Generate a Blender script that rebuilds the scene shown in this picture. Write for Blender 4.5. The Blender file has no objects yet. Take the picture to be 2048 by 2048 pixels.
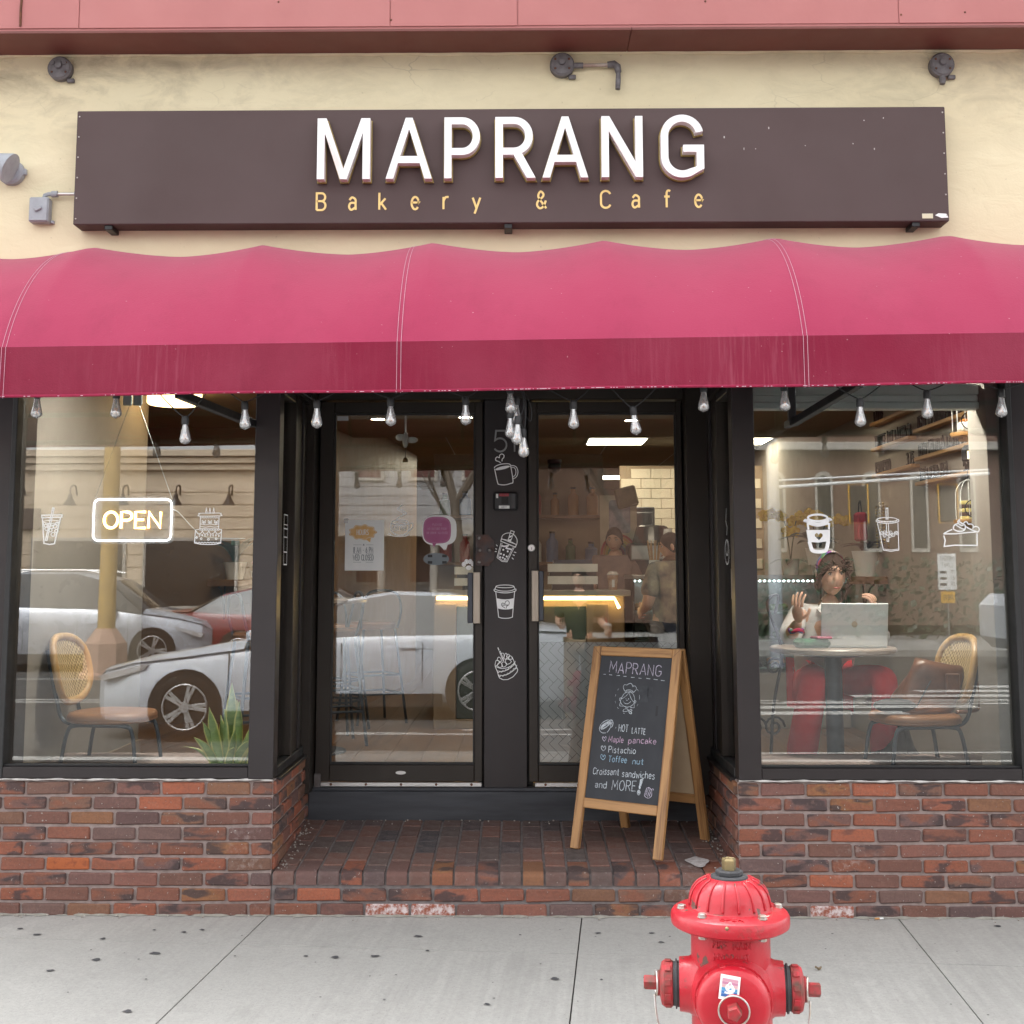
import bpy, bmesh, math, random
from mathutils import Vector, Matrix
R = math.radians
random.seed(7)
C = bpy.context.scene.collection
sc = bpy.context.scene

# ---------------------------------------------------------------- camera, sky, sun, exposure
cam = bpy.data.objects.new('camera', bpy.data.cameras.new('camera'))
C.objects.link(cam)
sc.camera = cam
cam.location = (0.0, -5.8, 1.51)
cam.rotation_euler = (R(90 + 6.58), 0, R(0.81))
cam.data.sensor_width = 36
cam.data.lens = 36 * 2530 / 2048
cam.data.shift_x = (1024 - 1001) / 2048
cam.data.shift_y = -(1024 - 858) / 2048
cam.data.clip_start = 0.05
cam.data.clip_end = 500

SUN_EL, SUN_AZ = 52, 335           # degrees above the horizon / compass bearing seen from the shop (street side)
world = bpy.data.worlds.new('World')
sc.world = world
world.use_nodes = True
wn, wl = world.node_tree.nodes, world.node_tree.links
wn.clear()
sky = wn.new('ShaderNodeTexSky')
sky.sky_type = 'NISHITA'
sky.sun_disc = False
sky.sun_elevation = R(SUN_EL)
sky.sun_rotation = R(SUN_AZ)
sky.air_density = 1.0
sky.dust_density = 4.0
hsv = wn.new('ShaderNodeHueSaturation')      # thin overcast: the blue of the sky washed out to white
hsv.inputs['Saturation'].default_value = 0.05
bg = wn.new('ShaderNodeBackground')
bg.inputs['Strength'].default_value = 0.15
wo = wn.new('ShaderNodeOutputWorld')
wl.new(sky.outputs[0], hsv.inputs['Color'])
wl.new(hsv.outputs[0], bg.inputs['Color'])
wl.new(bg.outputs[0], wo.inputs[0])

sun = bpy.data.objects.new('sun', bpy.data.lights.new('sun', 'SUN'))
C.objects.link(sun)
sun.data.energy = 0.5
sun.data.angle = R(40)
sun.data.color = (1.0, 0.97, 0.93)
_az = R(SUN_AZ)
_d = Vector((math.sin(_az) * math.cos(R(SUN_EL)), math.cos(_az) * math.cos(R(SUN_EL)), math.sin(R(SUN_EL))))
sun.rotation_euler = _d.to_track_quat('Z', 'Y').to_euler()

sc.view_settings.view_transform = 'Standard'
sc.view_settings.look = 'None'
sc.view_settings.gamma = 1
sc.view_settings.use_curve_mapping = False
sc.view_settings.exposure = 2.55
sc.render.engine = 'CYCLES'
sc.cycles.max_bounces = 10
sc.cycles.diffuse_bounces = 4
sc.cycles.glossy_bounces = 4
sc.cycles.transmission_bounces = 8
sc.cycles.transparent_max_bounces = 24
sc.cycles.caustics_reflective = False
sc.cycles.caustics_refractive = False
sc.cycles.sample_clamp_indirect = 4
sc.cycles.use_denoising = True

# ---------------------------------------------------------------- object helpers
def link(o, parent=None, loc=None, rot=None):
    C.objects.link(o)
    if parent is not None:
        o.parent = parent
    if loc is not None:
        o.location = loc
    if rot is not None:
        o.rotation_euler = rot
    return o

def thing(name, label, cat, loc=(0, 0, 0), rz=0.0, group=None):
    o = link(bpy.data.objects.new(name, None), None, loc, (0, 0, rz))
    o.empty_display_size = 0.1
    return tag(o, label, cat, group)

def tag(o, label=None, cat=None, group=None, kind=None):
    if label: o['label'] = label
    if cat: o['category'] = cat
    if group: o['group'] = group
    if kind: o['kind'] = kind
    return o

def copy_tree(o, parent=None):
    c = o.copy()
    C.objects.link(c)
    if parent is not None:
        c.parent = parent
    for ch in list(o.children):
        copy_tree(ch, c)
    return c

def spline(pts, n=6, closed=False):
    """Catmull-Rom through the points (2-D or 3-D)."""
    P_ = [Vector(p) for p in pts]
    m = len(P_)
    out = []
    segs = m if closed else m - 1
    for i in range(segs):
        if closed:
            p0, p1, p2, p3 = P_[(i - 1) % m], P_[i], P_[(i + 1) % m], P_[(i + 2) % m]
        else:
            p0, p1, p2, p3 = P_[max(i - 1, 0)], P_[i], P_[i + 1], P_[min(i + 2, m - 1)]
        for k in range(n):
            t = k / n
            out.append(0.5 * ((2 * p1) + (p2 - p0) * t + (2 * p0 - 5 * p1 + 4 * p2 - p3) * t * t + (3 * p1 - p0 - 3 * p2 + p3) * t ** 3))
    if not closed:
        out.append(P_[-1].copy())
    return [tuple(v) for v in out]

def arc(cx, cy, rx, ry, a0, a1, n=14):
    return [(cx + rx * math.cos(R(a0 + (a1 - a0) * k / n)), cy + ry * math.sin(R(a0 + (a1 - a0) * k / n))) for k in range(n + 1)]

def fill_loops(loops):
    """triangles of an outline with holes: (points, faces) in 2-D"""
    bm = bmesh.new()
    edges = []
    for lp_ in loops:
        vs = [bm.verts.new((p[0], 0, p[1])) for p in lp_]
        edges += [bm.edges.new((vs[k], vs[(k + 1) % len(vs)])) for k in range(len(vs))]
    bmesh.ops.triangle_fill(bm, edges=edges, use_beauty=True, use_dissolve=False)
    bm.verts.index_update()
    out = [(v.co.x, v.co.z) for v in bm.verts], [tuple(v.index for v in f.verts) for f in bm.faces]
    bm.free()
    return out

class MB:
    """Collects primitives, then links them as one mesh object."""
    def __init__(self, T=None):
        self.v, self.f, self.T, self.mi, self.cur = [], [], T, [], 0
    def _add(self, vs, fs, M=None):
        n = len(self.v)
        for p in vs:
            p = Vector(p)
            if M is not None: p = M @ p
            if self.T is not None: p = self.T @ p
            self.v.append(tuple(p))
        for f in fs:
            self.f.append(tuple(i + n for i in f))
            self.mi.append(self.cur)
        return self
    def box(self, x0, x1, y0, y1, z0, z1, M=None):
        vs = [(x, y, z) for x in (x0, x1) for y in (y0, y1) for z in (z0, z1)]
        return self._add(vs, [(0, 1, 3, 2), (4, 6, 7, 5), (0, 4, 5, 1), (2, 3, 7, 6), (0, 2, 6, 4), (1, 5, 7, 3)], M)
    def bbox(self, x0, x1, y0, y1, z0, z1, b=0.004, M=None, jit=0.0, rnd=random):
        """box with chamfered edges (8 corners x 3 points)"""
        c = ((x0 + x1) / 2, (y0 + y1) / 2, (z0 + z1) / 2)
        h = ((x1 - x0) / 2, (y1 - y0) / 2, (z1 - z0) / 2)
        b = min(b, *[k * .9 for k in h])
        vs, idx = [], {}
        for sx in (-1, 1):
            for sy in (-1, 1):
                for sz in (-1, 1):
                    j = [rnd.uniform(-jit, jit) for _ in range(3)]
                    for a in range(3):
                        p = [sx * (h[0] - b), sy * (h[1] - b), sz * (h[2] - b)]
                        s = (sx, sy, sz)
                        p[a] = s[a] * h[a]
                        idx[(sx, sy, sz, a)] = len(vs)
                        vs.append(tuple(c[k] + p[k] + j[k] for k in range(3)))
        fs = []
        I = idx
        for a in range(3):
            u, w = (a + 1) % 3, (a + 2) % 3
            for s in (-1, 1):
                def g(p, q):
                    t = [0, 0, 0]; t[a] = s; t[u] = p; t[w] = q
                    return I[(*t, a)]
                q = [g(-1, -1), g(1, -1), g(1, 1), g(-1, 1)]
                fs.append(tuple(q if s > 0 else q[::-1]))
        for a in range(3):           # edges along axis a
            u, w = (a + 1) % 3, (a + 2) % 3
            for p in (-1, 1):
                for q in (-1, 1):
                    def g(s, ax):
                        t = [0, 0, 0]; t[a] = s; t[u] = p; t[w] = q
                        return I[(*t, ax)]
                    e = [g(-1, u), g(1, u), g(1, w), g(-1, w)]
                    fs.append(tuple(e if p * q < 0 else e[::-1]))
        for sx in (-1, 1):
            for sy in (-1, 1):
                for sz in (-1, 1):
                    t = [I[(sx, sy, sz, a)] for a in range(3)]
                    fs.append(tuple(t if sx * sy * sz > 0 else t[::-1]))
        return self._add(vs, fs, M)
    def tube(self, pts, r, n=8, closed=False, cap=True, M=None):
        pts = [Vector(p) for p in pts]
        m = len(pts)
        rs = r if isinstance(r, (list, tuple)) else [r] * m
        vs, fs = [], []
        up = None
        for i, p in enumerate(pts):
            if closed:
                t = (pts[(i + 1) % m] - pts[i - 1])
            else:
                t = pts[min(i + 1, m - 1)] - pts[max(i - 1, 0)]
            if t.length < 1e-9: t = Vector((0, 0, 1))
            t.normalize()
            if up is None:
                up = Vector((0, 0, 1)) if abs(t.z) < .9 else Vector((1, 0, 0))
            a = t.cross(up)
            if a.length < 1e-6: a = t.orthogonal()
            a.normalize()
            b = a.cross(t).normalized()
            up = b
            for k in range(n):
                th = 2 * math.pi * k / n
                vs.append(p + (a * math.cos(th) + b * math.sin(th)) * rs[i])
        for i in range(m if closed else m - 1):
            j = (i + 1) % m
            for k in range(n):
                l = (k + 1) % n
                fs.append((i * n + k, i * n + l, j * n + l, j * n + k))
        if cap and not closed:
            fs.append(tuple(range(n))[::-1])
            fs.append(tuple((m - 1) * n + k for k in range(n)))
        return self._add(vs, [f[::-1] for f in fs], M)
    def lathe(self, prof, n=24, M=None, cap=True):
        """prof: (radius, z) from bottom to top"""
        vs, fs = [], []
        m = len(prof)
        for r, z in prof:
            for k in range(n):
                a = 2 * math.pi * k / n
                vs.append((r * math.cos(a), r * math.sin(a), z))
        for i in range(m - 1):
            for k in range(n):
                l = (k + 1) % n
                fs.append((i * n + k, i * n + l, (i + 1) * n + l, (i + 1) * n + k))
        if cap:
            fs.append(tuple(range(n))[::-1])
            fs.append(tuple((m - 1) * n + k for k in range(n)))
        return self._add(vs, fs, M)
    def prism(self, poly, d0, d1, M=None):
        """polygon (u, v) in the x-z plane pushed from y=d0 (front) to y=d1 (back)"""
        n = len(poly)
        vs = [(u, d0, v) for u, v in poly] + [(u, d1, v) for u, v in poly]
        fs = [tuple(range(n)), tuple(range(n, 2 * n))[::-1]]
        for i in range(n):
            j = (i + 1) % n
            fs.append((i, i + n, j + n, j))
        return self._add(vs, fs, M)
    def ribbon(self, pts, w, closed=False, d0=0.0, d1=None, M=None, taper=None):
        """flat stroke in the x-z plane at y=d0 (and with sides back to y=d1)"""
        P_ = [Vector((p[0], p[1])) for p in pts]
        q = [P_[0]]
        for p in P_[1:]:
            if (p - q[-1]).length > 1e-6: q.append(p)
        if closed and (q[0] - q[-1]).length < 1e-6: q.pop()
        m = len(q)
        if m < 2: return self
        L, Rr = [], []
        for i in range(m):
            a = q[i] - q[i - 1] if (i > 0 or closed) else q[1] - q[0]
            b = q[(i + 1) % m] - q[i] if (i < m - 1 or closed) else a
            a, b = a.normalized(), b.normalized()
            na, nb = Vector((-a.y, a.x)), Vector((-b.y, b.x))
            nn = na + nb
            if nn.length < 1e-4: nn = na
            nn.normalize()
            c = max(nn.dot(na), 0.45)
            ww = w * (taper[i] if taper else 1.0)
            L.append(q[i] + nn * (ww / 2 / c))
            Rr.append(q[i] - nn * (ww / 2 / c))
        vs = [(p.x, d0, p.y) for p in L] + [(p.x, d0, p.y) for p in Rr]
        fs = []
        segs = m if closed else m - 1
        for i in range(segs):
            j = (i + 1) % m
            fs.append((i, i + m, j + m, j))
        if d1 is not None:
            vs += [(p.x, d1, p.y) for p in L] + [(p.x, d1, p.y) for p in Rr]
            for i in range(segs):
                j = (i + 1) % m
                fs.append((i, j, j + 2 * m, i + 2 * m))
                fs.append((i + m, i + 3 * m, j + 3 * m, j + m))
            if not closed:
                fs.append((0, 2 * m, 3 * m, m))
                fs.append((m - 1, 2 * m - 1, 4 * m - 1, 3 * m - 1))
        return self._add(vs, fs, M)
    def disc(self, cx, cz, rx, rz, y=0.0, n=16, M=None):
        vs = [(cx + rx * math.cos(2 * math.pi * k / n), y, cz + rz * math.sin(2 * math.pi * k / n)) for k in range(n)]
        return self._add(vs, [tuple(range(n))], M)
    def poly(self, pts, y=0.0, M=None):
        return self._add([(p[0], y, p[1]) for p in pts], [tuple(range(len(pts)))], M)
    def ball(self, c, r, n=12, m=8, M=None):
        rx, ry, rz = r if isinstance(r, (tuple, list)) else (r, r, r)
        vs, fs = [(c[0], c[1], c[2] - rz)], []
        for i in range(1, m):
            t = math.pi * i / m
            for k in range(n):
                a = 2 * math.pi * k / n
                vs.append((c[0] + rx * math.sin(t) * math.cos(a), c[1] + ry * math.sin(t) * math.sin(a), c[2] - rz * math.cos(t)))
        vs.append((c[0], c[1], c[2] + rz))
        for k in range(n):
            fs.append((0, 1 + (k + 1) % n, 1 + k))
        for i in range(m - 2):
            for k in range(n):
                l = (k + 1) % n
                fs.append((1 + i * n + k, 1 + i * n + l, 1 + (i + 1) * n + l, 1 + (i + 1) * n + k))
        top = len(vs) - 1
        for k in range(n):
            fs.append((top, 1 + (m - 2) * n + k, 1 + (m - 2) * n + (k + 1) % n))
        return self._add(vs, fs, M)
    def grid(self, fn, nu, nv, closed_u=False):
        vs = [fn(i / nu, j / nv) for j in range(nv + 1) for i in range(nu + 1)]
        fs = [(j * (nu + 1) + i, j * (nu + 1) + i + 1, (j + 1) * (nu + 1) + i + 1, (j + 1) * (nu + 1) + i) for j in range(nv) for i in range(nu)]
        return self._add(vs, fs)
    def mesh(self, name, mats, smooth=False):
        me = bpy.data.meshes.new(name)
        me.from_pydata(self.v, [], self.f)
        for m in (mats if isinstance(mats, (list, tuple)) else [mats]):
            me.materials.append(m)
        me.polygons.foreach_set('material_index', self.mi)
        if smooth:
            me.polygons.foreach_set('use_smooth', [True] * len(me.polygons))
            if smooth is not True:
                me.set_sharp_from_angle(angle=R(smooth))
        me.update()
        return me
    def build(self, name, mats, parent=None, smooth=False, loc=None, rot=None):
        return link(bpy.data.objects.new(name, self.mesh(name, mats, smooth)), parent, loc, rot)

def copies(name, me, parent, items):
    """one object per (location, rotation z, scale) sharing a mesh"""
    for loc, rot, s in items:
        o = link(bpy.data.objects.new(name, me), parent, loc, rot)
        o.scale = s
    return

# ---------------------------------------------------------------- material helpers
def nodes(name):
    m = bpy.data.materials.new(name)
    m.use_nodes = True
    nt = m.node_tree
    return m, nt, nt.nodes['Principled BSDF'], nt.nodes['Material Output']

def N(nt, t, **kw):
    n = nt.nodes.new('ShaderNode' + t)
    for k, v in kw.items():
        if k in n.inputs.keys() if isinstance(k, str) else False:
            n.inputs[k].default_value = v
        else:
            setattr(n, k, v)
    return n

def ramp(nt, fac, stops):
    r = nt.nodes.new('ShaderNodeValToRGB')
    e = r.color_ramp.elements
    while len(e) < len(stops): e.new(0.5)
    for i, (p, c) in enumerate(stops):
        e[i].position = p
        e[i].color = (*c, 1) if len(c) == 3 else c
    nt.links.new(fac, r.inputs[0])
    return r.outputs[0]

def coords(nt, scale=(1, 1, 1), space='Object', rot=(0, 0, 0)):
    tc = nt.nodes.new('ShaderNodeTexCoord')
    mp = nt.nodes.new('ShaderNodeMapping')
    mp.inputs['Scale'].default_value = scale
    mp.inputs['Rotation'].default_value = rot
    nt.links.new(tc.outputs[space], mp.inputs[0])
    return mp.outputs[0]

def noise(nt, vec, scale, detail=4, rough=.55, dist=0.0):
    n = nt.nodes.new('ShaderNodeTexNoise')
    n.inputs['Scale'].default_value = scale
    n.inputs['Detail'].default_value = detail
    n.inputs['Roughness'].default_value = rough
    n.inputs['Distortion'].default_value = dist
    nt.links.new(vec, n.inputs['Vector'])
    return n.outputs[0]

def mix(nt, fac, a, b, mode='MIX'):
    n = nt.nodes.new('ShaderNodeMix')
    n.data_type = 'RGBA'
    n.blend_type = mode
    for s, v in ((n.inputs[0], fac), (n.inputs[6], a), (n.inputs[7], b)):
        if isinstance(v, (int, float)): s.default_value = v
        elif isinstance(v, tuple): s.default_value = (*v, 1) if len(v) == 3 else v
        else: nt.links.new(v, s)
    return n.outputs[2]

def math_(nt, op, a, b=0.0, c=0.0):
    n = nt.nodes.new('ShaderNodeMath')
    n.operation = op
    for s, v in zip(n.inputs, (a, b, c)):
        if isinstance(v, (int, float)): s.default_value = v
        else: nt.links.new(v, s)
    return n.outputs[0]

def bump(nt, bsdf, height, strength=.3, dist=.01):
    b = nt.nodes.new('ShaderNodeBump')
    b.inputs['Strength'].default_value = strength
    b.inputs['Distance'].default_value = dist
    nt.links.new(height, b.inputs['Height'])
    nt.links.new(b.outputs[0], bsdf.inputs['Normal'])
    return b

def mat(name, c, c2=None, scale=6, rough=.55, metal=0.0, bmp=0.0, bscale=60, stretch=(1, 1, 1), spec=.5, rough2=None, coat=0.0, detail=5, bdist=.004):
    m, nt, b, out = nodes(name)
    v = coords(nt, stretch)
    n1 = noise(nt, v, scale, detail)
    c2 = c2 or tuple(k * .82 for k in c)
    col = ramp(nt, n1, [(.3, c2), (.7, c)])
    nt.links.new(col, b.inputs['Base Color'])
    b.inputs['Metallic'].default_value = metal
    b.inputs['Specular IOR Level'].default_value = spec
    b.inputs['Coat Weight'].default_value = coat
    r2 = rough2 if rough2 is not None else min(1, rough * 1.25)
    rr = nt.nodes.new('ShaderNodeMapRange')
    rr.inputs[1].default_value, rr.inputs[2].default_value = .3, .7
    rr.inputs[3].default_value, rr.inputs[4].default_value = rough, r2
    nt.links.new(noise(nt, v, scale * 2.3, 4), rr.inputs[0])
    nt.links.new(rr.outputs[0], b.inputs['Roughness'])
    if bmp:
        bump(nt, b, noise(nt, v, bscale, 4), bmp, bdist)
    return m

def emit(name, c, s):
    m, nt, b, out = nodes(name)
    b.inputs['Base Color'].default_value = (*c, 1)
    b.inputs['Emission Color'].default_value = (*c, 1)
    b.inputs['Emission Strength'].default_value = s
    b.inputs['Roughness'].default_value = .6
    return m

def glass(name, refl=.12, tint=(.93, .95, .94), ior=1.5):
    """window glass: see-through with a Fresnel mirror on each face"""
    m, nt, b, out = nodes(name)
    nt.nodes.remove(b)
    fr = nt.nodes.new('ShaderNodeFresnel')
    fr.inputs[0].default_value = ior
    f = math_(nt, 'ADD', fr.outputs[0], refl)
    f = math_(nt, 'MINIMUM', f, 1.0)
    tr = nt.nodes.new('ShaderNodeBsdfTransparent')
    tr.inputs[0].default_value = (*tint, 1)
    gl = nt.nodes.new('ShaderNodeBsdfGlossy')
    gl.inputs['Roughness'].default_value = 0.0
    mx = nt.nodes.new('ShaderNodeMixShader')
    nt.links.new(f, mx.inputs[0]); nt.links.new(tr.outputs[0], mx.inputs[1]); nt.links.new(gl.outputs[0], mx.inputs[2])
    nt.links.new(mx.outputs[0], out.inputs[0])
    return m

def film(name, c, alpha, rough=.7):
    m, nt, b, out = nodes(name)
    b.inputs['Base Color'].default_value = (*c, 1)
    b.inputs['Roughness'].default_value = rough
    b.inputs['Alpha'].default_value = alpha
    return m

def wood(name, c1, c2, axis=0, scale=1.0, rough=.5, bmp=.15):
    m, nt, b, out = nodes(name)
    st = [26, 26, 26]; st[axis] = 1.6
    st = tuple(s * scale for s in st)
    v = coords(nt, st)
    w = noise(nt, v, 1.0, 6, .6, .4)
    g = noise(nt, coords(nt, tuple(s * 4 for s in st)), 1.5, 3)
    col = ramp(nt, w, [(.3, c2), (.5, c1), (.72, tuple(k * 1.12 for k in c1))])
    col = mix(nt, math_(nt, 'MULTIPLY', g, .35), col, c2)
    nt.links.new(col, b.inputs['Base Color'])
    b.inputs['Roughness'].default_value = rough
    bump(nt, b, g, bmp, .002)
    return m

# ---------------------------------------------------------------- one-stroke lettering
def _g():
    A = arc
    G = {}
    G['A'] = (.62, [[(0, 0), (.31, 1), (.62, 0)], [(.11, .33), (.51, .33)]])
    G['B'] = (.52, [[(0, 0), (0, 1), (.28, 1)] + A(.28, .765, .22, .235, 90, -90) + [(0, .53)], [(.28, .53)] + A(.28, .265, .24, .265, 90, -90) + [(0, 0)]])
    G['C'] = (.54, [A(.3, .72, .28, .28, 20, 180) + A(.3, .28, .28, .28, 180, 340)])
    G['D'] = (.56, [[(0, 0), (0, 1), (.2, 1)] + A(.2, .5, .36, .5, 90, -90) + [(0, 0)]])
    G['E'] = (.46, [[(.46, 1), (0, 1), (0, 0), (.46, 0)], [(0, .52), (.38, .52)]])
    G['F'] = (.46, [[(.46, 1), (0, 1), (0, 0)], [(0, .52), (.38, .52)]])
    G['G'] = (.58, [A(.3, .72, .28, .28, 25, 180) + A(.3, .28, .28, .28, 180, 360) + [(.58, .46), (.32, .46)]])
    G['H'] = (.54, [[(0, 0), (0, 1)], [(.54, 0), (.54, 1)], [(0, .52), (.54, .52)]])
    G['I'] = (.04, [[(.02, 0), (.02, 1)]])
    G['J'] = (.4, [[(.4, 1), (.4, .25)] + A(.2, .22, .2, .22, 0, -180)])
    G['K'] = (.52, [[(0, 0), (0, 1)], [(.5, 1), (0, .42)], [(.17, .6), (.52, 0)]])
    G['L'] = (.42, [[(0, 1), (0, 0), (.42, 0)]])
    G['M'] = (.7, [[(0, 0), (.05, 1), (.35, .3), (.65, 1), (.7, 0)]])
    G['N'] = (.56, [[(0, 0), (0, 1), (.56, 0), (.56, 1)]])
    G['O'] = (.6, [A(.3, .5, .3, .5, 90, 450, 24)])
    G['P'] = (.5, [[(0, 0), (0, 1), (.24, 1)] + A(.24, .74, .26, .26, 90, -90) + [(0, .48)]])
    G['Q'] = (.6, [A(.3, .5, .3, .5, 90, 450, 24), [(.38, .22), (.6, -.02)]])
    G['R'] = (.52, [[(0, 0), (0, 1), (.24, 1)] + A(.24, .74, .26, .26, 90, -90) + [(0, .48)], [(.24, .48), (.52, 0)]])
    G['S'] = (.5, [spline([(.47, .84), (.27, 1), (.05, .82), (.12, .6), (.38, .44), (.47, .2), (.25, 0), (.02, .15)], 4)])
    G['T'] = (.54, [[(0, 1), (.54, 1)], [(.27, 1), (.27, 0)]])
    G['U'] = (.54, [[(0, 1), (0, .28)] + A(.27, .28, .27, .28, 180, 360) + [(.54, 1)]])
    G['V'] = (.58, [[(0, 1), (.29, 0), (.58, 1)]])
    G['W'] = (.8, [[(0, 1), (.2, 0), (.4, .75), (.6, 0), (.8, 1)]])
    G['X'] = (.54, [[(0, 0), (.54, 1)], [(0, 1), (.54, 0)]])
    G['Y'] = (.54, [[(0, 1), (.27, .5), (.54, 1)], [(.27, .5), (.27, 0)]])
    G['Z'] = (.5, [[(0, 1), (.5, 1), (0, 0), (.5, 0)]])
    G['a'] = (.44, [spline([(.05, .52), (.2, .66), (.4, .55), (.41, .3), (.42, 0)], 4), spline([(.41, .36), (.12, .36), (.03, .16), (.16, 0), (.41, .14)], 4)])
    G['b'] = (.44, [[(0, 1), (0, 0)], A(.22, .32, .22, .32, 170, -170)])
    G['c'] = (.4, [A(.24, .33, .24, .33, 45, 315)])
    G['d'] = (.44, [A(.22, .32, .22, .32, 10, 350), [(.44, 1), (.44, 0)]])
    G['e'] = (.44, [[(.02, .36), (.44, .36)] + A(.23, .33, .21, .33, 5, 320)])
    G['f'] = (.34, [spline([(.36, .96), (.24, 1), (.15, .88), (.14, .5), (.14, 0)], 4), [(0, .64), (.32, .64)]])
    G['g'] = (.44, [A(.22, .34, .22, .31, 10, 350), [(.44, .66), (.44, -.1)] + A(.23, -.1, .21, .19, 0, -150)])
    G['h'] = (.42, [[(0, 1), (0, 0)], [(0, .4)] + A(.21, .42, .21, .24, 180, 0) + [(.42, 0)]])
    G['i'] = (.04, [[(.02, 0), (.02, .64)], [(.02, .84), (.02, .93)]])
    G['j'] = (.2, [[(.2, .64), (.2, -.1), (0, -.26)], [(.2, .84), (.2, .93)]])
    G['k'] = (.4, [[(0, 1), (0, 0)], [(.36, .66), (0, .26)], [(.12, .38), (.4, 0)]])
    G['l'] = (.04, [[(.02, 1), (.02, 0)]])
    G['m'] = (.66, [[(0, 0), (0, .64)], [(0, .42)] + A(.165, .45, .165, .2, 180, 0) + [(.33, 0)], [(.33, .42)] + A(.495, .45, .165, .2, 180, 0) + [(.66, 0)]])
    G['n'] = (.42, [[(0, 0), (0, .64)], [(0, .4)] + A(.21, .42, .21, .24, 180, 0) + [(.42, 0)]])
    G['o'] = (.46, [A(.23, .33, .23, .33, 90, 450, 18)])
    G['p'] = (.44, [[(0, .66), (0, -.3)], A(.22, .33, .22, .32, 170, -170)])
    G['q'] = (.44, [A(.22, .33, .22, .32, 10, 350), [(.44, .66), (.44, -.3)]])
    G['r'] = (.3, [[(0, 0), (0, .64)], spline([(0, .42), (.12, .62), (.3, .64)], 4)])
    G['s'] = (.36, [spline([(.34, .56), (.18, .66), (.03, .52), (.14, .38), (.33, .24), (.28, .04), (.12, 0), (0, .1)], 4)])
    G['t'] = (.32, [[(.15, .92), (.15, .12), (.2, 0), (.32, .03)], [(0, .64), (.31, .64)]])
    G['u'] = (.42, [[(0, .64), (0, .2)] + A(.2, .2, .2, .2, 180, 350), [(.41, .64), (.42, 0)]])
    G['v'] = (.42, [[(0, .64), (.21, 0), (.42, .64)]])
    G['w'] = (.6, [[(0, .64), (.15, 0), (.3, .5), (.45, 0), (.6, .64)]])
    G['x'] = (.4, [[(0, 0), (.4, .64)], [(0, .64), (.4, 0)]])
    G['y'] = (.44, [[(0, .66), (.22, .04)], [(.44, .66), (.14, -.2), (.1, -.28)]])
    G['z'] = (.4, [[(0, .64), (.4, .64), (0, 0), (.4, 0)]])
    G['0'] = (.46, [A(.23, .5, .23, .5, 90, 450, 20)])
    G['1'] = (.2, [[(0, .82), (.18, 1), (.18, 0)]])
    G['2'] = (.48, [A(.23, .74, .22, .26, 165, -20) + [(0, 0), (.48, 0)]])
    G['3'] = (.46, [A(.21, .76, .21, .24, 150, -90), A(.21, .26, .24, .26, 90, -150)])
    G['4'] = (.5, [[(.38, 0), (.38, 1), (0, .3), (.5, .3)]])
    G['5'] = (.46, [[(.42, 1), (.06, 1), (.02, .54)] + A(.21, .32, .25, .32, 130, -145)])
    G['6'] = (.46, [spline([(.38, .98), (.12, .7), (.01, .3)], 4), A(.23, .3, .22, .3, 180, -180)])
    G['7'] = (.46, [[(0, 1), (.46, 1), (.16, 0)]])
    G['8'] = (.46, [A(.23, .76, .19, .24, 90, 450), A(.23, .27, .23, .27, 90, 450)])
    G['9'] = (.46, [A(.23, .7, .22, .3, 0, 360), spline([(.45, .7), (.38, .3), (.12, 0)], 4)])
    G['&'] = (.56, [spline([(.56, 0), (.16, .56), (.1, .8), (.24, 1), (.4, .84), (.34, .66), (.08, .42), (.02, .2), (.18, 0), (.4, .12), (.54, .46)], 4)])
    G['!'] = (.06, [[(.03, 1), (.03, .3)], [(.03, .09), (.03, 0)]])
    G['-'] = (.3, [[(0, .45), (.3, .45)]])
    G['.'] = (.06, [[(.03, .07), (.03, 0)]])
    G["'"] = (.06, [[(.03, 1), (.03, .78)]])
    G['#'] = (.1, [[(.05, .5), (.05, .42)]])
    return G
GL = _g()

def text_strokes(s, h, gap=.22, wide=1.0, space=.34, jit=0.0, rnd=random, slope=0.0):
    """list of strokes for the text, left end at (0, 0), cap height h; and its width"""
    x, out = 0.0, []
    for ch in s:
        if ch == ' ':
            x += space * h * wide + gap * h
            continue
        w, st = GL[ch]
        dy, k = rnd.uniform(-jit, jit) * h, 1 + rnd.uniform(-jit, jit)
        for line in st:
            out.append([(x + px * h * wide * k, py * h * k + dy + slope * x) for px, py in line])
        x += w * h * wide + gap * h
    return out, x - gap * h

def write(mb, s, h, w, x=0, z=0, width=None, align='l', y=0.0, d1=None, tilt=0.0, **kw):
    st, tw = text_strokes(s, h, **kw)
    k = width / tw if width else 1.0
    W = tw * k
    ox = x - (W / 2 if align == 'c' else W if align == 'r' else 0)
    for i, line in enumerate(st):
        e = (i % 5) * 0.00012
        mb.ribbon([(ox + p[0] * k, z + p[1] + tilt * p[0] * k) for p in line], w, d0=y - e, d1=d1)
    return W


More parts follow.
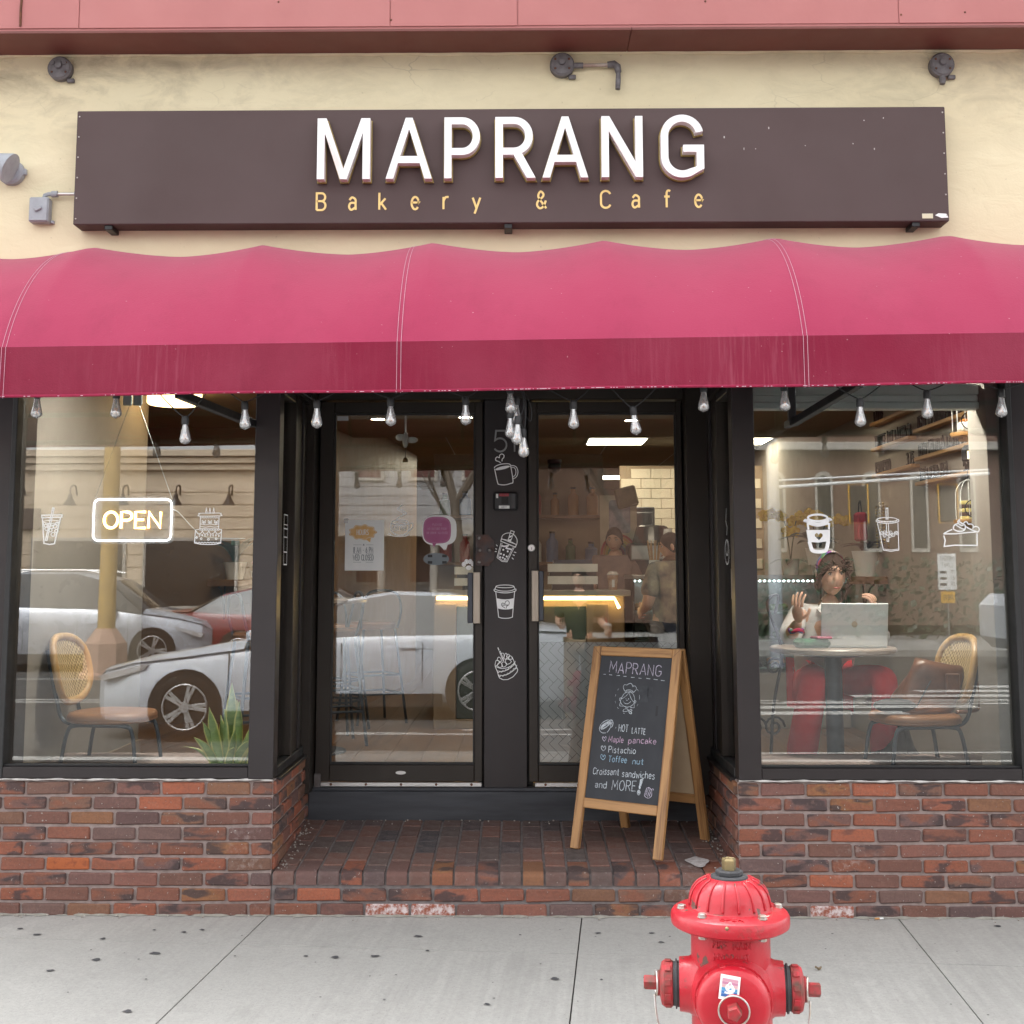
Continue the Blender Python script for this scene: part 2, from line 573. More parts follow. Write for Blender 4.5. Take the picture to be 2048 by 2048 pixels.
# ================================================================ materials of the shell
M = {}
def concrete(name, a=0.40, tone=(1, .98, .93)):
    m, nt, b, out = nodes(name)
    v = coords(nt)
    big = noise(nt, v, 1.1, 6, .6)
    fine = noise(nt, v, 75, 4, .75)
    mid = noise(nt, v, 9, 6, .65)
    c0 = tuple(a * .86 * t for t in tone); c1 = tuple(a * 1.06 * t for t in tone)
    col = ramp(nt, big, [(.3, c0), (.7, c1)])
    bl = noise(nt, v, 2.3, 6, .7)
    col = mix(nt, ramp(nt, bl, [(.50, (0, 0, 0)), (.78, (.5, .5, .5))]), col, tuple(a * .62 * t for t in tone))
    col = mix(nt, ramp(nt, mid, [(.35, (0, 0, 0)), (.8, (.22, .22, .22))]), col, tuple(a * .7 * t for t in tone))
    col = mix(nt, ramp(nt, fine, [(.40, (0, 0, 0)), (.68, (.55, .55, .55))]), col, tuple(a * .62 * t for t in tone))
    st = noise(nt, coords(nt, (1, .045, 1)), 34, 3, .6)        # broom lines
    st = math_(nt, 'MULTIPLY', st, ramp(nt, noise(nt, v, .8, 3), [(.35, (.25, .25, .25)), (.65, (1, 1, 1))]))
    col = mix(nt, ramp(nt, st, [(.25, (0, 0, 0)), (.6, (.42, .42, .42))]), col, tuple(a * .60 * t for t in tone))
    sm = noise(nt, v, 3.1, 5, .7)
    col = mix(nt, ramp(nt, sm, [(.58, (0, 0, 0)), (.74, (.45, .45, .45))]), col, tuple(a * .60 * t for t in tone))
    ag = noise(nt, v, 130, 2, .5)
    col = mix(nt, ramp(nt, ag, [(.66, (0, 0, 0)), (.72, (.7, .7, .7))]), col, tuple(a * .45 * t for t in tone))
    oi = nt.nodes.new('ShaderNodeObjectInfo')
    col = mix(nt, math_(nt, 'MULTIPLY', oi.outputs['Random'], .14), col, tuple(a * .72 * t for t in tone))
    nt.links.new(col, b.inputs['Base Color'])
    b.inputs['Roughness'].default_value = .9
    h = math_(nt, 'ADD', math_(nt, 'MULTIPLY', fine, .5), st)
    bump(nt, b, h, .5, .005)
    return m
M['concrete'] = concrete('broomed_concrete', .445)
M['kerb'] = concrete('kerb_concrete', .34)
M['joint'] = mat('joint_dirt', (.10, .095, .085), (.06, .056, .05), 20, .95)
M['gum'] = mat('trodden_gum', (.085, .083, .09), (.05, .05, .055), 40, .75)

def brickmat(name, floor=False):
    m, nt, b, out = nodes(name)
    oi = nt.nodes.new('ShaderNodeObjectInfo')
    rnd = oi.outputs['Random']
    tc = nt.nodes.new('ShaderNodeTexCoord')
    ad = nt.nodes.new('ShaderNodeVectorMath'); ad.operation = 'ADD'
    sc_ = nt.nodes.new('ShaderNodeVectorMath'); sc_.operation = 'SCALE'
    cx = nt.nodes.new('ShaderNodeCombineXYZ')
    for i in range(3): nt.links.new(math_(nt, 'MULTIPLY', rnd, (37.0, 91.0, 53.0)[i]), cx.inputs[i])
    nt.links.new(tc.outputs['Object'], ad.inputs[0]); nt.links.new(cx.outputs[0], ad.inputs[1])
    v = ad.outputs[0]
    if floor:
        base = ramp(nt, rnd, [(0, (.120, .070, .062)), (.2, (.165, .085, .068)), (.4, (.105, .074, .068)), (.55, (.20, .095, .072)), (.7, (.085, .072, .070)), (.85, (.165, .090, .076)), (1, (.058, .056, .064))])
    else:
        base = ramp(nt, rnd, [(0, (.170, .078, .058)), (.14, (.140, .088, .084)), (.26, (.330, .105, .058)), (.38, (.130, .086, .084)), (.5, (.250, .115, .056)), (.6, (.095, .066, .066)), (.72, (.270, .092, .056)), (.84, (.150, .078, .062)), (1, (.215, .084, .054))])
        base.node.color_ramp.interpolation = 'LINEAR'
    # flashed bricks: dark rim, orange heart
    mp = nt.nodes.new('ShaderNodeMapping'); mp.inputs['Scale'].default_value = (9, 9, 22)
    nt.links.new(v, mp.inputs[0])
    bl = noise(nt, mp.outputs[0], 1.0, 2.5, .45, .3)
    r2 = math_(nt, 'FRACT', math_(nt, 'MULTIPLY', rnd, 13.37))
    heart = ramp(nt, bl, [(.52, (0, 0, 0)), (.58, (1, 1, 1))])
    rim = ramp(nt, bl, [(.40, (1, 1, 1)), (.48, (0, 0, 0))])
    if not floor:
        base = mix(nt, math_(nt, 'MULTIPLY', heart, ramp(nt, r2, [(.60, (0, 0, 0)), (.68, (.7, .7, .7))])), base, (.23, .085, .052))
        base = mix(nt, math_(nt, 'MULTIPLY', rim, ramp(nt, r2, [(.50, (.08, .08, .08)), (.66, (.85, .85, .85))])), base, (.052, .042, .045))
    fine = noise(nt, v, 95, 4, .75)
    base = mix(nt, ramp(nt, fine, [(.40, (0, 0, 0)), (.68, (.42, .42, .42))]), base, (.065, .038, .033))
    lt = noise(nt, v, 60, 4, .7)
    base = mix(nt, ramp(nt, lt, [(.55, (0, 0, 0)), (.72, (.40, .40, .40))]), base, (.24, .15, .12))
    sp = noise(nt, v, 95, 2, .4)
    base = mix(nt, ramp(nt, sp, [(.71, (0, 0, 0)), (.75, (.7, .7, .7))]), base, (.42, .38, .35))
    if floor:
        du = noise(nt, coords(nt), 16, 5, .7)
        base = mix(nt, ramp(nt, du, [(.42, (0, 0, 0)), (.72, (.55, .55, .55))]), base, (.22, .18, .165))
    # whitish bloom here and there
    geo = nt.nodes.new('ShaderNodeNewGeometry')
    w = noise(nt, geo.outputs['Position'], 2.2, 4, .6)
    w2 = noise(nt, geo.outputs['Position'], 45, 5, .7)
    wh = math_(nt, 'MULTIPLY', ramp(nt, w, [(.60, (0, 0, 0)), (.75, (1, 1, 1))]), ramp(nt, w2, [(.5, (0, 0, 0)), (.66, (.5, .5, .5))]))
    base = mix(nt, wh, base, (.42, .38, .36))
    nt.links.new(base, b.inputs['Base Color'])
    b.inputs['Roughness'].default_value = .88
    b.inputs['Specular IOR Level'].default_value = .3
    bump(nt, b, math_(nt, 'ADD', fine, math_(nt, 'MULTIPLY', bl, .8)), .45, .003)
    return m
M['brick'] = brickmat('flashed_brick')
M['paver'] = brickmat('worn_paver', True)
M['mortar'] = mat('mortar', (.35, .28, .262), (.23, .18, .168), 30, .95, bmp=.5, bscale=220)
M['mortar_floor'] = mat('floor_mortar', (.25, .22, .215), (.16, .14, .14), 30, .95, bmp=.5, bscale=220)

def stucco():
    m, nt, b, out = nodes('cream_stucco')
    v = coords(nt)
    big = noise(nt, coords(nt, (.6, 1, 1.4)), 1.4, 5, .6)
    col = ramp(nt, big, [(.3, (.66, .575, .385)), (.7, (.75, .67, .47))])
    # sooty smears, strongest high up at the left
    sep = nt.nodes.new('ShaderNodeSeparateXYZ'); nt.links.new(v, sep.inputs[0])
    up = nt.nodes.new('ShaderNodeMapRange'); nt.links.new(sep.outputs['Z'], up.inputs[0])
    up.inputs[1].default_value, up.inputs[2].default_value = 3.45, 3.98
    lf = nt.nodes.new('ShaderNodeMapRange'); nt.links.new(math_(nt, 'ABSOLUTE', math_(nt, 'ADD', sep.outputs['X'], -.35)), lf.inputs[0])
    lf.inputs[1].default_value, lf.inputs[2].default_value = .7, 2.4
    lf.inputs[3].default_value = .22
    msk = math_(nt, 'MULTIPLY', up.outputs[0], lf.outputs[0])
    sm = noise(nt, coords(nt, (1.2, 1, 2.4), rot=(0, .35, 0)), 3.2, 9, .68, .5)
    g = math_(nt, 'MULTIPLY', msk, ramp(nt, sm, [(.44, (0, 0, 0)), (.78, (1, 1, 1))]))
    col = mix(nt, g, col, (.20, .165, .115))
    # fine cracks and scratches
    vo = nt.nodes.new('ShaderNodeTexVoronoi'); vo.feature = 'DISTANCE_TO_EDGE'
    vo.inputs['Scale'].default_value = 3.4
    wv = nt.nodes.new('ShaderNodeVectorMath'); wv.operation = 'ADD'
    nz = nt.nodes.new('ShaderNodeTexNoise'); nz.inputs['Scale'].default_value = 2.5; nz.inputs['Detail'].default_value = 6
    nt.links.new(coords(nt, (1, 1, 1.6)), wv.inputs[0]); nt.links.new(nz.outputs['Color'], wv.inputs[1])
    nt.links.new(wv.outputs[0], vo.inputs['Vector'])
    cr = ramp(nt, vo.outputs['Distance'], [(0, (1, 1, 1)), (.012, (0, 0, 0))])
    cmask = math_(nt, 'MULTIPLY', cr, ramp(nt, noise(nt, v, 1.9, 3), [(.54, (0, 0, 0)), (.66, (.5, .5, .5))]))
    cmask = math_(nt, 'MULTIPLY', cmask, up.outputs[0])
    col = mix(nt, cmask, col, (.16, .13, .09))
    sp = noise(nt, v, 60, 2, .5)
    col = mix(nt, ramp(nt, sp, [(.70, (0, 0, 0)), (.78, (.5, .5, .5))]), col, (.35, .29, .19))
    nt.links.new(col, b.inputs['Base Color'])
    b.inputs['Roughness'].default_value = .8
    lump = noise(nt, coords(nt, (1, 1, 1.7)), 5.5, 5, .5, .8)
    h = math_(nt, 'ADD', lump, math_(nt, 'MULTIPLY', noise(nt, v, 90, 4), .10))
    h = math_(nt, 'SUBTRACT', h, math_(nt, 'MULTIPLY', cmask, .3))
    bump(nt, b, h, .28, .03)
    return m
M['stucco'] = stucco()
M['soffit'] = mat('shaded_brown_red_soffit', (.16, .045, .036), (.13, .036, .03), 2.2, .5)  # cornice red darkened: the shade under the overhang is put into the colour
M['cornice'] = mat('faded_red_paint', (.41, .148, .142), (.365, .125, .12), 2.2, .5, bmp=.08, bscale=8, bdist=.02)
M['bronze'] = mat('dark_bronze_anodised', (.030, .025, .026), (.023, .019, .020), 3, .34, metal=.35, rough2=.46, bmp=.03, bscale=200)
M['bronze_b'] = mat('brown_bronze_anodised', (.030, .023, .018), (.022, .017, .014), 3, .38, metal=.35, rough2=.5)
M['gasket'] = mat('black_gasket', (.012, .012, .013), None, 5, .5)
M['blackpaint'] = mat('scuffed_black_paint', (.050, .054, .064), (.018, .019, .024), 2.5, .5, rough2=.75, stretch=(.6, 1, 6), bmp=.15, bscale=40)
M['caulk'] = mat('white_caulk', (.6, .58, .56), (.35, .33, .32), 25, .7)
M['glass'] = glass('shop_window_glass', .052)
M['alu'] = mat('brushed_aluminium', (.62, .61, .60), (.5, .49, .48), 12, .35, metal=.9, stretch=(1, 30, 30))
M['rust'] = mat('rust', (.16, .06, .03), (.07, .03, .02), 30, .85)

def canvas(name, c, dust):
    m, nt, b, out = nodes(name)
    v = coords(nt)
    big = noise(nt, v, 1.6, 5, .6)
    col = mix(nt, ramp(nt, big, [(.35, (0, 0, 0)), (.7, (.35, .35, .35))]), c, dust)
    # rain streaks running down the vertical cloth
    st = noise(nt, coords(nt, (1, .02, .06)), 55, 4, .6)
    zone = ramp(nt, noise(nt, coords(nt, (1, .01, .01)), 1.7, 2), [(.46, (0, 0, 0)), (.66, (1, 1, 1))])
    sep = nt.nodes.new('ShaderNodeSeparateXYZ'); nt.links.new(v, sep.inputs[0])
    k = math_(nt, 'LESS_THAN', sep.outputs['Y'], -.893)
    s = math_(nt, 'MULTIPLY', math_(nt, 'MULTIPLY', ramp(nt, st, [(.48, (0, 0, 0)), (.64, (.6, .6, .6))]), zone), k)
    col = mix(nt, s, col, dust)
    sp = noise(nt, v, 75, 1, .4)
    col = mix(nt, ramp(nt, sp, [(.80, (0, 0, 0)), (.82, (.3, .3, .3))]), col, (.65, .5, .52))
    bl = noise(nt, coords(nt, (1, 1, .5)), 4.5, 6, .7)
    col = mix(nt, ramp(nt, bl, [(.5, (0, 0, 0)), (.75, (.30, .30, .30))]), col, tuple(k * .62 for k in c))
    nt.links.new(col, b.inputs['Base Color'])
    b.inputs['Roughness'].default_value = .85
    b.inputs['Specular IOR Level'].default_value = .25
    b.inputs['Sheen Weight'].default_value = .15
    we = noise(nt, v, 130, 3, .6)
    bump(nt, b, math_(nt, 'ADD', math_(nt, 'MULTIPLY', big, 3.0), we), .22, .006)
    return m
M['canvas_top'] = canvas('paler_raspberry_canvas', (.300, .025, .072), (.35, .048, .100))  # canopy cloth, paler than the valance cloth
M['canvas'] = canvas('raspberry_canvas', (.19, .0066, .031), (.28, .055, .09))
M['thread'] = mat('white_thread', (.62, .42, .50), None, 60, .8)

# ================================================================ the ground
ANG = R(-4.6)
ca, sa = math.cos(ANG), math.sin(ANG)
walk = thing('sidewalk', None, None)
tag(walk, 'pale broomed concrete sidewalk of square slabs in front of the bakery', None, None, 'structure')
PITCH, G0 = 1.385, (-0.028, -0.528)
def slab_local(i, j):       # slab corners in the rotated frame whose origin is a joint crossing
    return i * PITCH + .262, (i + 1) * PITCH + .262, (j) * PITCH, (j + 1) * PITCH
nslab = 0
for i in range(-4, 4):
    for j in range(-2, 1):
        x0, x1, y0, y1 = slab_local(i, j)
        if j == 0: y1 = .52 + .25
        g = .0028
        mb = MB()
        mb.box(x0 + g, x1 - g, y0 + .0026, y1 - .0026, -.12, 0.006 + random.uniform(-.0006, .0006))
        o = mb.build('paving_slab', M['concrete'], walk, loc=(G0[0], G0[1], 0.004), rot=(0, 0, ANG))
mb = MB().box(-7, 7, -3.25, .6, -.2, -.004)
mb.build('joint_bed', M['joint'], walk)
mb = MB()
x = -7.0
while x < 7:
    mb.bbox(x + .004, x + 1.796, -3.42, -3.26, -.2, .006, .02)
    x += 1.8
mb.build('kerb', M['kerb'], walk)
mb = MB()
rg = random.Random(3)
spots = [(-2.127, -0.2298, 0.013), (-2.022, -0.3189, 0.013), (-1.724, -0.3734, 0.013), (-1.451, -0.572, 0.013), (-1.656, -0.6606, 0.013), (-1.787, -0.8013, 0.013), (-1.414, -0.2729, 0.013), (-1.347, -0.2341, 0.013), (-1.353, -1.246, 0.013), (-0.8446, -0.6033, 0.013), (-0.7241, -0.6148, 0.013), (-0.5718, -0.5995, 0.013), (-0.4218, -0.3184, 0.013), (-0.1131, -1.156, 0.013), (0.3321, -0.2632, 0.013), (0.5572, -0.2601, 0.013), (0.5825, -0.3911, 0.013), (0.1338, -0.8703, 0.013), (0.3067, -0.8796, 0.013), (2.055, -0.132, 0.013), (-1.549, -0.2446, 0.013), (-0.3675, -0.5228, 0.013), (0.0038, -0.2976, 0.013)]
sizes = [.016, .02, .015, .026, .021, .018, .014, .014, .02, .012, .02, .021, .021, .014, .015, .015, .015, .02, .008, .018, .009, .01, .008]
for (x, y, z), s in zip(spots, sizes):
    n = 14
    ph = rg.uniform(0, 6)
    mb._add([(x + s * .7 * (1.1 + .3 * math.sin(3 * a + ph) + .2 * math.sin(5 * a - ph) + rg.uniform(-.12, .12)) * math.cos(a), y + s * .7 * (1 + .3 * math.sin(2 * a + ph)) * math.sin(a), .0135) for a in [2 * math.pi * k / n for k in range(n)]] + [(x, y, .0165)], [(k, (k + 1) % n, n) for k in range(n)])
for k in range(60):
    x, y, s = rg.uniform(-2.4, 2.4), -rg.uniform(.05, 1.5), rg.uniform(.002, .006)
    mb._add([(x + s * math.cos(a), y + s * math.sin(a), .0135) for a in [0, 1.2, 2.4, 3.7, 5]], [(0, 1, 2, 3, 4)])
tag(mb.build('gum_spots', M['gum'], walk, True), None, None, None, 'stuff')
# cement smeared along the foot of the wall
mb = MB()
xs = [-3 + .02 * k for k in range(301)]
f = lambda x, s: .5 + .5 * math.sin(x * 9.1 + s) * math.sin(x * 23.7 + 2 * s) + .35 * math.sin(x * 71 + s)
vs = []
for x in xs:
    k = max(0, f(x, 1.3))
    vs += [(x, -.004 - .022 * k, .0118), (x, -.003 - .008 * k, .014 + .006 * k), (x, .004, .012 + .005 * k)]
mb._add(vs, [q for i in range(300) for q in ((3 * i, 3 * i + 3, 3 * i + 4, 3 * i + 1), (3 * i + 1, 3 * i + 4, 3 * i + 5, 3 * i + 2))])
mb.build('cement_smear', mat('cement_smear', (.34, .33, .29), (.24, .23, .2), 30, .95, bmp=.6, bscale=90), walk, True)

# ================================================================ the shop building
bld = thing('shop_building', 'single storey bakery building with cream stucco, dark window frames and low brick walls', 'building')
RX0, RX1, RD, SILL, FL = -1.098, 0.972, 0.95, 0.592, 0.40      # recess sides, its depth, brick top, floor inside
CH = SILL / 9

# upper wall and its red cornice
mb = MB().box(-4.5, 4.5, 0.0, .25, 2.62, 4.4)
mb.build('upper_wall', M['stucco'], bld)
mb = MB().box(-4.5, 4.5, .002, .22, 2.462, 2.618)
mb.build('head_beam', M['bronze'], bld)
cor = MB().box(-4.5, 4.5, -.25, .25, 4.0, 5.2).build('cornice', M['cornice'], bld)
edge = [-4.5, -1.93, -.61, 1.04, 2.60, 4.5]
rg = random.Random(5)
for a, b_ in zip([-4.5, -2.02, -.585, .0, 1.74, 3.2], [-2.02, -.585, .0, 1.74, 3.2, 4.5]):
    mb = MB().bbox(a + .0015, b_ - .0015, -.2545 - rg.uniform(0, .002), -.2505, 4.012 - rg.uniform(0, .003), 5.19, .002)
    mb.build('fascia_panel', M['cornice'], cor)
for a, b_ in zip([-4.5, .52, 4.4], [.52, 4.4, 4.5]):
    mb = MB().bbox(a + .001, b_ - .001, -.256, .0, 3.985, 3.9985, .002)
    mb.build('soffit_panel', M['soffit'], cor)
# wavy bead of render where the wall meets the soffit
mb = MB()
pts = [(-4.5 + .09 * k, -.006, 3.985 + .004 * math.sin(k * .7) * math.sin(k * .23) + .003 * math.sin(k * 1.9)) for k in range(101)]
mb.tube(pts, [.008 + .003 * abs(math.sin(k * .9)) for k in range(101)], 6)
mb.build('render_bead', M['stucco'], bld, True)
# screws and nicks on the fascia
mb = MB()
for x, z in [(-2.29, 4.16), (-.53, 4.2), (-.575, 4.25), (.86, 4.12), (1.12, 4.17), (2.04, 4.06), (-1.1, 4.13), (1.75, 4.05), (-.58, 4.04), (.17, 4.2)]:
    mb.ball((x, -.2565, z), (.005, .003, .005), 8, 5)
mb.tube([(-2.29, -.258, 4.02), (-2.291, -.259, 4.1), (-2.289, -.258, 4.15)], .006, 5)
mb.build('fascia_screw', M['rust'], cor)

# ---------------------------------------------------------------- bricks
rb = random.Random(11)
def bmesh_brick(name, l, d, h, m, var, b=.005):
    mb = MB()
    mb.bbox(-l / 2, l / 2, -d / 2, d / 2, -h / 2, h / 2, b, jit=.0026, rnd=rb)
    return mb.mesh(name, m)
BH, BL = CH - .0135, .1905
stretch = [bmesh_brick('stretcher', BL, .02, BH, M['brick'], k) for k in range(8)]
half = [bmesh_brick('header', .089, .02, BH, M['brick'], k) for k in range(5)]
def lay(wall, me, p, rz=0, sx=1.0):
    o = link(bpy.data.objects.new('brick', rb.choice(me)), wall, p, (rb.uniform(-.012, .012), rb.uniform(-.010, .010), rz))
    o.scale = (sx, 1, 1)
    return o
def course_x(x_from, x_to, start_half, direction):
    """list of (centre, length) from x_from towards x_to"""
    out, x = [], x_from
    first = True
    while (x_to - x) * direction > .03:
        w = .1016 if (first and start_half) else .2032
        if (x + direction * w - x_to) * direction > 0: w = abs(x_to - x)
        out.append((x + direction * w / 2, w))
        x += direction * w
        first = False
    return out
def brick_wall(box, faces):
    mb = MB().box(*box)
    w = mb.build('brick_wall', M['mortar'], bld)
    for kind, fixed, a, b_, d, rows, odd in faces:
        for r in rows:
            z = (r + .5) * CH
            for c, wd in course_x(a, b_, (r + odd) % 2 == 0, d):
                me, nom = (stretch, .2032) if wd > .15 else (half, .1016)
                sx = (wd - .0127) / (nom - .0127)
                pr = rb.uniform(-.0015, .002)
                if kind == 'x':
                    lay(w, me, (c, fixed - .001 - pr, z + rb.uniform(-.0012, .0012)), 0, sx)
                else:
                    lay(w, me, (fixed + (.001 + pr if fixed < 0 else -.001 - pr), c, z + rb.uniform(-.0012, .0012)), R(90), sx)
    return w
rows9, rows7 = range(9), range(3, 9)
wl_ = brick_wall((-2.42, RX0 - .006, .008, .9, -.1, SILL), [('x', .006, RX0, -2.38, -1, rows9, 0), ('y', RX0 - .004, .012, RD - .02, 1, rows7, 1)])
wr_ = brick_wall((RX1 + .006, 2.36, .008, .9, -.1, SILL), [('x', .006, RX1, 2.32, 1, rows9, 0), ('y', RX1 + .004, .012, RD - .02, 1, rows7, 1)])

# entrance step: pavers laid end-on, a bull-nosed front row, two courses of riser
step = MB().box(RX0 - .004, RX1 + .004, .012, RD + .05, -.1, .186).build('brick_step', M['mortar_floor'], bld)
slope = .060
wp = (RX1 - RX0) / 20.5
pav = []
for k in range(6):
    pav.append(MB().bbox(-wp / 2 + .0052, wp / 2 - .0052, -.0965, .0965, -.04, .0, .004, jit=.0012, rnd=rb).mesh('paver', M['paver']))
nose = []
for k in range(4):                                                  # rounded top front edge
    mb = MB()
    n = 6
    pr = [(-.1, -.0565), (-.1, -.026)] + [(-.1 + .026 - .026 * math.cos(R(90 * q / n)), -.026 + .026 * math.sin(R(90 * q / n))) for q in range(1, n + 1)] + [(.0965, 0), (.0965, -.05)]
    pr = [(y + rb.uniform(-.001, .001), z + rb.uniform(-.001, .001)) for y, z in pr]
    h = wp / 2 - .0052
    m_ = len(pr)
    mb._add([(-h, y, z) for y, z in pr] + [(h, y, z) for y, z in pr], [tuple(range(m_)), tuple(range(m_, 2 * m_))[::-1]] + [(i, i + m_, (i + 1) % m_ + m_, (i + 1) % m_) for i in range(m_)])
    nose.append(mb.mesh('nosing', M['brick'] if k % 2 else M['paver'], 40))
for c in range(21):
    x = RX0 + (c + .5) * wp
    if c == 20: x -= wp * .25
    off = 0 if c % 2 else -.5
    y = .098 if c % 2 else .048
    L0 = .1965
    sc0 = 1.0 if c % 2 else .5
    o = link(bpy.data.objects.new('brick', nose[(c * 3) % 4]), step, (x, .098 * sc0 + .0, .198 + slope * .05), (R(1.2), 0, rb.uniform(-.01, .01)))
    o.scale = (1 if c < 20 else .5, sc0 if sc0 == 1 else .55, 1)
    yy = .198 if c % 2 else .1135
    while yy < RD - .02:
        L = min(.1975, RD - .012 - yy)
        o = link(bpy.data.objects.new('brick', rb.choice(pav)), step, (x, yy + L / 2, .198 + slope * (yy + L / 2) + rb.uniform(-.0012, .0012)), (R(3.6), 0, rb.uniform(-.008, .008)))
        o.scale = (1 if c < 20 else .5, (L - .004) / .1935, 1)
        yy += L + .001
mb = MB()                                                           # sloping bed of mortar between the pavers
mb._add([(RX0, .02, .1895), (RX1, .02, .1895), (RX1, RD, .1915 + slope * RD), (RX0, RD, .1915 + slope * RD), (RX0, .02, .1), (RX1, .02, .1), (RX1, RD, .1), (RX0, RD, .1)], [(0, 1, 2, 3), (0, 4, 5, 1), (1, 5, 6, 2), (2, 6, 7, 3), (3, 7, 4, 0)])
mb.build('paver_bed', M['mortar_floor'], step)
for r in range(2):
    for c, wd in course_x(RX0 + .006, RX1 - .004, r == 1, 1):
        me, nom = (stretch, .2032) if wd > .15 else (half, .1016)
        lay(step, me, (c, .006 - rb.uniform(-.0015, .002), (r + .5) * CH + .002), 0, (wd - .0127) / (nom - .0127))

# bricks that stand out: salt-bloomed ones in the bottom courses and one broken orange brick
def splotched(name, base, c, lo, hi):
    m = M['brick'].copy(); m.name = name
    nt = m.node_tree; b = nt.nodes['Principled BSDF']
    src = b.inputs['Base Color'].links[0].from_socket
    n = noise(nt, coords(nt), 42, 6, .7)
    nt.links.new(mix(nt, ramp(nt, n, [(lo, (0, 0, 0)), (hi, (.9, .9, .9))]), base if base else src, c), b.inputs['Base Color'])
    return m
M['salt'] = splotched('salt_bloomed_brick', (.26, .085, .055), (.58, .52, .52), .44, .60)
M['chip'] = splotched('broken_orange_brick', (.34, .10, .04), (.16, .05, .03), .50, .70)
def special(walls, spots, m):
    for x, z in spots:
        o = min((c for w in walls for c in w.children if c.name.startswith('brick') and abs(c.rotation_euler.z) < .5 and c.location.y < .02), key=lambda c: (c.location.x - x) ** 2 + 9 * (c.location.z - z) ** 2)
        o.material_slots[0].link = 'OBJECT'; o.material_slots[0].material = m
special([step], [(-.63, .033), (-.42, .033)], M['salt'])
special([wr_], [(1.36, .04)], M['salt'])
special([wl_], [(-2.03, .22)], M['chip'])
rg = random.Random(31)
mb = MB()
pts = [(.815 + .05 * math.cos(a) * (1 + .25 * math.sin(3 * a)), .165 + .075 * math.sin(a) * (1 + .2 * math.cos(4 * a)), .198 + .06 * (.165 + .075 * math.sin(a)) + .0042) for a in [2 * math.pi * k / 22 for k in range(22)]]
mb._add(pts, [tuple(range(22))])
mb.build('paint_splash', mat('white_paint_splash', (.62, .60, .60), (.30, .25, .24), 46, .8, detail=8), step)
mb = MB()
for k in range(170):
    side = rg.random()
    y = rg.uniform(.03, RD - .05)
    x = RX0 + abs(rg.gauss(0, .03)) + .012 if side < .4 else RX1 - abs(rg.gauss(0, .03)) - .012 if side < .75 else rg.uniform(RX0, RX1)
    if side >= .75: y = RD - .05 - abs(rg.gauss(0, .03))
    s = rg.uniform(.0018, .0055)
    mb.ball((x, y, .198 + .06 * y + s * .5 + .001), (s, s * rg.uniform(.7, 1.2), s * .7), 5, 4)
for k in range(90):
    s = rg.uniform(.002, .006)
    mb.ball((rg.uniform(-2.3, 2.3), -abs(rg.gauss(0, .03)) - .012, .012 + s * .4), (s, s, s * .6), 5, 4)
tag(mb.build('grit', mat('pale_grit', (.42, .39, .35), (.25, .22, .2), 90, .9)), 'pale grit and crumbs along the foot of the walls and the step edges', 'grit', None, 'stuff')

# ---------------------------------------------------------------- black threshold board
mb = MB().bbox(RX0 + .004, RX1 - .002, RD - .04, RD + .12, .245, FL, .006)
mb.build('threshold', M['blackpaint'], bld)
# piers at the far ends and the dark corner above the recess
MB().box(-3.4, -2.347, .0, .3, -.1, 2.46).build('end_pier', M['bronze'], bld)
MB().box(2.264, 3.4, .0, .3, -.1, 2.46).build('end_pier', M['bronze'], bld)
MB().box(RX0 - .02, RX1 + .02, .222, RD + .25, 2.5, 2.62).build('recess_ceiling', M['blackpaint'], bld)

# ---------------------------------------------------------------- shop windows
def frame_bar(name, x0, x1, y0, y1, z0, z1, parent, m='bronze', b=.003):
    return MB().bbox(x0, x1, y0, y1, z0, z1, b).build(name, M[m], parent)
def shop_window(x0, x1, post, side):
    w = bpy.data.objects.new('shop_window', None); link(w, bld)
    g0, g1 = (x0 + .025, post[0]) if side < 0 else (post[1], x1 - .025)
    frame_bar('sill_rail', min(g0, g1) - .0, max(g0, g1), -.012, .075, SILL + .012, SILL + .062, w)
    frame_bar('sill_bead', min(g0, g1), max(g0, g1), .004, .036, SILL + .0625, SILL + .072, w, 'gasket', .002)
    frame_bar('corner_post', post[0], post[1], -.016, .085, SILL + .010, 2.458, w)
    if side < 0: frame_bar('end_post', x0, x0 + .025, -.014, .08, SILL + .010, 2.458, w, 'gasket')
    else: frame_bar('end_post', x1 - .025, x1, -.014, .08, SILL + .010, 2.458, w, 'gasket')
    frame_bar('head_rail', g0, g1, -.01, .07, 2.41, 2.457, w)
    MB().box(g0 - .008, g1 + .008, .045, .051, SILL + .055, 2.43).build('window_pane', M['glass'], w)
    mb = MB()
    xa, xb = (x0, post[1]) if side < 0 else (post[0], x1)
    pts = [(xa + (xb - xa) * k / 40, -.008 + .003 * math.sin(k * 1.7), SILL + .006 + .0015 * math.sin(k * .9)) for k in range(41)]
    mb.tube(pts, [.0042 + .002 * math.sin(k * 2.3) + .001 * math.sin(k * 5.1) for k in range(41)], 6).build('caulk_bead', M['caulk'], w, True)
    # scuffed paint patch on the post
    return w
win_l = shop_window(-2.345, None, (-1.213, -1.100), -1)
win_r = shop_window(None, 2.262, (.980, 1.082), 1)

